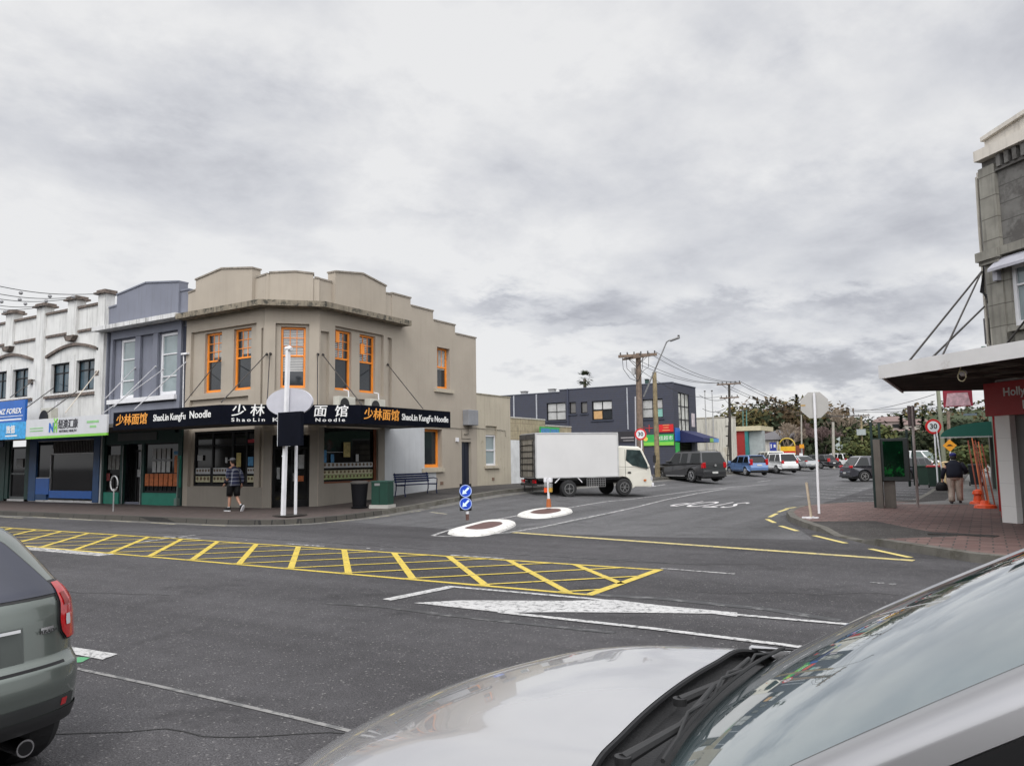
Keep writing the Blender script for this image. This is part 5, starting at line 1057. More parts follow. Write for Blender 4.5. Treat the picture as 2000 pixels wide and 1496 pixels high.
car('light blue hatchback parked at an angle beside the dark utility truck', P_, a_, paint('light_blue_paint', (.13, .22, .42), .2, .3), L=3.9, Wd=1.69, H=1.52, belt=.93, gh=(-1.9, -1.45, .3, 1.35), hood=(.95, .8), wins=((-1.75, -.95), (-.88, .0), (.07, 1.2)), tail=(.78, 1.22, .1), spoiler=True, tailz=.72, rimm=mat('wheel_cover', (.45, .45, .46), .4))
WC = paint('white_car_paint', (.62, .62, .62), .0, .3)
P_, a_ = ppos(1505, 925, 42, 1, 1.3, .74); car('white compact car half hidden behind the light blue hatchback', P_ + Vector((.5, .4, 0)), a_, WC, L=4.1, H=1.66, belt=.96, wins=((-1.85, -1.0), (-.93, -.02), (.05, 1.0)), tail=(.8, 1.05, .1))
P_, a_ = ppos(1530, 923, 30, -1, 1.35, .78); car('cream white tall wagon with rear window facing the road, fourth in the row', P_, a_, paint('cream_white_paint', (.62, .62, .54), 0, .3), L=4.6, Wd=1.8, H=1.75, belt=1.05, gh=(-2.22, -1.98, .6, 1.5), hood=(1.0, .85), wb=(1.4, -1.35), R=.34, wins=((-2.1, -1.2), (-1.12, -.1), (-.02, 1.2)), tail=(.95, 1.3, .08), tailz=.78)
SV = paint('silver_car_paint', (.42, .43, .44), .55, .28)
P_, a_ = ppos(1552, 920.5, 36, -1, 1.3, .75); car('silver sedan squeezed between the cream wagon and the grey coupe', P_, a_, SV, L=4.4, H=1.45, gh=(-1.5, -1.0, .45, 1.2), wins=((-1.3, -.9), (-.85, -.05), (.02, 1.0)))
P_, a_ = ppos(1562, 919.5, 52, 1, 1.35, .76); car('silver coupe with slim red tail lamps parked before the bare trees', P_, a_, SV, L=4.6, Wd=1.82, H=1.4, belt=.92, gh=(-1.7, -.95, .45, 1.35), hood=(.93, .75), wins=((-1.4, -.55), (-.45, 1.1)), tail=(.82, .93, .12), R=.33)
DK = paint('black_car_paint', (.012, .012, .016), .2, .25)
P_, a_ = ppos(1606, 916, 60, 1, 1.35, .76); car('black wagon just right of the stop sign pole', P_, a_, DK, L=4.6, Wd=1.8, H=1.5)
P_, a_ = ppos(1642, 914, 52, 1, 1.35, .78); car('white crossover at the far end of the parked row', P_, a_, WC, L=4.5, Wd=1.84, H=1.68, belt=1.0, gh=(-2.0, -1.6, .4, 1.3), hood=(1.0, .88), R=.36, tail=(.9, 1.05, .1))
P_, a_ = ppos(1672, 912, 50, 1, 1.3, .75); car('pale pink compact car far down the side street', P_ + Vector((1.5, 8, 0)), a_, paint('pale_pink_paint', (.5, .38, .36), .1, .3), H=1.5)
car('distant dark car beyond the white crossover', put(1688, 909), R_(150), paint('dark_blue_paint', (.03, .035, .05), .2, .3), H=1.5)
car('dark car mostly hidden behind the cream wagon roof', put(1535, 911), R_(140), DK, H=1.5, group='cars parked along the side street')
# right hand side
SUVP = paint('slate_suv_paint', (.045, .045, .055), .3, .25)
P_ = put(1690, 941); d = Vector((math.sin(R_(58)), math.cos(R_(58)), 0)); l_ = Vector((-d.y, d.x, 0)); C = P_ + l_ * .8 + d * 1.3; C.z = 0
car('dark slate crossover behind the bus stop advertising panel', C, math.atan2(d.y, d.x), SUVP, L=4.5, Wd=1.86, H=1.66, belt=1.02, gh=(-2.0, -1.5, .45, 1.3), hood=(1.02, .92), wb=(1.35, -1.35), R=.36, tail=(.9, 1.06, .1), rails=False)
P_ = put(1760, 936); d = Vector((-math.sin(R_(20)), -math.cos(R_(20)), 0))
car('black hatchback facing the camera between the advertising panel and the bins', P_ + Vector((.4, 1.6, 0)), math.atan2(d.y, d.x), DK, L=4.2, H=1.5, group='cars parked on the right side')
vp = put(1800, 922); vp.z = 0
van = car('white van with a sloping windscreen parked behind the wheelie bins', vp + Vector((-.6, 2, 0)), math.atan2(-.5, .86), WC, L=4.9, Wd=1.9, H=2.05, belt=1.15, gh=(-2.4, -2.3, 1.1, 2.0), hood=(1.1, .95), wb=(1.5, -1.5), R=.34, wins=((-2.2, -1.2), (-1.1, .0), (.1, 1.7)), name='parked_van', cat='van', group='cars parked on the right side', winm=mat('pale_van_glass', (.10, .13, .12), .08))
car('bright blue car beside the white van behind the right speed sign', put(1822, 917), math.atan2(-.75, .6), paint('bright_blue_paint', (.02, .10, .36), .2, .3), H=1.45, group='cars parked on the right side')
car('distant white van with rounded roof left of the advertising panel', put(1698, 908), math.atan2(-.9, .2), WC, L=4.8, Wd=1.9, H=2.3, belt=1.2, gh=(-2.3, -2.2, 1.2, 2.0), hood=(1.1, .95), R=.34, name='parked_van', cat='van', group='cars parked on the right side')
car('small white car far down the footpath side by the power pole', put(1845, 912), math.atan2(-.9, .3), WC, H=1.5, group='cars parked on the right side')
# silver car nose poking out behind the truck cab
P_, a_ = ppos(1300, 939, -75, 1, 1.3, .75)
d = Vector((math.sin(R_(80)), math.cos(R_(80)), 0)); C = put(1250, 949) ; C = C + Vector((-2.75, 2.3, 0)); C.z = zroad(C.x, C.y)
car('silver hatchback mostly hidden behind the truck cab, rear corner showing', C, math.atan2(-d.y, -d.x), SV, L=4.0, H=1.45, belt=.9, tail=(.78, 1.02, .16))

def truck():
    P = put(1111, 970); th = R_(41); d = Vector((math.sin(th), math.cos(th), 0)); l = Vector((-d.y, d.x, 0)); WR = .93
    C = P + l * WR; C.z = P.z - .02; t = thing('box_truck', 'small cream cab truck with plain white box body pulling across the side street', 'truck', C, math.atan2(d.y, d.x)); t.scale = (.955, .955, .955)
    WB = 2.6; bx = MB(); bx.box(-1.45, 2.32, -1.0, 1.0, .84, 2.72); bx.build('box_body', mat('truck_box_white', (.62, .615, .61), .45, var=.03, scale=1.2, dirt=((.58, .56, .52), .72, 1.5)), t, local=True, bevel=.02)
    q = MB(); q.box(-1.47, 2.35, -1.02, 1.02, 2.69, 2.745).box(-1.47, 2.35, -1.02, 1.02, .82, .87).box(2.30, 2.355, -1.02, -.97, .87, 2.69).box(-1.49, -1.43, -1.02, -.97, .87, 2.69); q.build('edge_rail', mat('truck_rail', (.48, .48, .48), .4), t, local=True)
    q = MB(); q.box(-1.53, -1.455, -1.0, -.86, .84, 2.70).box(-1.53, -1.455, .86, 1.0, .84, 2.70).box(-1.53, -1.455, -.86, .86, 2.48, 2.70); q.build('rear_frame', mat('dirty_rear_frame', (.07, .068, .065), .6, var=.6, scale=6), t, local=True)
    q = MB(); q.box(-1.50, -1.46, -.86, .86, .88, 2.48); rd = q.build('roller_door', mat('dirty_shutter', (.26, .24, .20), .7, var=.25, scale=2, streak=.8), t, local=True)
    q = MB()
    for k in range(1, 6): q.box(-1.515, -1.50, -.86, .86, .88 + k * .27 - .02, .88 + k * .27 + .02)
    q.box(-1.516, -1.50, -.72, -.68, .9, 2.4).box(-1.516, -1.50, .68, .72, .9, 2.4); q.build('door_slat', BLACK, rd, local=True)
    q = MB(); q.box(-1.5, 3.7, -.42, -.3, .55, .72).box(-1.5, 3.7, .3, .42, .55, .72).box(-1.35, 2.4, -.95, .95, .72, .83).box(.75, 2.1, .4, .9, .4, .75); q.build('chassis', TRIMBLK, t, local=True)
    q = MB(); q.box(-1.52, -1.40, -.95, .95, .50, .60).box(-1.5, -1.47, -.55, -.52, .25, .5).box(-1.5, -1.47, .5, .53, .25, .5); q.build('rear_underrun_bar', TRIMBLK, t, local=True)
    for s in (1, -1):
        q = MB(); q.box(-1.50, -1.42, s * .60, s * .9, .62, .76); q.build('tail_lamp', TAIL, t, local=True)
        for x in (0, WB): wheel(t, x, s * (WR - .02), .36, .21 if x else .3, s, mat('steel_wheel', (.20, .20, .20), .5, metal=.3), 6 if x else 4, .6)
    q = MB()
    for (x0, x1) in [(.85, 1.7)]:
        for k in range(9): x = x0 + (x1 - x0) * k / 8; q.box(x - .008, x + .008, -.99, -.975, .42, .78)
        for k in range(5): z = .42 + .36 * k / 4; q.box(x0, x1, -.99, -.977, z - .008, z + .008)
    q.build('wire_cage', STEEL, t, local=True)
    for a, b in [((-.62, .62), (-.38, .84)), ((.40, .84), (.62, .62))]: q = MB(); q.bar((a[0], -.99, a[1]), (b[0], -.99, b[1]), .03, .04); q.build('mudguard_stay', WHITE_P, t, local=True)
    # cab
    CAB = paint('cream_cab_paint', (.70, .68, .60), 0, .35); x0 = 2.42
    arc = [(WB + .46 * math.cos(R_(a_)), .36 + .46 * math.sin(R_(a_))) for a_ in range(185, -11, -15)]
    low = [(x0 + 1.72, .42), (x0 + 1.76, .62), (x0 + 1.70, 1.15), (x0, 1.15), (x0, .62)] + [p for p in arc if p[0] > x0]
    low = [(4.02, .34), (4.08, .55), (4.05, .80), (3.98, 1.20), (x0, 1.22), (x0, .80)] + [(x, z) for x, z in arc if x > x0 + .02] + [(3.2, .36)]
    wl = lambda x, z: .85 - (.06 if x > 3.9 else 0)
    q = MB(); poly_body(q, low, wl); q.build('cab_body', CAB, t, local=True, bevel=.04)
    up = [(3.98, 1.19), (3.62, 2.02), (3.45, 2.12), (2.6, 2.16), (x0, 2.12), (x0, 1.21)]
    q = MB(); poly_body(q, up, lambda x, z: .85 - .09 * max(0, z - 1.2)); q.build('cab_roof', CAB, t, local=True, bevel=.05)
    for s in (1, -1):
        yy = lambda z: s * (.85 - .09 * max(0, z - 1.2) + .006)
        pts = [(2.78, 1.52), (3.1, 1.28), (3.84, 1.14), (3.82, 1.32), (3.52, 1.96), (2.85, 2.0)]
        q = MB(); q.ext([(x, yy(z), z) for x, z in pts], (0, -s * .012, 0)); q.build('side_window', mat('cab_glass', (.03, .045, .045), .05, var=.5, scale=3), t, local=True)
        q = MB(); q.box(2.74, 2.75, s * .84, s * .853, .78, 2.0).box(2.85, 3.0, s * .85, s * .865, .95, 1.02); q.build('door_seam', TRIMBLK, t, local=True)
        q = MB(); q.tube([(3.95, s * .82, 1.9), (4.12, s * .98, 1.85), (4.12, s * .98, 1.35)], .012, 6); q.box(4.08, 4.14, s * .90, s * 1.06, 1.4, 1.72); q.build('mirror', TRIMBLK, t, local=True)
        q = MB(); q.box(3.98, 4.09, s * .45, s * .80, .62, .80); q.build('headlight', LAMP, t, local=True, bevel=.02)
        q = MB(); q.box(3.62, 3.74, s * .846, s * .862, .60, .68); q.build('indicator', mat('amber_lamp', (.5, .14, .03), .4), t, local=True)
    q = MB(); q.ext([(4.0, -.74, 1.27), (4.0, .74, 1.27), (3.66, .70, 2.0), (3.66, -.70, 2.0)], (-.02, 0, 0)); q.build('windscreen', CGLASS, t, local=True)
    q = MB(); q.box(4.02, 4.12, -.84, .84, .34, .52); q.build('front_bumper', WHITE_P, t, local=True, bevel=.02)
    q = MB(); q.box(x0 - .10, x0, -.8, .8, .7, 1.9); q.build('cab_rear_panel', TRIMBLK, t, local=True)
truck()

# ---- grey wagon ahead: only its rear corner is in view
def grey_wagon():
    t = thing('estate_car', 'grey green metallic wagon cut off by the left edge, red right tail lamp', 'car', (-4.445, 1.765, 0), math.pi)
    GP = paint('grey_green_metallic', (.15, .172, .158), .55, .26); hw = .875
    # local frame: x forward (world -X), y left (world -Y); rear of the body near x = 0
    prof = [(.07, .22), (.03, .30), (-.01, .38), (-.03, .46), (-.045, .56), (-.03, .645), (.0, .665), (.035, .70), (.05, .80), (.065, .90), (.09, .98), (.13, 1.04), (.30, 1.18), (.46, 1.31), (.56, 1.385), (.66, 1.42), (.85, 1.45), (1.3, 1.475), (2.2, 1.485)]
    def xr(z):
        if z <= prof[0][1]: return prof[0][0]
        for (a, za), (b, zb) in zip(prof, prof[1:]):
            if z <= zb: return a + (b - a) * (z - za) / (zb - za)
        return prof[-1][0]
    def hwf(z): return hw - .05 * max(0, (.45 - z)) - .42 * max(0, z - .96) ** 1.25 - 2.3 * max(0, z - 1.30) ** 1.7 + .0 * z
    def S(s, z, off=0.0):
        """rear surface: s from -1 (right side, far from us) to 1; off pushes outwards"""
        a = abs(s); w_ = hwf(z) + off; ang = s * 1.5708 * .985; y = w_ * math.copysign(abs(math.sin(ang)) ** .72, s); Rr = .34; x = xr(z) - off + Rr * (1 - abs(math.cos(ang)) ** .62) + .05 * a * a; return Vector((x, y, z))
    zs = sorted(set([.33 + k * .025 for k in range(45)] + [.645, .665, .70, 1.42, 1.45]))
    q = MB(); NS = 56
    def side(z, s, x): return Vector((x, s * hwf(z), z))
    q.v = []
    for z in zs:
        row = [side(z, -1, 4.2 - .35 * (z > 1)), side(z, -1, 2.0), side(z, -1, .95)] + [S(-1 + 2 * i / NS, z) for i in range(NS + 1)] + [side(z, 1, .95), side(z, 1, 2.0), side(z, 1, 4.2)]
        q.v += row
    n_ = NS + 7
    for j in range(len(zs) - 1):
        for i in range(n_ - 1): q.f.append([j * n_ + i + 1, j * n_ + i, (j + 1) * n_ + i, (j + 1) * n_ + i + 1]); q.m.append(0)
    q.f.append([(len(zs) - 1) * n_ + i for i in reversed(range(n_))]); q.m.append(0)
    q.build('body', GP, t, local=True, smooth=True)
    q = MB(); poly_body(q, [(4.2, .3), (4.2, .75), (3.9, .84), (2.95, 1.0), (2.15, 1.475), (1.9, 1.485), (1.9, .3)], lambda x, z: min(hwf(z), hw) - .0); q.build('front_body', GP, t, local=True)
    def patch(name, zlist, sfn, off, m, parent=t, ns=14, label=None):
        q = MB()
        for z in zlist:
            a, b = sfn(z)
            for i in range(ns + 1): q.v.append(S(a + (b - a) * i / ns, z, off))
        for j in range(len(zlist) - 1):
            for i in range(ns): k = j * (ns + 1) + i; q.f.append([k + 1, k, k + ns + 1, k + ns + 2]); q.m.append(0)
        return q.build(name, m, parent, local=True, smooth=True)
    fr = lambda a, b, n: [a + (b - a) * i / n for i in range(n + 1)]
    def gl(z): k = .60 - .17 * ((z - 1.03) / .36); k = k if z < 1.3 else k - 1.2 * (z - 1.3) ** 1.3; return (-k, k)
    patch('rear_window_seal', fr(1.01, 1.405, 16), lambda z: (gl(z)[0] - .018, gl(z)[1] + .018), .004, TRIMBLK)
    patch('rear_window', fr(1.025, 1.39, 16), gl, .008, mat('tinted_rear_glass', (.035, .038, .055), .07, spec=.6, var=.1), ns=24)
    for s in (-1, 1):
        def tl(z, s=s):
            u = (z - .77) / .31; inner = .545 + .07 * abs(u - .35) + (.05 * max(0, .15 - u) / .15); outer = .86 - .16 * u if u < .5 else .78 - .30 * (u - .5)
            outer = .93 - .02 * u - .38 * max(0, u - .45) ; 
            if u < .12: outer = inner + (outer - inner) * (.72 + 2.3 * u)
            return (s * inner, s * outer)
        l_ = patch('tail_lamp', fr(.77, 1.08, 16), tl, .014, TAIL)
        patch('lamp_surround', fr(.76, 1.09, 16), lambda z, s=s: (lambda ab: (ab[0] - s * .008, ab[1] + s * .006))(tl(min(1.08, max(.77, z)))), .006, TRIMBLK)
        patch('reversing_lens', fr(.845, .905, 6), lambda z, s=s: (s * (.60 + .02 * abs(z - .87) * 10), s * (.665 - .02 * abs(z - .87) * 10)), .018, LAMP, l_)
        patch('indicator_lens', fr(.955, 1.025, 6), lambda z, s=s: (s * .60, s * (.67 - .3 * (z - .99))), .018, mat('dull_red_lens', (.22, .02, .015), .2), l_)
        patch('reflector', fr(.425, .465, 5), lambda z, s=s: (s * .52, s * .575), .006, TAIL)
    patch('bumper_insert', fr(.41, .48, 6), lambda z: (-.66 + .0, .66), .004, mat('bumper_slot', (.035, .037, .037), .5), ns=24)
    patch('lower_valance', fr(.328, .405, 6), lambda z: (-.999, .999), .006, TRIMBLK, ns=40)
    patch('tailgate_seam', fr(.655, .667, 2), lambda z: (-.56, .56), .003, BLACK, ns=30)
    patch('plate_recess', fr(.70, .88, 8), lambda z: (-.30 + .0, .30), .003, mat('recess_grey', (.07, .08, .075), .4), ns=16); patch('number_plate', fr(.73, .83, 4), lambda z: (-.185, .185), .012, PLATE); patch('chrome_handle', fr(.862, .878, 2), lambda z: (-.27, .27), .022, mat('chrome', (.75, .75, .76), .12, metal=1))
    b = patch('name_badge', fr(.825, .857, 3), lambda z: (-.495, -.40), .006, mat('badge_chrome', (.55, .55, .56), .25, metal=.8))
    p0, p1 = S(-.405, .834, .009), S(-.49, .834, .009); ang = math.atan2(p1.y - p0.y, p1.x - p0.x)
    Tw = W[t.name] @ Matrix.Translation(p0.lerp(p1, .5)) @ Matrix.Rotation(ang, 4, 'Z'); text('VERADA', .028, Tw, TRIMBLK, b, ext=.001, sx=1.2)
    q = MB(); q.tube([(.02, -.50, .26), (.5, -.50, .26)], [.045, .042], 20); q.build('exhaust_tip', mat('chrome', (.7, .7, .7), .15, metal=1), t, local=True); q = MB(); q.disc((.019, -.50, .26), (-1, 0, 0), .036, .002, 20); q.build('exhaust_bore', BLACK, t, local=True)
    for x in (.66, 3.3):
        for s in (1, -1): wheel(t, x, s * (hw - .12), .33, .22, s)
    q = MB(); q.box(.3, 4, -.62, .62, .20, .5); q.build('underbody', BLACK, t, local=True)
    for s in (1, -1):
        for a, b_ in [(1.2, 1.95), (2.02, 2.75)]:
            q = MB(); pts = [(a, 1.02), (b_ + (.25 if b_ > 2.5 else 0), 1.02), (b_ - .1 - (.25 if b_ > 2.5 else 0), 1.38), (a + .05, 1.38)]; q.ext([(x, s * (hwf(z) + .006), z) for x, z in pts], (0, -s * .01, 0)); q.build('side_window', CGLASS, t, local=True)
grey_wagon()

# ---- silver car beside the viewer
def silver_car():
    t = thing('silver_car', 'silver car in the near lane, bonnet and windscreen filling the lower right', 'car', (-.8, 2.28, 0), math.pi)
    SP = paint('silver_bonnet_paint', (.43, .43, .44), .35, .22); inv = W[t.name].inverted(); YC = 2.28; HW = .93
    def Lc(v): return inv @ Vector(v)
    def cowl(s): return -.86 + .10 * abs(s) ** 2.2
    def nose(s): return -1.99 + .40 * abs(s) ** 2.5
    def hoodp(s, u):
        """s across (-1 near, 1 far), u from the cowl (0) to the nose (1)"""
        x = cowl(s) + (nose(s) - cowl(s)) * u; a = abs(s)
        z = 1.055 - .025 * a * a - .05 * u - .20 * u ** 3.2 - .09 * a ** 7 + .012 * math.exp(-((a - .62) / .12) ** 2) * (1 - u)
        return Vector((x, YC + s * HW, z))
    q = MB(); NU, NV = 40, 48
    q.v = [Lc(hoodp(-1 + 2 * i / NV, j / NU)) for j in range(NU + 1) for i in range(NV + 1)]; q.f = [[j * (NV + 1) + i, j * (NV + 1) + i + 1, (j + 1) * (NV + 1) + i + 1, (j + 1) * (NV + 1) + i] for j in range(NU) for i in range(NV)]; q.m = [0] * len(q.f)
    q.build('bonnet', SP, t, local=True, smooth=True)
    # front and sides falling from the bonnet edge
    edge = [hoodp(-1, j / 12) for j in range(12)] + [hoodp(-1 + 2 * i / 40, 1) for i in range(41)] + [hoodp(1, 1 - j / 12) for j in range(1, 13)]
    c = Vector((-1.4, YC, 0)); q = MB(); rows = [(0, 0), (.05, .022), (.14, .05), (.26, .065), (.42, .075), (.56, .06), (.68, .0)]
    for dz_, o_ in rows:
        for p in edge:
            n_ = Vector((min(0, p.x + 1.3), (p.y - YC), 0)); n_ = n_.normalized() if n_.length > 0 else Vector((-1, 0, 0)); q.v.append(Lc((p.x + n_.x * o_, p.y + n_.y * o_, p.z - dz_)))
    m_ = len(edge)
    for r in range(len(rows) - 1):
        for i in range(m_ - 1): q.f.append([r * m_ + i, r * m_ + i + 1, (r + 1) * m_ + i + 1, (r + 1) * m_ + i]); q.m.append(0)
    q.build('front_panel', SP, t, local=True, smooth=True)
    # windscreen, pillars, roof
    G = dict(bn=(-.66, YC - .74, 1.03), bf=(-.66, YC + .74, 1.03), tn=(.22, YC - .60, 1.47), tf=(.22, YC + .60, 1.47))
    def scr(s, u, off=0.0, wide=0.0):
        hw_ = (.88 + wide) + (.645 - .88) * u; x = -.70 + .96 * u + .09 * s * s; z = 1.055 + .53 * (u ** .9) - .035 * s * s * (1 - .3 * u) ; return Vector((x - off * .42, YC + s * hw_, z + off * .9))
    q = MB(); NA, NB = 36, 24; q.v = [Lc(scr(-1 + 2 * i / NA, j / NB)) for j in range(NB + 1) for i in range(NA + 1)]; q.f = [[j * (NA + 1) + i + 1, j * (NA + 1) + i, (j + 1) * (NA + 1) + i, (j + 1) * (NA + 1) + i + 1] for j in range(NB) for i in range(NA)]; q.m = [0] * len(q.f)
    q.build('windscreen', mat('windscreen_glass', (.12, .16, .17), .006, metal=.22, spec=1.0, coat=1.0, var=.15, scale=1.5), t, local=True, smooth=True)
    for s in (-1, 1):
        q = MB(); n_ = 24; W1, W2, W3 = .012, .075, .10
        for j in range(n_ + 1):
            u = j / n_; p = scr(s, u); yv = s
            q.v += [Lc(p + Vector((0, yv * -.012, .004))), Lc(p + Vector((.006, yv * .014, .012)))]
        q.f = [[2 * j, 2 * j + 1, 2 * j + 3, 2 * j + 2] for j in range(n_)]; q.m = [0] * n_; q.build('screen_seal', TRIMBLK, t, local=True)
        q = MB()
        for j in range(n_ + 1):
            u = (.09 if s > 0 else 0) + j / n_ * (.93 if s > 0 else 1.02); p = scr(s, min(u, 1)); 
            for (a, b_, c_) in [(.004, .012, .010), (.012, .04, .022), (.03, .085, .014), (.045, .095, -.008), (.05, .108, -.040)]: q.v.append(Lc(p + Vector((a, s * b_, c_))))
        for j in range(n_):
            for i in range(4): k = j * 5 + i; q.f.append([k, k + 1, k + 6, k + 5]); q.m.append(0)
        q.build('windscreen_pillar', paint('shaded_pillar_silver', (.26, .26, .27), .5, .28), t, local=True, smooth=True)  # darker copy of the bonnet silver: sky glare toned down in the colour
        q = MB(); pts = []
        for j in range(n_ + 1): u = j / n_; p = scr(s, u); pts.append(p)
        base = [Vector((p.x + .05, p.y + s * .110, p.z - .043)) for p in pts]
        q.v = []
        for p in base: q.v += [Lc(p), Lc((p.x + .035, p.y + s * .004, p.z - .03))]
        q.f = [[2 * j, 2 * j + 1, 2 * j + 3, 2 * j + 2] for j in range(n_)]; q.m = [0] * n_; q.build('window_trim', BLACK, t, local=True)
        q = MB(); vs = [(base[2].x + .05, base[2].y + s * .006, 1.0), (1.5, YC + s * .90, 1.0), (1.4, YC + s * .72, 1.44), (base[-1].x + .03, base[-1].y + s * .004, 1.43)]; q.add([Lc(v) for v in vs], [(0, 1, 2, 3)]); q.build('side_window', CGLASS, t, local=True)
        q = MB(); q.ext([Lc((-.86, YC + s * (HW + .05), .30)), Lc((2.3, YC + s * (HW + .03), .30)), Lc((2.3, YC + s * (HW + .02), .98)), Lc((-.86, YC + s * (HW + .02), .99))], (0, s * .04, 0)); q.build('door_panel', SP, t, local=True)
        q = MB(); q.box(-.72 - .05, -.72 + .06, 0, 0, 0, 0) if False else q.add([Lc(v) for v in [(-.3, YC + s * .93, 1.02), (-.12, YC + s * .93, 1.02), (-.12, YC + s * 1.12, 1.04), (-.3, YC + s * 1.10, 1.04), (-.3, YC + s * .93, 1.10), (-.12, YC + s * .93, 1.14), (-.12, YC + s * 1.12, 1.16), (-.3, YC + s * 1.10, 1.14)]], [(3, 2, 1, 0), (4, 5, 6, 7), (0, 1, 5, 4), (1, 2, 6, 5), (2, 3, 7, 6), (3, 0, 4, 7)])
        if s > 0: q.build('mirror', SP, t, local=True, bevel=.02)
        for x in (-1.45, 1.15): wheel(t, -(x + .8), s * -(HW - .08) * -1, .31, .2, s)
    q = MB(); q.v = []
    for j in range(13):
        u = j / 12
        for i in range(25):
            s = -1 + i / 12; hw_ = .69; p = scr(s, 1); x = p.x + u * 2.2; q.v.append(Lc((x, YC + s * (.62 + .08 * min(1, u * 3)), p.z + .03 * math.sin(math.pi * min(1, u * .8)) )))
    q.f = [[j * 25 + i + 1, j * 25 + i, (j + 1) * 25 + i, (j + 1) * 25 + i + 1] for j in range(12) for i in range(24)]; q.m = [0] * len(q.f); q.build('roof', SP, t, local=True, smooth=True)
    q = MB(); q.add([Lc(v) for v in [(2.3, YC - .85, .3), (2.3, YC + .85, .3), (2.5, YC + .85, 1.0), (2.5, YC - .85, 1.0), (2.35, YC - .68, 1.46), (2.35, YC + .68, 1.46)]], [(0, 1, 2, 3), (3, 2, 5, 4)]); q.build('tail_panel', SP, t, local=True)
    # cowl tray under the trailing edge of the bonnet
    q = MB(); q.v = []
    for i in range(37):
        s = -1 + i / 18; a = hoodp(s * .985, 0); b_ = scr(s, 0)
        q.v += [Lc((a.x - .03, a.y, a.z - .03)), Lc((a.x + .02, a.y, a.z - .055)), Lc(((a.x + b_.x) / 2 + .01, (a.y + b_.y) / 2, min(a.z, b_.z) - .05)), Lc((b_.x + .01, b_.y, b_.z - .004))]
    for i in range(36):
        for j in range(3): k = i * 4 + j; q.f.append([k, k + 1, k + 5, k + 4]); q.m.append(0)
    q.build('cowl_tray', mat('cowl_black', (.014, .014, .015), .6, bump=.3, bscale=120), t, local=True)
    q = MB(); a, b_ = hoodp(.88, .0), scr(.9, .02); q.ext([Lc(v) for v in [(a.x - .02, YC + .74, 1.022), (a.x - .0, YC + .885, .985), (b_.x + .12, YC + .885, 1.035), (b_.x + .05, YC + .74, 1.04)]], (0, 0, .006)); q.build('cowl_end', mat('cowl_black', (.014, .014, .015), .6), t, local=True)
    q = MB(); e_ = [hoodp(-1 + i / 24, 0) for i in range(49)]; q.tube([Lc((p.x + .006, p.y, p.z - .008)) for p in e_], .008, 6); q.build('bonnet_seal', BLACK, t, local=True)
    for (s0, s1, u0, u1) in [(-.62, .30, .0, .045), (-.1, .58, .0, .05)]:
        pts = [scr(s0 + (s1 - s0) * k / 14, u0 + (u1 - u0) * k / 14, .022) for k in range(15)]; q = MB(); q.tube([Lc(p) for p in pts], .006, 6); bl = q.build('wiper_blade', RUBBER, t, local=True)
        q = MB(); a = hoodp(s0 + .02, 0); p0 = Vector((a.x + .06, a.y, a.z - .005)); pm = scr(s0 + (s1 - s0) * .25, 0, .03); pe = pts[8] + Vector((-.01, 0, .018)); q.tube([Lc(p0), Lc(pm), Lc(pe)], [.016, .011, .006], 8)
        for k0, k1 in [(2, 7), (7, 12)]: m2 = (k0 + k1) // 2; q.tube([Lc(pts[k0]), Lc(pts[m2] + Vector((-.008, 0, .02))), Lc(pts[k1])], .0045, 6)
        q.disc(Lc(p0) - Vector((0, 0, .01)), (0, 0, 1), .02, .02, 14); q.build('wiper_arm', TRIMBLK, t, local=True)
    q = MB(); a = scr(.42, .93, .012); q.ext([Lc(a + Vector(v)) for v in [(-.05, -.055, -.02), (-.05, .055, -.02), (.05, .05, .02), (.05, -.05, .02)]], (0, 0, .004)); q.build('sensor_patch', TRIMBLK, t, local=True)
silver_car()
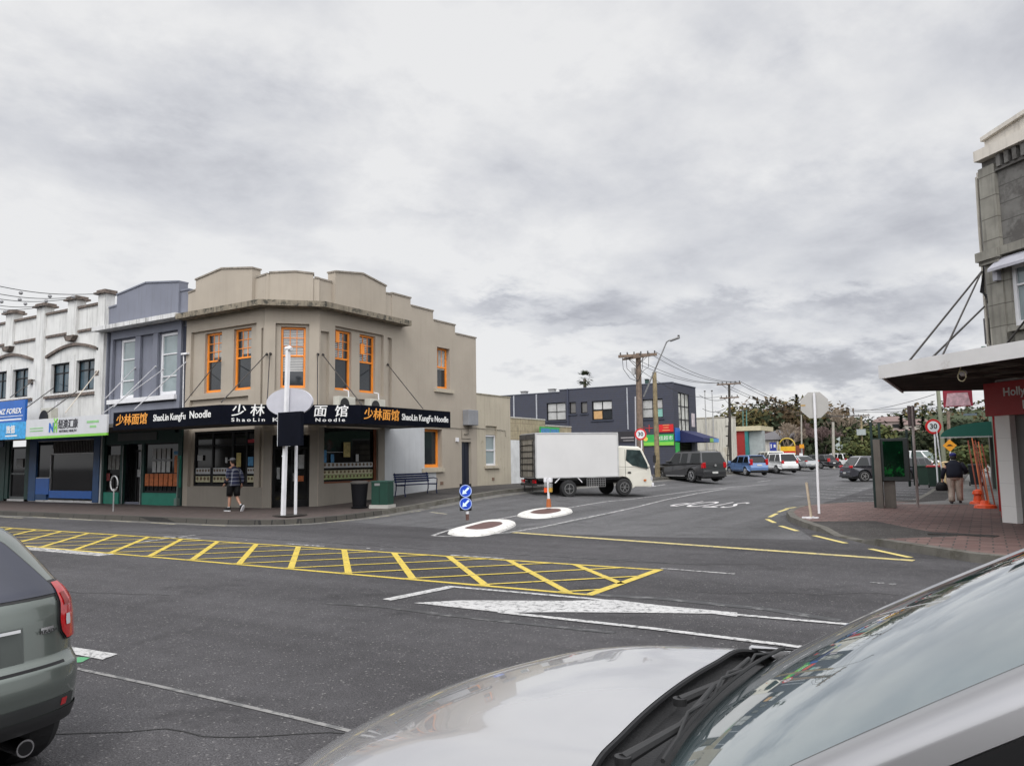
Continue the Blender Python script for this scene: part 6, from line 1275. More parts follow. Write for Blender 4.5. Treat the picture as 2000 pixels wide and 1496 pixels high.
# ------------------------------------------------------------------ right hand corner building
CX, CY = .27, 21.28
def right_building():
    r = thing('grey_corner_building', 'grey scored render corner building with cream pediment and white canopy, cut by the right edge', 'building', (CX, CY, .14))
    TC = frame(CX, CY, R_(-45)); TS = frame(CX, CY + 14, R_(-90))
    SCORE = mat('scored_grey_render', (.17, .165, .155), .9, var=.22, scale=1.5, brick=((.20, .195, .185), (.08, .078, .07), 1.0, .9, .42, .012), cell='wall', dirt=((.09, .085, .08), .5, 1.4), bump=.2)
    PIL = mat('pilaster_render', (.27, .26, .225), .9, var=.15, scale=1.5, brick=((.29, .28, .245), (.14, .13, .11), 1.0, 3, .52, .014), cell='wall', streak=.5)
    CRM_ = mat('cream_parapet', (.60, .56, .50), .8, var=.06, streak=.25)
    q = MB(); wallgrid(q, TC, .03, 6, 3.4, 8.8, [(.62, 2.2, 4.62, 6.05)], .1, .4); q.T = Matrix.Identity(4); q.box(CX + .02, CX + .35, CY + .3, CY + 14, .14, 8.6).box(CX + .36, CX + 9, CY + 13.7, CY + 14, .14, 8.6); q.build('wall', SCORE, r)
    q = MB(TC); q.box(0, .45, 0, .099, 4.2, 8.55); q.build('pilaster', PIL, r)
    q = MB(TC); q.box(.45, .62, .04, .099, 4.0, 6.3).box(2.2, 2.6, .04, .099, 4.0, 6.3).box(.45, 6, .04, .099, 4.2, 4.5); q.build('window_surround', PIL, r)
    q = MB(TC); q.box(-.12, .5, -.16, .0, 6.28, 6.5).box(.5, 6, -.08, .1, 6.32, 6.52).box(-.08, .46, -.10, .0, 6.18, 6.28); q.build('string_course', PIL, r)
    q = MB(TC); q.box(.0, 6, .02, .1, 8.35, 8.42)
    q.build('dentil_shelf', SCORE, r)
    for k in range(10): q = MB(TC); q.box(.55 + k * .22, .66 + k * .22, -.03, .1, 8.42, 8.7); q.build('dentil', SCORE, r)
    q = MB(TC); q.box(.02, 6, -.12, .5, 8.72, 8.98); q.T = Matrix.Identity(4); q.box(CX - .03, CX + .3, CY + .35, CY + 3.2, 8.45, 8.6); q.build('cornice', CRM_, r)
    q = MB(); vs = [TC @ Vector(v) for v in [(.25, .0, 8.981), (5.6, .0, 8.981), (5.6, .0, 9.22), (2.9, .0, 9.50), (.25, .0, 9.16)]]; q.ext(vs, TC.to_3x3() @ Vector((0, .4, 0))); pe = q.build('pediment', CRM_, r)
    q = MB(); 
    for a, b in [((.22, 9.16), (2.9, 9.50)), ((2.9, 9.50), (5.62, 9.2))]: q.ext([TC @ Vector(v) for v in [(a[0], -.09, a[1]), (b[0], -.09, b[1]), (b[0], -.09, b[1] + .10), (a[0], -.09, a[1] + .10)]], TC.to_3x3() @ Vector((0, .5, 0)))
    q.build('pediment_moulding', CRM_, pe)
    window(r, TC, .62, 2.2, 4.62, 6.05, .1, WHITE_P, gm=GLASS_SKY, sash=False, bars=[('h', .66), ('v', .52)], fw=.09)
    q = MB(TC); vs = [(.28, -.24, 6.02), (2.5, -.24, 6.02), (2.4, .0, 6.27), (.38, 0, 6.27)]; q.add(vs + [(x, y, z - .07) for x, y, z in vs], [(0, 1, 2, 3), (7, 6, 5, 4), (0, 4, 5, 1), (1, 5, 6, 2), (3, 7, 4, 0)]); q.box(.3, .42, -.12, .0, 5.74, 5.98); q.build('window_hood', mat('pale_hood', (.36, .36, .40), .6), r)
    q = MB(TC); q.box(.55, 2.3, -.08, .1, 4.5, 4.6); q.build('window_sill', PIL, r)
    # ground floor: tiled pillar, shopfront beyond
    q = MB(TC); q.box(-.03, .37, -.04, .4, .14, 2.62); q.build('tiled_pillar', mat('white_tile', (.78, .77, .75), .3, var=.03, brick=((.80, .79, .77), (.66, .65, .63), 1.0, .8, .52, .006), cell='wall'), r)
    q = MB(TC); q.box(.371, 5.5, .25, .3, .14, 3.4); q.build('shop_glazing', GLASS, r); q = MB(TC); q.box(.372, .62, .12, .24, .14, 2.6); q.build('shopfront_panel', mat('mid_grey_panel', (.14, .135, .13), .5), r)
    q = MB(TC); q.box(-.22, 5.5, -.10, .24, 2.6, 3.37); q.box(-.22, -.05, .24, .5, 2.6, 3.37); rs = q.build('red_fascia', mat('red_fascia', (.36, .014, .018), .45, var=.05), r)
    text('Holly', .27, TC @ Matrix.Translation((.32, -.108, 3.12)), WHT_LET, rs, align='LEFT', bold=.004); text('D', .27, TC @ Matrix.Translation((.80, -.108, 2.80)), WHT_LET, rs, align='LEFT', bold=.004)
    q = MB(); q.box(CX - .04, CX + .015, CY + 1.5, CY + 2.4, .14, 2.6).box(CX - .06, CX + .015, CY + 4.0, CY + 4.3, .14, 2.9); q.build('red_door_frame', mat('red_timber', (.42, .012, .015), .45), r)
    q = MB(); q.box(CX - .02, CX + .015, CY + 2.4, CY + 4.0, .14, 2.6); q.build('doorway', mat('dim_timber', (.18, .12, .07), .7), r)
    q = MB(); q.tube([(CX + .05, CY - .0, 5.6), (CX + .03, CY + .0, 3.8)], .03, 8); q.tube([(CX - .03, CY + .4, 8.5), (CX - .05, CY + .4, 7.2), (CX - .05, CY + .45, 4.0)], .035, 8); q.build('service_pipe', mat('cream_pipe', (.45, .42, .36), .6), r)
    q = MB(); q.box(CX - .12, CX + .02, CY + .5, CY + .75, 4.4, 5.0); q.build('junction_box', mat('dark_grey_box', (.12, .12, .13), .5), r)
    q = MB(); 
    for k in range(5): q.tube([(CX - .02 - .015 * k, CY + .15, 6.3 - .1 * k), (CX - .06 - .02 * k, CY + .2, 5.6), (CX + .0, CY + .15, 5.3 + .05 * k)], .012, 5)
    q.build('cable_bundle', TRIMBLK, r)
    # canopy
    A = Vector((-1.85, 18.4, 0)); dv = Vector((1, -1, 0)).normalized(); B = A + dv * 7; Cc = Vector((-1.85, 23.4, 0)); Dc = Vector((CX, 24.6, 0)); Ec = Vector((CX, CY, 0)); Fc = Ec + dv * 7
    q = MB(); q.ext([(p.x, p.y, 3.44) for p in (A + Vector((.04, .04, 0)), B, Fc, Ec, Dc, Cc + Vector((.04, 0, 0)))], (0, 0, .2)); cn = q.build('canopy', mat('rusty_soffit', (.035, .028, .024), .9, var=.4, scale=2, spec=.1), r)
    fa = MB(); nrm = Vector((-1, -1, 0)).normalized() * .05; fa.ext([(A.x, A.y, 3.38), (B.x, B.y, 3.38), (B.x, B.y, 3.67), (A.x, A.y, 3.67)], nrm); fa.ext([(A.x, A.y, 3.40), (A.x, A.y, 3.67), (Cc.x, Cc.y, 3.67), (Cc.x, Cc.y, 3.40)], (.04, 0, 0)); fa.build('fascia', mat('aged_white_fascia', (.66, .65, .645), .5, var=.08, scale=1.2, dirt=((.36, .31, .27), .60, .8)), cn)
    q = MB()
    for k in range(7):
        p = A + dv * (.5 + k * 1.0) + Vector((.1, .1, 0)); e_ = p + Vector((1, 1, 0)).normalized() * 3.1; q.bar((p.x, p.y, 3.41), (e_.x, e_.y, 3.41), .05, .05)
    for k in range(1, 3): p = A + Vector((1, 1, 0)).normalized() * k * 1.1; q.bar((p.x, p.y, 3.415), (p.x + dv.x * 6.5, p.y + dv.y * 6.5, 3.415), .05, .045)
    q.build('soffit_batten', mat('rusty_batten', (.10, .085, .07), .8), cn)
    q = MB(); p = A + dv * 1.5 + Vector((.5, .5, 0)); q.lathe((p.x, p.y, 3.33), [(.03, .08), (.07, .05), (.07, -.0), (.04, -.04)], 14); q.build('dome_camera', WHITE_P, cn)
    q = MB(); p = A + dv * 2.05 + Vector((.1, .1, 0)); q.tube([(p.x, p.y, 3.42)] + [(p.x + .10 * math.cos(a) * .7, p.y - .10 * math.cos(a) * .7, 3.22 + .10 * math.sin(a)) for a in [R_(130 + 30 * k) for k in range(13)]], .012, 6); q.build('hook', mat('brass_hook', (.4, .35, .22), .5), cn)
    top = Vector((CX - .08, CY - .05, 6.05))
    for e_ in [(1774, 700), (1840, 690), (1820, 692)]:
        d = ray(*e_); t_ = 17.0 / (d.x + d.y); b_ = Vector((0, 0, EYE)) + t_ * d; b_.z = 3.7; a_ = top if e_[0] != 1820 else top - Vector((0, 0, .85)); q = MB(); q.tube([a_, b_], .022, 6); q.build('stay_rod', DSTEEL, r)
    b_ = TC @ Vector((.15, -.3, 3.72)); a_ = TC @ Vector((2.6, .0, 6.1)); q = MB(); q.tube([b_, a_], .022, 6); q.build('stay_rod', DSTEEL, r)
right_building()
def corner_props():
    # bus stop advertising shelter
    p = put(1735, 992, zright); t = thing('advertising_panel', 'steel framed bus stop advertising panel with dark green poster beside the kerb', 'advertising panel', p)
    S = lambda x, y, Y: atY(x, y, Y)
    Y = p.y; a, b = S(1706, 840, Y), S(1768, 840, Y); q = MB()
    x0 = a.x; x1 = b.x; q.box(x0 - .02, x0 + .17, Y - .2, Y + .05, .14, 2.2); q.box(x0 + .19, x0 + .5, Y - .02, Y + .06, .14, .98); q.build('steel_leg', mat('brushed_steel', (.13, .115, .10), .55, metal=.2, streak=.4), t)
    q = MB(); q.box(x0 + .17, x1 + .05, Y - .12, Y + .12, .95, 2.22); f = q.build('case', mat('dark_case', (.02, .025, .025), .4), t, bevel=.01)
    G1 = mat('green_leaf_poster', (.0012, .012, .005), .10, var=.6, scale=1.4, spec=.3, wear=((.006, .085, .018), .51, 2.2)); q = MB(); q.box(x0 + .24, x1 - .08, Y - .128, Y - .121, 1.08, 2.14); q.build('poster', G1, f)
    for k, (px, top, bot) in enumerate([(1700, 824, 996), (1716, 826, 905), (1770, 838, 950), (1781, 850, 948)]):
        a = S(px, top, Y + .1 + .4 * k); b = S(px, bot, Y + .1 + .4 * k); q = MB(); q.box(a.x - .035, a.x + .035, a.y - .03, a.y + .03, max(.14, b.z), a.z); q.build('shelter_post', mat('shelter_green', (.008, .025, .022), .5), t)
    a = S(1700, 826, Y); q = MB(); q.box(a.x, a.x + .3, Y + .1, Y + .13, 2.2, 2.24); q.build('crossrail', mat('shelter_green', (.008, .025, .022), .5), t)
    # bus stop flag pole
    p = put(1793, 990, zright); t = thing('bus_stop_pole', 'bare steel pole with narrow dark sign seen edge on', 'sign pole', p); a = S(1782, 793, p.y); q = MB(); q.tube([p, (p.x + (a.x - p.x) * .3, p.y, a.z)], .04, 10); q.build('pole', mat('pinkish_steel', (.30, .26, .25), .5), t); q = MB(); q.box(p.x - .10, p.x - .02, p.y - .25, p.y + .03, a.z - .62, a.z).box(p.x + .03, p.x + .07, p.y - .03, p.y + .25, a.z - .62, a.z); q.build('sign_blade', mat('dark_maroon', (.05, .03, .032), .5), t)
    # back of the stop sign
    p = put(1600, 1003, zright); t = thing('stop_sign', 'bare grey back of an octagonal stop sign on a white post', 'road sign', p); c = S(1590, 791, p.y); q = MB(); q.bar(p, (c.x + .02, p.y, c.z + .34), .06, .06); q.build('post', WPOLE, t)
    T = frame(c.x, p.y + .05, R_(14), c.z); q = MB(T); R8 = .395; q.ext([(R8 * math.cos(R_(22.5 + 45 * k)), 0, R8 * math.sin(R_(22.5 + 45 * k))) for k in range(8)], (0, .012, 0)); q.build('plate', mat('sign_back', (.43, .42, .40), .5, metal=.1, var=.05), t)
    q = MB(T); q.box(-.36, -.24, -.004, -.001, -.02, .02); q.build('sticker', mat('faded_sticker', (.45, .28, .08), .6), t); q = MB(T)
    for z in (.3, -.3): q.disc((.02, -.045, z), (0, -1, 0), .016, .012, 10)
    q.build('bolt', DSTEEL, t)
    # timber stake on a white foot
    p = put(1583, 1012, zright); t = thing('marker_stake', 'leaning pale timber stake on a white cross foot at the kerb nose', 'stake', p); a = S(1575, 942, p.y); q = MB(); q.bar(p + Vector((.02, 0, .03)), (a.x, a.y, a.z), .075, .05); q.build('stake', mat('pale_timber', (.46, .38, .28), .8, var=.15, scale=8), t)
    q = MB(); q.box(p.x - .2, p.x + .2, p.y - .06, p.y + .06, p.z, p.z + .035).box(p.x - .06, p.x + .06, p.y - .2, p.y + .2, p.z + .001, p.z + .036); q.build('foot', WHITE_P, t)
    # wheelie bins
    def wheelie(px, py, lid, label, body=mat('bin_green', (.010, .03, .02), .5)):
        p = put(px, py, zright); t = thing('wheelie_bin', label, 'wheelie bin', p, 0, 'wheelie bins on the right footpath'); q = MB(); q.add([(-.22, -.25, .08), (.22, -.25, .08), (.22, .25, .08), (-.22, .25, .08), (-.29, -.34, .98), (.29, -.34, .98), (.29, .34, .98), (-.29, .34, .98)], [(3, 2, 1, 0), (0, 1, 5, 4), (1, 2, 6, 5), (2, 3, 7, 6), (3, 0, 4, 7)]); q.build('body', body, t, local=True, bevel=.02)
        q = MB(); q.box(-.32, .32, -.38, .36, .98, 1.03).box(-.3, .3, -.34, .34, 1.03, 1.06); q.build('lid', lid, t, local=True, bevel=.015)
        for s in (-1, 1): q = MB(); q.tube([(s * .24, .28, .1), (s * .30, .28, .1)], .1, 16); q.build('wheel', RUBBER, t, local=True)
        q = MB(); q.tube([(-.25, .4, .95), (.25, .4, .95)], .02, 8); q.build('handle', body, t, local=True)
    wheelie(1827, 953, mat('red_lid', (.40, .02, .03), .45), 'green wheelie bin with red lid left of the walking pedestrian')
    wheelie(1806, 950, mat('green_lid', (.012, .04, .025), .5), 'green wheelie bin half hidden behind the red lidded bin'); wheelie(1907, 949, mat('dark_lid', (.02, .03, .035), .5), 'dark wheelie bin right of the walking pedestrian', mat('dark_bin', (.012, .018, .022), .5))
    # orange work barriers folded against the shop
    for k, (px, py, lb) in enumerate([(1912, 984, 'folded orange striped barrier nearest the green awning'), (1925, 992, 'folded orange barrier leaning beside the red door frame')]):
        p = put(px, py, zright); t = thing('work_barrier', lb, 'barrier', p, 0, 'orange barriers by the red door'); top = Vector((p.x - .06 + .0 * k, p.y + .5, 2.2 if k == 0 else 2.05))
        q = MB(); q.bar(p + Vector((.1, 0, .1)), top, .30, .03); q.build('board', mat('orange_board', (.62, .16, .05), .55, var=.25, scale=3), t); q = MB(); q.bar(p + Vector((.0, -.05, .05)), top + Vector((-.12, -.1, -.05)), .05, .04).bar(p + Vector((.24, -.05, .05)), top + Vector((.08, -.1, -.05)), .05, .04); q.build('frame_leg', mat('red_brown_timber', (.28, .06, .03), .6), t)
        q = MB(); q.lathe(p, [(.26, 0), (.24, .07), (.15, .10), (.12, .28), (.17, .32), (.14, .42), (.04, .46)] if k == 0 else [(.30, 0), (.28, .08), (.14, .12), (.1, .22)], 16); q.build('base', CONEO, t)
    # green dome awning and hanging pink sign beyond
    t = thing('awning', 'dark green barrel awning over the next shop door', 'awning', (-.4, 40, 2.6)); Y = 38.; a, b = S(1837, 853, Y), S(1910, 824, Y); q = MB(); q.v = []
    x0, x1 = a.x, CX
    for j in range(13): u = j / 12 * math.pi / 2; q.v += [Vector((x1 - (x1 - x0) * math.cos(u) * 1.0, Y, a.z + (b.z - a.z) * math.sin(u))), Vector((x1 - (x1 - x0) * math.cos(u), Y + 2.2, a.z + (b.z - a.z) * math.sin(u)))]
    q.f = [[2 * j, 2 * j + 1, 2 * j + 3, 2 * j + 2] for j in range(12)] + [[2 * j for j in reversed(range(13))] + [26]]; q.v.append(Vector((x1, Y, a.z))); q.m = [0] * 13; q.build('cover', mat('awning_green', (.004, .085, .062), .7, var=.05), t); q = MB(); q.box(x0, x1, Y - .02, Y + .02, a.z - .06, a.z - .01); q.build('frame_bar', STEEL, t)
    # neighbouring shop along the right side
    r = thing('green_shop_row', 'pale green side shops running away behind the grey corner building', 'building', (CX, 36, .14)); q = MB(); q.box(CX + .02, 8, CY + 14.02, 60, .1, 5.2); q.build('wall', mat('sage_render', (.12, .22, .16), .8), r); q = MB(); q.box(CX - .16, CX + .0, 36, 36.6, 3.2, 6.0); q.build('green_pier', mat('sage_pier', (.10, .24, .17), .8), r); q = MB(); q.box(CX - .1, CX + .01, 40.5, 58, .14, 2.9); q.build('shopfront', mat('dim_shopfront', (.06, .06, .055), .4), r)
    t = thing('projecting_sign', 'pink and red picture sign hanging out over the footpath', 'sign', (-.4, 34, 4)); Y = 34.; a, b = S(1843, 795, Y), S(1899, 771, Y); q = MB(); q.box(a.x, b.x, Y, Y + .06, a.z, b.z + .25); q.build('panel', mat('red_sign_panel', (.33, .02, .045), .6, var=.3, scale=3), t); q = MB(); m_ = (a.x + b.x) / 2; q.ext([(m_ - .42, Y - .008, a.z + .03), (m_ + .42, Y - .008, a.z + .03), (m_ + .34, Y - .008, b.z + .1), (m_ - .34, Y - .008, b.z + .1)], (0, .006, 0)); q.build('picture', mat('pink_picture', (.62, .40, .44), .5, var=.3, scale=7), t)
    # right 30 sign
    speed_sign(-1.72, 39.0, .14, (1823, 833), 'speed limit 30 roundel on twin white posts above the red lidded bin', 39.0, two=True)
    t = thing('hump_sign', 'small amber diamond road hump sign beyond the green awning', 'road sign', (-1.6, 52, .14)); c = S(1855, 870, 52.); q = MB(); q.tube([(c.x, 52, .14), (c.x, 52, c.z + .3)], .035, 8); q.build('post', WPOLE, t); q = MB(); q.ext([(c.x, 51.93, c.z - .36), (c.x + .36, 51.93, c.z), (c.x, 51.93, c.z + .36), (c.x - .36, 51.93, c.z)], (0, .02, 0)); pl = q.build('plate', mat('amber_sign', (.62, .26, .01), .4), t); q = MB(); q.ext([(c.x - .18, 51.925, c.z - .04), (c.x + .18, 51.925, c.z - .04), (c.x + .06, 51.925, c.z + .06), (c.x - .06, 51.925, c.z + .06)], (0, .004, 0)); q.build('hump_mark', BLACK, pl)
    t = thing('street_name_sign', 'pale blue street name blade fixed to the shop front above the awning', 'road sign', (-.2, 39, 3.4)); a, b = S(1882, 812, 36.), S(1908, 807, 36.); q = MB(); q.box(a.x, b.x, 36, 36.03, a.z, b.z); q.build('blade', mat('blade_blue', (.25, .32, .38), .5), t)
    t = thing('low_tan_wall', 'low tan rendered wall beside the footpath behind the bins', 'wall', (-1.7, 58, .14)); a, b = atz(1833, 935, .15), atz(1868, 935, .15); Y = 46.; a, b = S(1832, 907, Y), S(1866, 907, Y); q = MB(); q.box(a.x, b.x, Y, Y + 7, .1, a.z + .1); q.build('wall', mat('tan_render', (.50, .37, .20), .8), t)
def speed_sign(x, y, z0, pc, label, Y, two=False):
    c = atY(*pc, Y); t = thing('speed_sign', label, 'road sign', (c.x, Y, z0), 0, 'thirty speed signs'); q = MB(); q.tube([(c.x + .02, Y + .06, z0), (c.x + .02, Y + .06, c.z + .25)], .035, 8); q.build('post', WPOLE, t)
    if two: q = MB(); q.tube([(c.x + .25, Y + .1, z0), (c.x + .1, Y + .06, c.z)], .03, 8); q.build('brace', WPOLE, t)
    T = frame(c.x, Y, R_(20), c.z); q = MB(T); q.disc((0, .02, 0), (0, -1, 0), .33, .02, 36); q.build('red_ring', SRED, t); q = MB(T); q.disc((0, -.002, 0), (0, -1, 0), .24, .004, 36); q.build('white_disc', WHITE_P, t); text('30', .31, T @ Matrix.Translation((0, -.012, 0)), BLACK, t, ext=.003, bold=.006)
corner_props()
speed_sign(0, 0, .45, (1251, 848), 'speed limit 30 roundel on white pole beside the tallest timber pole', 40.5)

# ------------------------------------------------------------------ navy building and beyond
def navy_building():
    Y = 56.6; r = thing('navy_building', 'two storey navy weatherboard building with red and green shop signs behind the truck', 'building', (-27, Y, .45)); T = frame(0, Y, 0); TS = frame(-20.2, 0, R_(90))
    wins = [(-31.3, -29.5, 4.95, 6.45), (-29.15, -28.55, 5.45, 6.42), (-28.1, -27.5, 5.45, 6.38), (-27.1, -25.3, 4.85, 6.4), (-22.8, -21.05, 4.8, 6.3)]
    q = MB(); wallgrid(q, T, -38, -30.05, 0, 7.3, wins, 0, .3); wallgrid(q, T, -30.05, -20.5, 0, 7.48, wins, 0, .3)
    wallgrid(q, TS, Y, 62.05, 0, 7.45, [(57.75, 60.4, 3.75, 6.8), (57.6, 60.6, .5, 3.0)], 0, .3); q.T = Matrix.Identity(4); q.box(-38, -20.5, 61.7, 62.05, 0, 7.3).box(-38, -20.51, Y + .31, 61.6, 7.0, 7.15)
    q.build('wall', mat('navy_boards', (.050, .055, .078), .7, var=.06, brick=((.054, .059, .083), (.035, .038, .056), 1.0, 30, .18, .012), cell='wall', spec=.3), r)
    q = MB(); q.T = T; q.box(-38.05, -30.06, -.05, .32, 7.301, 7.36).box(-30.1, -20.21, -.05, .32, 7.481, 7.54); q.T = TS; q.box(Y + .33, 62.1, -.05, .32, 7.451, 7.51); q.build('parapet_cap', mat('dark_cap', (.10, .11, .14), .6), r)
    for i, (a, b, c, d) in enumerate(wins):
        if b - a > 1: f = window(r, T, a, b, c, d, .1, BLACK, gm=mat('blind_window', (.38, .38, .37), .3, var=.12) if i != 3 else GLASS, sash=False, bars=[('h', .5), ('v', .5)], fw=.07)
        else: f = window(r, T, a, b, c, d, .1, BLACK, gm=mat('grey_window', (.13, .125, .12), .3), sash=False, fw=.07)
        if i == 3: q = MB(T); q.box(-27.0, -26.25, .14, .147, 4.95, 5.6); q.build('cardboard', mat('cardboard', (.5, .3, .13), .7), f); q = MB(T); q.box(-27.0, -26.25, .14, .147, 5.72, 6.3).box(-26.15, -25.4, .14, .147, 5.72, 6.3); q.build('blind', BLIND, f)
        if i == 4: q = MB(T); q.box(-21.85, -21.1, .135, .147, 4.9, 5.5); q.build('green_blind', mat('mint_blind', (.2, .42, .36), .5), f)
        q = MB(T); q.box(a - .1, b + .1, -.08, 0, c - .12, c - .02); q.build('window_sill', mat('navy_sill', (.03, .035, .055), .6), r)
    q = MB(TS); nb = 3
    for k in range(nb + 1): u = 57.75 + 2.65 * k / nb; q.box(u - .05, u + .05, .08, .16, 3.75, 6.8)
    for z in (4.7, 5.75): q.box(57.75, 60.4, .09, .15, z - .04, z + .04)
    f = q.build('stair_window', BLACK, r); q = MB(TS); q.box(57.8, 60.35, .12, .125, 3.8, 6.75); q.build('pane', mat('curtained_window', (.42, .42, .38), .2, var=.5, scale=2), f)
    q = MB(TS); q.box(60.75, 61.5, -.03, 0, 4.2, 5.3); q.build('poster_board', mat('pale_board', (.5, .44, .45), .5, var=.3, scale=2), r)
    q = MB(T); q.box(-34.55, -34.45, -.08, 0, 3, 7.25).box(-32.3, -32.2, -.08, 0, 3, 7.25).box(-24.0, -23.92, -.08, 0, 4.0, 7.3); q.build('downpipe', mat('grey_pipe', (.36, .37, .40), .5), r); q = MB(T); q.box(-29.32, -29.2, -.1, 0, 2.5, 7.55).box(-21.85 - .9, -21.85 - .82, -.08, 0, 2.5, 7.4); q.build('downpipe', mat('navy_pipe', (.035, .04, .065), .5), r)
    q = MB(T); q.box(-22.95, -22.1, -.06, -.001, 3.72, 4.22) if False else None
    text('徐十', .62, T @ Matrix.Translation((-22.55, -.03, 3.97)), mat('red_characters', (.48, .03, .03), .5), r, sx=1.1)
    q = MB(T); q.box(-21.4, -20.25, -.08, 0, 3.7, 4.28); rp = q.build('red_sign', SRED, r); text('三', .58, T @ Matrix.Translation((-20.82, -.09, 3.99)), mat('gold_characters', (.6, .33, .12), .5), rp, sx=1.2)
    q = MB(T); q.box(-22.75, -20.25, -.09, 0, 2.95, 3.52); gp_ = q.build('green_sign', SGREEN, r); q = MB(T); q.box(-22.75, -20.25, -.095, -.001, 2.68, 2.949); q.build('lime_base', LIME, gp_); text('佳超市', .36, T @ Matrix.Translation((-20.85, -.10, 3.22)), WHT_LET, gp_, sx=1.05); text('人', .36, T @ Matrix.Translation((-21.55, -.10, 3.22)), ORG_LET, gp_)
    q = MB(T); q.disc((-22.5, -.09, 3.2), (0, -1, 0), .17, .01, 20); q.build('sun_mark', mat('sun_yellow', (.7, .5, .08), .5), gp_)
    q = MB(T); q.box(-25.7, -23.3, -.06, 0, 3.0, 3.85); bs = q.build('black_sign', mat('dark_shop_sign', (.02, .018, .022), .5), r); q = MB(T); q.box(-24.6, -23.5, -.068, -.06, 3.3, 3.4).box(-24.4, -23.5, -.068, -.06, 3.1, 3.16); q.build('small_print', mat('faded_print', (.3, .28, .28), .5), bs)
    q = MB(); q.v = [Vector(v) for v in [(-20.19, 57.7, 3.85), (-20.19, 61.6, 3.85), (-18.3, 61.6, 3.2), (-18.3, 57.7, 3.2), (-18.3, 61.6, 2.9), (-18.3, 57.7, 2.9), (-20.19, 57.7, 2.9), (-20.19, 61.6, 2.9)]]; q.f = [[0, 3, 2, 1], [3, 5, 4, 2], [0, 6, 5, 3], [1, 2, 4, 7]]; q.m = [0] * 4; aw = q.build('shop_awning', mat('navy_awning', (.010, .014, .07), .7), r)
    q = MB(); q.box(-18.295, -18.28, 60.2, 61.6, 2.9, 3.2); q.build('valance_sign', mat('awning_blue', (.10, .25, .5), .5), aw); q = MB(); q.box(-18.6, -18.28, 59.4, 60.2, 2.9, 3.25) if False else q.box(-18.295, -18.28, 59.3, 60.19, 2.9, 3.2); q.build('valance_sign', mat('awning_lime', (.2, .42, .08), .5), aw)
    q = MB(); q.box(-20.19, -20.1, 56.7, 57.6, 3.0, 4.0); q.build('blue_notice', BLUE_SIGN, r); q = MB(); q.box(-20.19, -20.12, 56.7, 57.5, .5, 2.9); q.build('green_notice', SGREEN, r); q = MB(); q.box(-20.4, -20.25, 57.6, 60.6, .5, 3.0); q.build('shopfront', GLASS_SHOP, r)
    for x, y0 in [(-34.4, 60), (-31.6, 60), (-23.4, 58)]: pass
    for x, w_, h_, lb in [(-34.4, .5, .5, 'rooftop fan box at the left end of the navy building roof'), (-31.6, .55, .55, 'pale rooftop fan box midway along the navy building roof'), (-22.9, .22, 1.0, 'thin dark roof flue behind the tallest timber pole')]:
        t = thing('roof_ventilator', lb, 'roof vent', (x, 58.2, 7.15), 0, 'vents on the navy building roof'); q = MB(); q.box(x - w_ / 2, x + w_ / 2, 58, 58.4, 7.1, 7.4 + h_ * .6); q.build('casing', mat('vent_grey', (.3, .3, .3), .6) if w_ > .3 else DKGREEN, t); q = MB(); q.box(x - w_ * .6, x + w_ * .6, 57.95, 58.45, 7.4 + h_ * .6, 7.45 + h_ * .6); q.build('cap', DSTEEL, t)
navy_building()
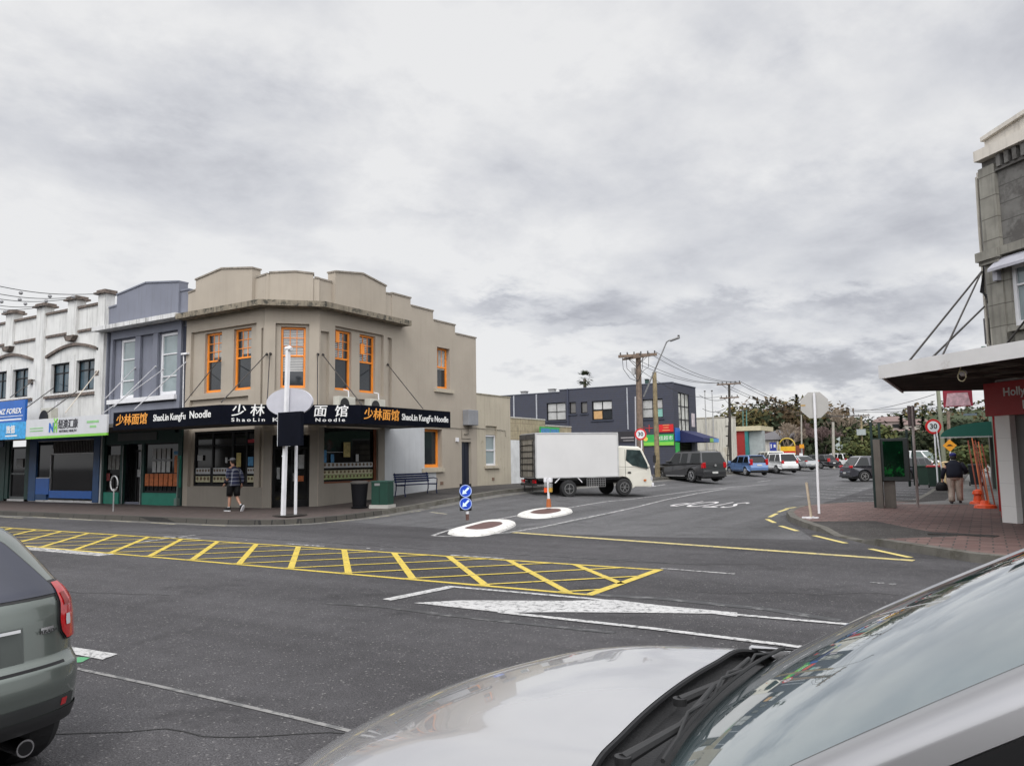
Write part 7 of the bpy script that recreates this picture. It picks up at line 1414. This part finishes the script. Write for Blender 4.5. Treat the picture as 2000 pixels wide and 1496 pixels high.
def far_buildings():
    r = thing('white_block_building', 'tall plain weathered white building right of the navy building', 'building', (-22, 73, .45)); q = MB(); q.box(-26, -20.25, 73, 74, 0, 5.45).box(-29, -25.2, 74.01, 90, 0, 5.4); q.build('wall', mat('patchy_white_wall', (.50, .48, .42), .85, var=.1, scale=.4, streak=.8, dirt=((.42, .38, .3), .55, .8)), r); q = MB(); q.box(-26.05, -20.2, 72.95, 74, 5.451, 5.55); q.build('coping', mat('weathered_trim2', (.35, .32, .26), .8), r); q = MB(); q.box(-22.1, -21.7, 72.97, 73, .9, 1.5); q.build('notice', mat('pale_notice', (.3, .28, .25), .6), r)
    for k, x in enumerate([-22.75, -22.05]):
        t = thing('flue_pipe', ['left', 'right'][k] + ' of two thin flues rising before the white building', 'flue', (x, 72.7, .4), 0, 'thin flues'); q = MB(); q.tube([(x, 72.7, .4), (x, 72.7, 8.0)], .05, 8); q.build('pipe', STEEL, t); q = MB(); q.tube([(x, 72.7, 8.0), (x, 72.7, 8.1)], .09, 8); q.build('cowl', DSTEEL, t)
    Y = 92.
    S = lambda x, y, Y_=92.: atY(x, y, Y_)
    r = thing('red_fronted_shop', 'low shop with red panel and cream canopy left of the villa', 'building', tuple(S(1455, 915))); a, b = S(1436, 842), S(1487, 842)
    q = MB(); q.box(a.x, S(1456, 880).x, Y, Y + 6, .3, a.z); q.build('red_panel', mat('bright_red_panel', (.28, .018, .015), .7), r); q = MB(); q.box(S(1456, 880).x + .01, S(1462, 880).x, Y - .1, Y + 6, .3, a.z); q.build('teal_post', mat('teal_post', (.02, .16, .16), .6), r)
    q = MB(); q.box(a.x - .2, b.x, Y - .3, Y + 6, a.z, S(0 + 1440, 838).z + .3); q.build('canopy', mat('cream_canopy', (.45, .40, .27), .7), r); q = MB(); q.box(S(1462, 880).x + .01, b.x, Y + .5, Y + 1.6, .3, a.z - .02); q.build('wall', mat('pale_blue_wall', (.30, .33, .33), .7), r)
    q = MB(); q.box(S(1446, 880).x, S(1456, 880).x, Y - .02, Y - .0, .5, 1.6); q.build('doorway', BLACK, r)
    Yv = 104.; r = thing('villa', 'white villa with hipped grey iron roof and blue and white sign', 'house', tuple(S(1490, 912, Yv))); a, b, c = S(1460, 860, Yv), S(1520, 860, Yv), S(1508, 842, Yv)
    q = MB(); q.box(a.x, b.x, Yv, Yv + 7, .3, a.z); q.build('wall', FARWHITE, r)
    q = MB(); e_ = .5; z0, z1 = a.z, S(1508, 842, Yv).z + .25; q.v = [Vector(v) for v in [(a.x - e_, Yv - e_, z0), (b.x + 3, Yv - e_, z0), (b.x + 3, Yv + 8, z0), (a.x - e_, Yv + 8, z0), (a.x + 3.2, Yv + 3.5, z1), (b.x + .5, Yv + 3.5, z1)]]; q.f = [[0, 1, 5, 4], [1, 2, 5], [2, 3, 4, 5], [3, 0, 4], [3, 2, 1, 0]]; q.m = [0] * 5; q.build('roof', mat('iron_roof', (.10, .095, .10), .7, streak=.3), r)
    q = MB(); q.box(S(1463, 880, Yv).x, S(1479, 880, Yv).x, Yv - .05, Yv - .0, .4, S(0, 868, Yv).z if False else 3.0); q.build('garage_door', BLACK, r); q = MB(); q.box(S(1487, 880, Yv).x, S(1495, 880, Yv).x, Yv - .05, Yv, 2.0, 3.2); q.build('window', mat('brown_window', (.08, .05, .04), .5), r); q = MB(); q.box(S(1488, 880, Yv).x, S(1500, 880, Yv).x, Yv - .06, Yv, .4, 1.9); q.build('timber_panel', mat('tan_panel', (.45, .3, .15), .7), r)
    def sign(nm, lb, x0, y0, x1, y1, Ys, m, parts=()):
        a, b = S(x0, y0, Ys), S(x1, y1, Ys); t = thing(nm, lb, 'sign', (a.x, Ys, .3)); q = MB(); q.box(min(a.x, b.x), max(a.x, b.x), Ys, Ys + .1, b.z, a.z); q.build('panel', m, t); q = MB(); q.tube([((a.x + b.x) / 2, Ys + .15, .3), ((a.x + b.x) / 2, Ys + .15, a.z)], .06, 6); q.build('post', STEEL, t)
        for nm2, (u0, v0, u1, v1), m2 in parts: q = MB(); q.box(a.x + (b.x - a.x) * u0, a.x + (b.x - a.x) * u1, Ys - .01, Ys, b.z + (a.z - b.z) * v0, b.z + (a.z - b.z) * v1); q.build(nm2, m2, t)
        return t
    BLW = mat('royal_blue', (.03, .05, .28), .5)
    sign('shop_sign', 'blue sign with white shapes on the villa front', 1503, 864, 1517, 886, 102., BLW, [('letter_shape', (.15, .5, .3, .85), WHITE_P), ('letter_shape', (.6, .55, .9, .8), WHITE_P), ('stripe', (0, .14, 1, .24), WHITE_P)])
    sign('takeaway_sign', 'yellow over red and white striped shop board', 1524, 872, 1554, 888, 98., mat('sunny_yellow', (.75, .45, .02), .5), [('red_band', (0, .25, 1, .45), SRED), ('white_band', (.2, .0, .98, .22), WHITE_P)])
    sign('small_yellow_sign', 'small bright yellow board below the striped shop board', 1524, 884, 1531, 893, 97., mat('bright_yellow', (.78, .6, .02), .5), [])
    r = thing('takeaway_shop', 'small dark takeaway shop with red brick side under the striped board', 'building', tuple(S(1540, 912, 99.))); a, b = S(1526, 888, 99.), S(1560, 870, 99.); q = MB(); q.box(a.x, b.x - .6, 99, 104, .2, a.z); q.build('front', BLACK, r); q = MB(); q.box(b.x - .59, b.x, 98.9, 104, .2, b.z); q.build('brick_side', mat('far_brick', (.16, .05, .035), .8), r)
    t = thing('arch_frame', 'thin yellow arched frame standing over the shop boards', 'arch', tuple(S(1537, 912, 100.))); pts = [S(1521 + 16 * (1 - math.cos(math.pi * k / 12)), 878 - 22 * math.sin(math.pi * k / 12) ** .7, 100.) for k in range(13)]; q = MB(); q.tube(pts, .09, 6); q.build('arch', mat('yellow_steel', (.5, .36, .05), .5), t); q = MB(); q.tube([S(1518, 912, 100.), S(1519, 862, 100.)], .09, 6); q.tube([S(1524, 912, 100.), S(1523, 868, 100.)], .09, 6); q.build('column', mat('cream_steel', (.55, .5, .38), .5), t)
    t = thing('hanging_sign', 'small amber sign on a pale post among the bare trees', 'road sign', tuple(S(1566, 912, 95.))); q = MB(); q.tube([S(1566, 912, 95.), S(1566, 868, 95.)], .05, 6); q.build('post', STEEL, t); c = S(1566, 871, 95.); q = MB(); q.box(c.x - .25, c.x + .25, 94.9, 95, c.z - .25, c.z + .2); q.build('plate', mat('amber_sign', (.6, .3, .05)), t)
    t = thing('notice_board', 'small white notice board on legs behind the silver coupe', 'sign', tuple(S(1564, 912, 94.))); a, b = S(1561, 885, 94.), S(1568, 893, 94.); q = MB(); q.box(a.x, b.x, 94, 94.1, b.z, a.z); q.build('panel', WHITE_P, t); q = MB(); q.tube([((a.x + b.x) / 2, 94.1, .2), ((a.x + b.x) / 2, 94.1, b.z)], .05, 6); q.build('post', STEEL, t)
    t = thing('round_sign', 'pale round backed road sign on a pole beside the grey lamp post', 'road sign', tuple(S(1638, 905, 100.))); c = S(1639, 872, 100.); q = MB(); q.disc((c.x, 100, c.z), (0, -1, 0), .45, .05, 20); q.disc((c.x, 100, c.z + .9), (0, -1, 0), .3, .05, 3); q.build('plate', mat('pale_sign_back', (.35, .4, .38), .5), t); q = MB(); q.tube([(c.x, 100.1, .1), (c.x, 100.1, c.z + 1.1)], .06, 6); q.build('post', STEEL, t)
far_buildings()

# ------------------------------------------------------------------ poles and wires
def pole(label, X, Y, base, top, r0, r1, m, group='timber power poles'):
    t = thing('power_pole', label, 'power pole', base, 0, group); q = MB(); q.tube([base, top], [r0, r1], 12); q.build('shaft', m, t); return t
def crossarm(t, c, half, ang, m=WOOD, th=.11, n=6):
    d = Vector((math.cos(ang), math.sin(ang), 0)); c = Vector(c); q = MB(); q.bar(c - d * half, c + d * half, th, th); a = q.build('crossarm', m, t)
    for k in range(n): p = c + d * half * (-1 + 2 * (k + .3) / (n - .4)); q = MB(); q.lathe(p + Vector((0, 0, th / 2)), [(.02, 0), (.05, .05), (.035, .1), (.05, .13), (.02, .16)], 8); q.build('insulator', DSTEEL, a)
    q = MB(); q.bar(c - d * half * .6, c + Vector((0, 0, -.6)), .04, .02).bar(c + d * half * .6, c + Vector((0, 0, -.6)), .04, .02); q.build('brace', DSTEEL, t); return [c + d * half * f + Vector((0, 0, .15)) for f in (-.95, -.55, .55, .95)]
def wire(a, b, sag, r, t=None, name='overhead_wire', label=None, group=None):
    a, b = Vector(a), Vector(b); n_ = 14; q = MB(); q.tube([a.lerp(b, i / n_) - Vector((0, 0, sag * 4 * (i / n_) * (1 - i / n_))) for i in range(n_ + 1)], r, 4)
    o = q.build(name, TRIMBLK, t)
    if t is None: tag(o, label, 'cable', group)
def poles():
    Y1 = 43.; b1 = atY(1252, 925, Y1); b1.z = .5; t1 = atY(1248, 690, Y1); P1 = pole('tallest timber pole with crossarm, rising just behind the truck cab', 0, 0, b1, (b1.x * .5 + t1.x * .5, Y1, t1.z), .22, .15, WOOD)
    tp = Vector((b1.x * .5 + t1.x * .5, Y1, t1.z)); e1 = crossarm(P1, (tp.x + .03, Y1 - .18, tp.z - .15), 1.15, R_(12), n=6, th=.16); crossarm(P1, (tp.x, Y1 - .3, tp.z - .28), 1.1, R_(-20), n=4)
    q = MB()
    for k, (dx_, dz_) in enumerate([(-.95, -1.5), (-.7, -1.2), (.35, -1.4), (.75, -1.1)]):
        q.tube([(tp.x + dx_, Y1 - .2, tp.z - .2), (tp.x + dx_ * .95, Y1 - .2, tp.z - .9), (tp.x + dx_ * .5, Y1 - .22, tp.z + dz_), (tp.x, Y1 - .2, tp.z - 1.7)], .016, 4)
    q.build('drop_cable', TRIMBLK, P1); q = MB(); q.box(tp.x - .28, tp.x - .08, Y1 - .45, Y1 - .25, tp.z - 1.3, tp.z - .9); q.build('fuse_box', STEEL, P1); q = MB(); q.tube([(b1.x - .26, Y1 - .1, .5), (tp.x - .2, Y1 - .15, tp.z - 2.6)], .045, 6); q.build('cable_guard', mat('grey_conduit', (.4, .4, .42), .5), P1)
    Y2 = 46.; b2 = atY(1285, 936, Y2); b2.z = .45; t2 = atY(1278, 727, Y2); pole('greenish treated timber pole right of the tallest one, without crossarm', 0, 0, b2, (t2.x * .6 + b2.x * .4, Y2, t2.z), .17, .13, WOOD_Y)
    L = thing('street_lamp', 'grey outreach arm street lamp bracketed off the timber poles against the sky', 'street lamp', tuple(atY(1257, 775, 43.6))); q = MB(); q.tube([atY(1257, 775, 43.6), atY(1302, 668, 43.6), atY(1308, 664, 43.6), atY(1312, 664, 43.6)], [.05, .045, .045, .045], 8); q.build('arm', mat('lamp_arm_grey', (.22, .22, .22), .5), L)
    a, b = atY(1308, 666, 43.5), atY(1327, 659, 43.5); q = MB(); q.bar(a, b, .28, .10); q.build('lamp_head', mat('lamp_head_grey', (.28, .28, .28), .5), L, bevel=.03); q = MB(); q.box(b.x - .1, b.x, b.y - .05, b.y + .05, b.z + .03, b.z + .14); q.build('photocell', DSTEEL, L)
    Y3 = 64.; b3 = atY(1427, 918, Y3); b3.z = .45; t3 = atY(1424, 749, Y3); P3 = pole('slender dark double timber pole in front of the white building', 0, 0, b3, (t3.x, Y3, t3.z), .12, .10, mat('dark_pole', (.04, .035, .03), .9)); q = MB(); q.tube([b3 + Vector((-.28, 0, 0)), (t3.x - .16, Y3, t3.z - 3.2)], .05, 6)
    for k in range(6): z = 1 + k * .8; q.box(b3.x - .28, b3.x, Y3 - .03, Y3 + .03, z, z + .1)
    q.build('side_strut', mat('dark_pole', (.04, .035, .03), .9), P3)
    e3 = crossarm(P3, (t3.x, Y3 - .12, t3.z - .05), 1.0, R_(0), th=.12); e3b = crossarm(P3, (t3.x, Y3 - .12, atY(1424, 777, Y3).z), .8, R_(0), n=4)
    for k in range(4): wire(e1[k], e3[k], .55, .016, None, label='one of the overhead power lines between the tallest and the double timber pole', group='overhead power lines between the first poles')
    wire(tp + Vector((0, -.2, -.9)), e3b[0], .7, .016, None, label='low slack cable between the tallest pole and the lower crossarm', name='overhead_cable')
    Y4 = 105.; b4 = atY(1684, 905, Y4); b4.z = .1; t4 = atY(1682, 812, Y4); P4 = pole('distant pole with transformer box beside the trees', 0, 0, b4, (t4.x, Y4, t4.z), .14, .12, WOOD_Y); crossarm(P4, (t4.x, Y4 - .12, t4.z), 1.0, 0, n=4); c = atY(1683, 843, Y4); q = MB(); q.box(c.x - .5, c.x + .5, Y4 - .7, Y4 - .15, c.z - .45, c.z + .3); q.build('transformer', mat('transformer_grey', (.30, .33, .33), .5), P4)
    for k in range(4): wire(e3[k], Vector(t4) + Vector((-1.0 + .65 * k, 0, .15)), 1.2, .02, None, label='one of the long overhead lines running off to the distant transformer pole', group='overhead power lines to the distant pole')
    for (x, tY, top, w_, lb) in [(1628, 92., 824, .14, 'plain grey concrete pole right of the stop sign back'), (1566, 96., 810, .08, 'thin pale pole among the bare trees'), (1459, 96., 800, .06, 'thin teal mast beside the red fronted shop'), (1452, 97., 802, .06, 'second thin teal mast left of its twin')]:
        b = atY(x, 912, tY); b.z = .1; tt = atY(x - 1, top, tY); t = thing('slim_pole', lb, 'pole', b, 0, 'slim poles down the side street'); q = MB(); q.tube([b, tt], [w_ * 1.2, w_], 8); q.build('shaft', mat('concrete_pole', (.32, .30, .26), .7) if x > 1500 else mat('teal_mast', (.06, .16, .15), .6), t); q = MB(); q.box(tt.x - .6, tt.x + .1, tY - .04, tY + .04, tt.z - .1, tt.z); q.build('bracket', DSTEEL, t)
    Y5 = 58.; b = atY(1846, 925, Y5); b.z = .14; tt = atY(1832, 768, Y5); pole('leaning green grey timber pole behind the right speed sign', 0, 0, b, tt + Vector((0, 0, 1.4)), .15, .11, mat('green_grey_wood', (.20, .21, .15), .9, streak=.5))
    Y6 = 80.; b = atY(1855, 915, Y6); b.z = .14; tt = atY(1852, 803, Y6); t = thing('street_lamp', 'short street lamp on a brown pole above the green awning', 'street lamp', b); q = MB(); q.tube([b, tt], .14, 8); q.build('pole', WOOD, t); q = MB(); q.bar(tt + Vector((0, 0, -.1)), tt + Vector((.35, 0, 0)), .2, .12); q.build('lamp_head', DSTEEL, t)
    for k, (a, b) in enumerate([((1660, 803), (1826, 770)), ((1640, 797), (1826, 790)), ((1640, 800), (1826, 797)), ((1366, 772), (1420, 778)), ((1372, 798), (1418, 797))]):
        A, B = atY(*a, 100.) if k < 3 else atY(*a, 63.), atY(*b, 58.) if k < 3 else atY(*b, 63.9); wire(A, B, .3, .02, None, label=['service cable sloping up to the leaning pole', 'upper level cable left of the leaning pole', 'lower level cable left of the leaning pole', 'upper service cable from the navy building to the double pole', 'lower service cable over the white building roof'][k], name='service_cable')
poles()

# ------------------------------------------------------------------ trees, hill and houses beyond
def leafmat(name, a, b):
    m = mat(name, a, .8, var=.35, scale=.6, spec=.15, wear=(b, .5, 1.3)); return m
LM = [leafmat('olive_leaves', (.075, .072, .030), (.12, .085, .035)), leafmat('dark_leaves', (.028, .038, .020), (.045, .05, .026)), leafmat('brown_green_leaves', (.080, .062, .036), (.11, .07, .04)), leafmat('yellow_green_leaves', (.075, .08, .028), (.05, .07, .026)), leafmat('conifer_leaves', (.018, .03, .020), (.03, .04, .022))]
BARK = mat('grey_bark', (.12, .10, .085), .9, var=.3, scale=4); TWIG = mat('purple_twigs', (.13, .088, .082), .9, var=.3, scale=1); PALEB = mat('pale_bare_bark', (.26, .21, .16), .9, var=.3, scale=2)
def tree(label, base, H, Wd, lm, n=1700, leaf=.30, lobes=9, seed=1, trunk=True, group='leafy trees beyond the shops'):
    rnd = random.Random(seed); base = Vector(base); t = thing('leafy_tree', label, 'tree', base, 0, group); q = MB(); cz = H * .55
    L = []
    for k in range(lobes):
        a = rnd.random() * 6.28; r_ = Wd * .5 * rnd.uniform(.15, .7); L.append((Vector((base.x + math.cos(a) * r_, base.y + math.sin(a) * r_ * .7, base.z + H * rnd.uniform(.42, .85))), Wd * rnd.uniform(.16, .30)))
    for i in range(n):
        c, r_ = L[rnd.randrange(lobes)]; d = Vector((rnd.gauss(0, 1), rnd.gauss(0, 1), rnd.gauss(0, 1))).normalized(); p = c + d * r_ * rnd.uniform(.30, 1.06); p.z = min(p.z, base.z + H * 1.05)
        u = Vector((rnd.gauss(0, 1), rnd.gauss(0, 1), rnd.gauss(0, .6))).normalized(); v = u.cross(d + Vector((.01, 0, 0))).normalized(); s = leaf * rnd.uniform(.5, 1.3)
        q.add([p - u * s, p + v * s * .6, p + u * s, p - v * s * .6], [(0, 1, 2, 3)])
    q.build('crown', lm, t); q = MB(); q.tube([base, base + Vector((.1, 0, H * .35)), base + Vector((0, 0, H * .6))], [H * .03, H * .022, H * .012], 8)
    for c, r_ in L[:6]: q.tube([base + Vector((0, 0, H * .3)), base.lerp(c, .6) + Vector((0, 0, H * .1)), c], [H * .013, H * .009, H * .004], 5)
    q.build('trunk', BARK, t); return t
def bare(label, base, H, Wd, m, n0=5, depth=5, seed=3, fan=.5, group='bare winter trees'):
    rnd = random.Random(seed); base = Vector(base); t = thing('bare_tree', label, 'tree', base, 0, group); q = MB(); tw = MB()
    def grow(p, d, ln, r_, lev):
        e_ = p + d * ln; tgt = q if lev > depth - 3 else tw; tgt.tube([p, p.lerp(e_, .5) + Vector((rnd.gauss(0, ln * .04), 0, 0)), e_], [r_, r_ * .85, r_ * .7], 4 if lev < depth - 1 else 6, cap=False)
        if lev == 0: return
        for _ in range(3 if lev > 1 else 4):
            a = (d + Vector((rnd.gauss(0, fan), rnd.gauss(0, fan), rnd.gauss(.12, fan * .4)))).normalized(); grow(e_, a, ln * rnd.uniform(.62, .85), max(.022, r_ * .7), lev - 1)
    grow(base, Vector((0, 0, 1)), H * .22, H * .022, depth); q.build('trunk', BARK if m is not PALEB else PALEB, t); tw.build('twigs', m, t); return t
def trees():
    B = lambda x, Y, z=.2: Vector((atY(x, 900, Y).x, Y, z))
    def h(x, y, Y): return atY(x, y, Y).z
    for k, (x, y, Y, w_, lm, sd_, lb) in enumerate([(1448, 800, 118, 11, 0, 1, 'olive tree directly right of the white building'), (1478, 793, 122, 12, 1, 2, 'dark bushy tree rising behind the villa ridge'), (1516, 784, 125, 13, 2, 3, 'brownish green tree behind the villa'), (1553, 786, 128, 12, 0, 4, 'olive tree left of the stop sign back'), (1612, 794, 130, 12, 2, 5, 'rusty green tree just right of the stop sign back'), (1640, 826, 120, 10, 1, 6, 'dark tree behind the grey concrete pole'), (1662, 822, 128, 11, 1, 8, 'broad dark tree above the far white crossover'), (1700, 840, 110, 9, 3, 9, 'yellow green tree left of the advertising panel'), (1675, 868, 98, 6, 3, 10, 'low light green shrub tree by the far cars'), (1610, 862, 104, 8, 1, 11, 'dark shaded tree right of the sign post'), (1740, 850, 125, 9, 1, 12, 'dark tree behind the shelter posts'), (1775, 850, 130, 9, 2, 14, 'brown green tree behind the bus stop pole'), (1806, 848, 120, 9, 1, 15, 'dark tree left of the right speed sign'), (1868, 830, 115, 12, 1, 16, 'dark tree filling the gap under the green awning'), (1890, 880, 70, 5, 3, 17, 'leafy bush beside the dark wheelie bin'), (1900, 832, 120, 10, 1, 18, 'dark tree at the far right behind the awning')]):
        H = h(x, y, Y); tree(lb, B(x, Y), H * 1.0, w_, LM[lm], n=1700 if w_ > 8 else 1000, leaf=.40 if Y > 100 else .22, lobes=14, seed=sd_)
    for k, (x, y, Y, w_, m, sd_, lb, f) in enumerate([(1536, 800, 103, 8, PALEB, 21, 'pale bare tree spreading over the yellow sign boards', .42), (1565, 797, 104, 10, TWIG, 22, 'purplish bare tree left of the sign post', .5), (1588, 800, 105, 10, TWIG, 23, 'purplish bare tree behind the stop sign post', .5), (1520, 805, 112, 9, TWIG, 27, 'purplish bare tree above the villa roof', .5), (1652, 778, 118, 9, PALEB, 24, 'tall pale bare tree right of the stop sign back', .4), (1610, 806, 103, 8, TWIG, 26, 'purplish bare tree right of the sign post', .5)]):
        H = h(x, y, Y); bare(lb, B(x, Y), H, w_, m, seed=sd_, depth=6, fan=f)
    # norfolk pines on the skyline
    for (x, y, Y, lb) in [(1562, 772, 150, 'spiky dark pine behind the stop sign back'), (1765, 812, 180, 'slim pine on the skyline left of the bus stop pole'), (1808, 815, 170, 'dark pine on the skyline left of the speed sign')]:
        b = B(x, Y); H = h(x, y, Y); t = thing('pine_tree', lb, 'tree', b, 0, 'pines on the skyline'); q = MB(); rnd = random.Random(int(x))
        for i in range(900):
            z = rnd.random() ** .8; r_ = (1 - z) * H * .20 * rnd.random() ** .5; a = rnd.random() * 6.28; p = b + Vector((math.cos(a) * r_, math.sin(a) * r_, H * (.15 + .85 * z))); s = .35; u = Vector((math.cos(a), math.sin(a), .3)); v = Vector((-math.sin(a), math.cos(a), 0)); q.add([p - u * s, p + v * s * .5, p + u * s, p - v * s * .5], [(0, 1, 2, 3)])
        q.build('crown', LM[4], t); q = MB(); q.tube([b, b + Vector((0, 0, H * .95))], [.3, .05], 6); q.build('trunk', BARK, t)
    # palm behind the navy building
    Y = 66.; c = atY(1142, 740, Y); t = thing('palm_tree', 'fan palm crown showing above the navy building roof', 'palm tree', (c.x, Y, .3)); q = MB(); q.tube([(c.x, Y, .3), (c.x, Y, c.z)], [.25, .16], 8); q.build('trunk', BARK, t); q = MB(); rnd = random.Random(5)
    for i in range(46):
        a = rnd.random() * 6.28; el_ = rnd.uniform(-.9, 1.4); ln = rnd.uniform(.38, .6); d = Vector((math.cos(a) * math.cos(el_), math.sin(a) * math.cos(el_), math.sin(el_))); p0 = Vector((c.x, Y, c.z)); p1 = p0 + d * ln
        for j in range(9):
            f = (j - 4) / 4; sd2 = d.cross(Vector((0, 0, 1))).normalized(); dd = (d + sd2 * f * .9 + Vector((0, 0, -.25 * abs(f)))).normalized(); e_ = p1 + dd * .45; wv = sd2 * .05; q.add([p1 - wv, p1 + wv, e_ + Vector((0, 0, -.06))], [(0, 1, 2)])
    q.build('crown', LM[1], t)
    # hill with houses
    hx = MB(); 
    def hf(u, v): x = -75 + u * 130; y = 190 + v * 220; z = 17 * math.exp(-((x + 8) / 42) ** 2) * math.sin(min(1, v * 1.6) * math.pi / 2) + 1.5 * mnoise.noise(Vector((x * .05, y * .05, 0))); return (x, y, max(-.5, z - .5) if v > 0 else -.5)
    hx.grid(hf, 40, 30); o = struct(hx, 'hill', leafmat('hill_green', (.05, .06, .028), (.035, .05, .025)))
    rnd = random.Random(77); q = MB()
    for i in range(5200):
        u, v = rnd.random(), rnd.random() * .9; p = Vector(hf(u, v)); k = mnoise.noise(Vector((p.x * .09, p.y * .05, 3)))
        if k < -.25: continue
        p.z += rnd.random() * (3.5 + 4 * k); s = rnd.uniform(.5, 1.1); a = Vector((rnd.gauss(0, 1), rnd.gauss(0, 1), rnd.gauss(0, .7))).normalized(); b = a.cross(Vector((rnd.gauss(0, 1), .2, 1))).normalized(); q.add([p - a * s, p + b * s * .7, p + a * s, p - b * s * .7], [(0, 1, 2, 3)], rnd.choice([0, 1, 1, 2]))
    o = q.build('hillside_woods', [LM[0], LM[1], LM[2]]); o['kind'] = 'stuff'; o['label'] = 'distant wooded hillside'; o['category'] = 'woods'
    for k, (x, y, Y, w_, lb, wc) in enumerate([(1736, 832, 240, 9, 'pinkish house on the wooded hillside above the advertising panel', (.30, .24, .22)), (1792, 838, 230, 7, 'pale house on the hillside beside the bus stop pole', (.42, .38, .34)), (1800, 872, 150, 9, 'low pale roofed house behind the white van', (.35, .31, .27)), (1718, 872, 160, 8, 'white walled house between trees left of the shelter', (.45, .44, .4)), (1770, 866, 165, 6, 'small brown house behind the shelter posts', (.26, .2, .17))]):
        c = atY(x, y, Y); t = thing('hillside_house', lb, 'house', c, 0, 'houses on the far hillside'); q = MB(); q.box(c.x - w_ / 2, c.x + w_ / 2, Y, Y + 6, c.z - 9, c.z + 1.2); q.build('wall', mat('house_wall%d' % k, wc, .8), t); q = MB(); e_ = .5; z0 = c.z + 1.2; q.v = [Vector(v) for v in [(c.x - w_ / 2 - e_, Y - e_, z0), (c.x + w_ / 2 + e_, Y - e_, z0), (c.x + w_ / 2 + e_, Y + 6.5, z0), (c.x - w_ / 2 - e_, Y + 6.5, z0), (c.x - w_ / 4, Y + 3, z0 + 1.6), (c.x + w_ / 4, Y + 3, z0 + 1.6)]]; q.f = [[0, 1, 5, 4], [1, 2, 5], [2, 3, 4, 5], [3, 0, 4]]; q.m = [0] * 4; q.build('roof', mat('house_roof%d' % k, (.16, .11, .10), .8), t)
        q = MB(); q.box(c.x - w_ * .3, c.x - w_ * .1, Y - .05, Y, c.z - .6, c.z + .5); q.build('window', BLACK, t); q = MB(); q.box(c.x + w_ * .1, c.x + w_ * .3, Y - .05, Y, c.z - .6, c.z + .5); q.build('window', BLACK, t)
    # hedge mass closing the end of the street and left beyond the shops
    q = MB(); rnd = random.Random(9)
    for i in range(5000):
        x = rnd.uniform(-48, 4); Y = rnd.uniform(128, 150); z = rnd.random() ** .8 * (5.0 + 2.2 * mnoise.noise(Vector((x * .2, 0, 1)))); p = Vector((x, Y, z)); a = Vector((rnd.gauss(0, 1), rnd.gauss(0, 1), rnd.gauss(0, .7))).normalized(); b = a.cross(Vector((rnd.gauss(0, 1), .2, 1))).normalized(); s = rnd.uniform(.4, .9); q.add([p - a * s, p + b * s * .7, p + a * s, p - b * s * .7], [(0, 1, 2, 3)], rnd.choice([0, 1, 1]))
    o = q.build('far_hedge', [LM[2], LM[1]]); o['kind'] = 'stuff'; o['label'] = 'dense dark greenery closing the side street'; o['category'] = 'hedge'
trees()
# ------------------------------------------------------------------ unseen shop row added behind the viewer: its mass darkens the window reflections
def unseen_shop_row():
    r = thing('added_shop_row', 'unseen plain shop row added behind the viewer to darken window reflections', 'building', (0, -9, 0)); T = frame(0, -9, math.pi)
    holes = [(-58 + k * 4, -55.4 + k * 4, 4.4, 6.4) for k in range(29)] + [(-58 + k * 4, -54.8 + k * 4, .6, 2.9) for k in range(29)]
    q = MB(); wallgrid(q, T, -60, 60, 0, 8.6, holes, 0, .3); q.build('wall', mat('added_row_render', (.22, .20, .18), .85, var=.3, scale=.3), r)
    q = MB(T); q.box(-60, 60, .2, .25, .3, 8); q.build('glazing', GLASS_SHOP, r); q = MB(T); q.box(-60, 60, -2.6, -.01, 3.1, 3.5); q.build('canopy', SOFFIT, r)
unseen_shop_row()

# ------------------------------------------------------------------ pieces that are separate in the place become parts of their own
def split_islands(names):
    for o in list(COL.objects):
        if o.type != 'MESH' or o.name.split('.')[0] not in names or o.parent is None: continue
        me = o.data; par = list(range(len(me.vertices)))
        def find(i):
            while par[i] != i: par[i] = par[par[i]]; i = par[i]
            return i
        for p in me.polygons:
            a = find(p.vertices[0])
            for v in p.vertices[1:]: par[find(v)] = a
        isl = {}
        for p in me.polygons: isl.setdefault(find(p.vertices[0]), []).append(p)
        if len(isl) < 2: continue
        kids = [c for c in COL.objects if c.parent == o]; first = None
        for ps in isl.values():
            ids = sorted({v for p in ps for v in p.vertices}); mp = {v: i for i, v in enumerate(ids)}
            m2 = bpy.data.meshes.new(me.name); m2.from_pydata([tuple(me.vertices[i].co) for i in ids], [], [[mp[v] for v in p.vertices] for p in ps])
            for m in me.materials: m2.materials.append(m)
            m2.polygons.foreach_set('material_index', [p.material_index for p in ps]); m2.polygons.foreach_set('use_smooth', [p.use_smooth for p in ps]); m2.update()
            if first is None: first = m2; continue
            c = o.copy(); c.data = m2; COL.objects.link(c)
        o.data = first
split_islands({'wall_slot', 'window_sill', 'stall_riser', 'vent_panel', 'downpipe', 'pier_cap', 'poster', 'notice', 'window_panel', 'green_panel', 'foot', 'column', 'bracket', 'bolt', 'red_door_frame', 'steel_leg', 'frame_leg', 'small_print', 'dish_picture', 'string_course', 'shopfront_panel', 'recess'})
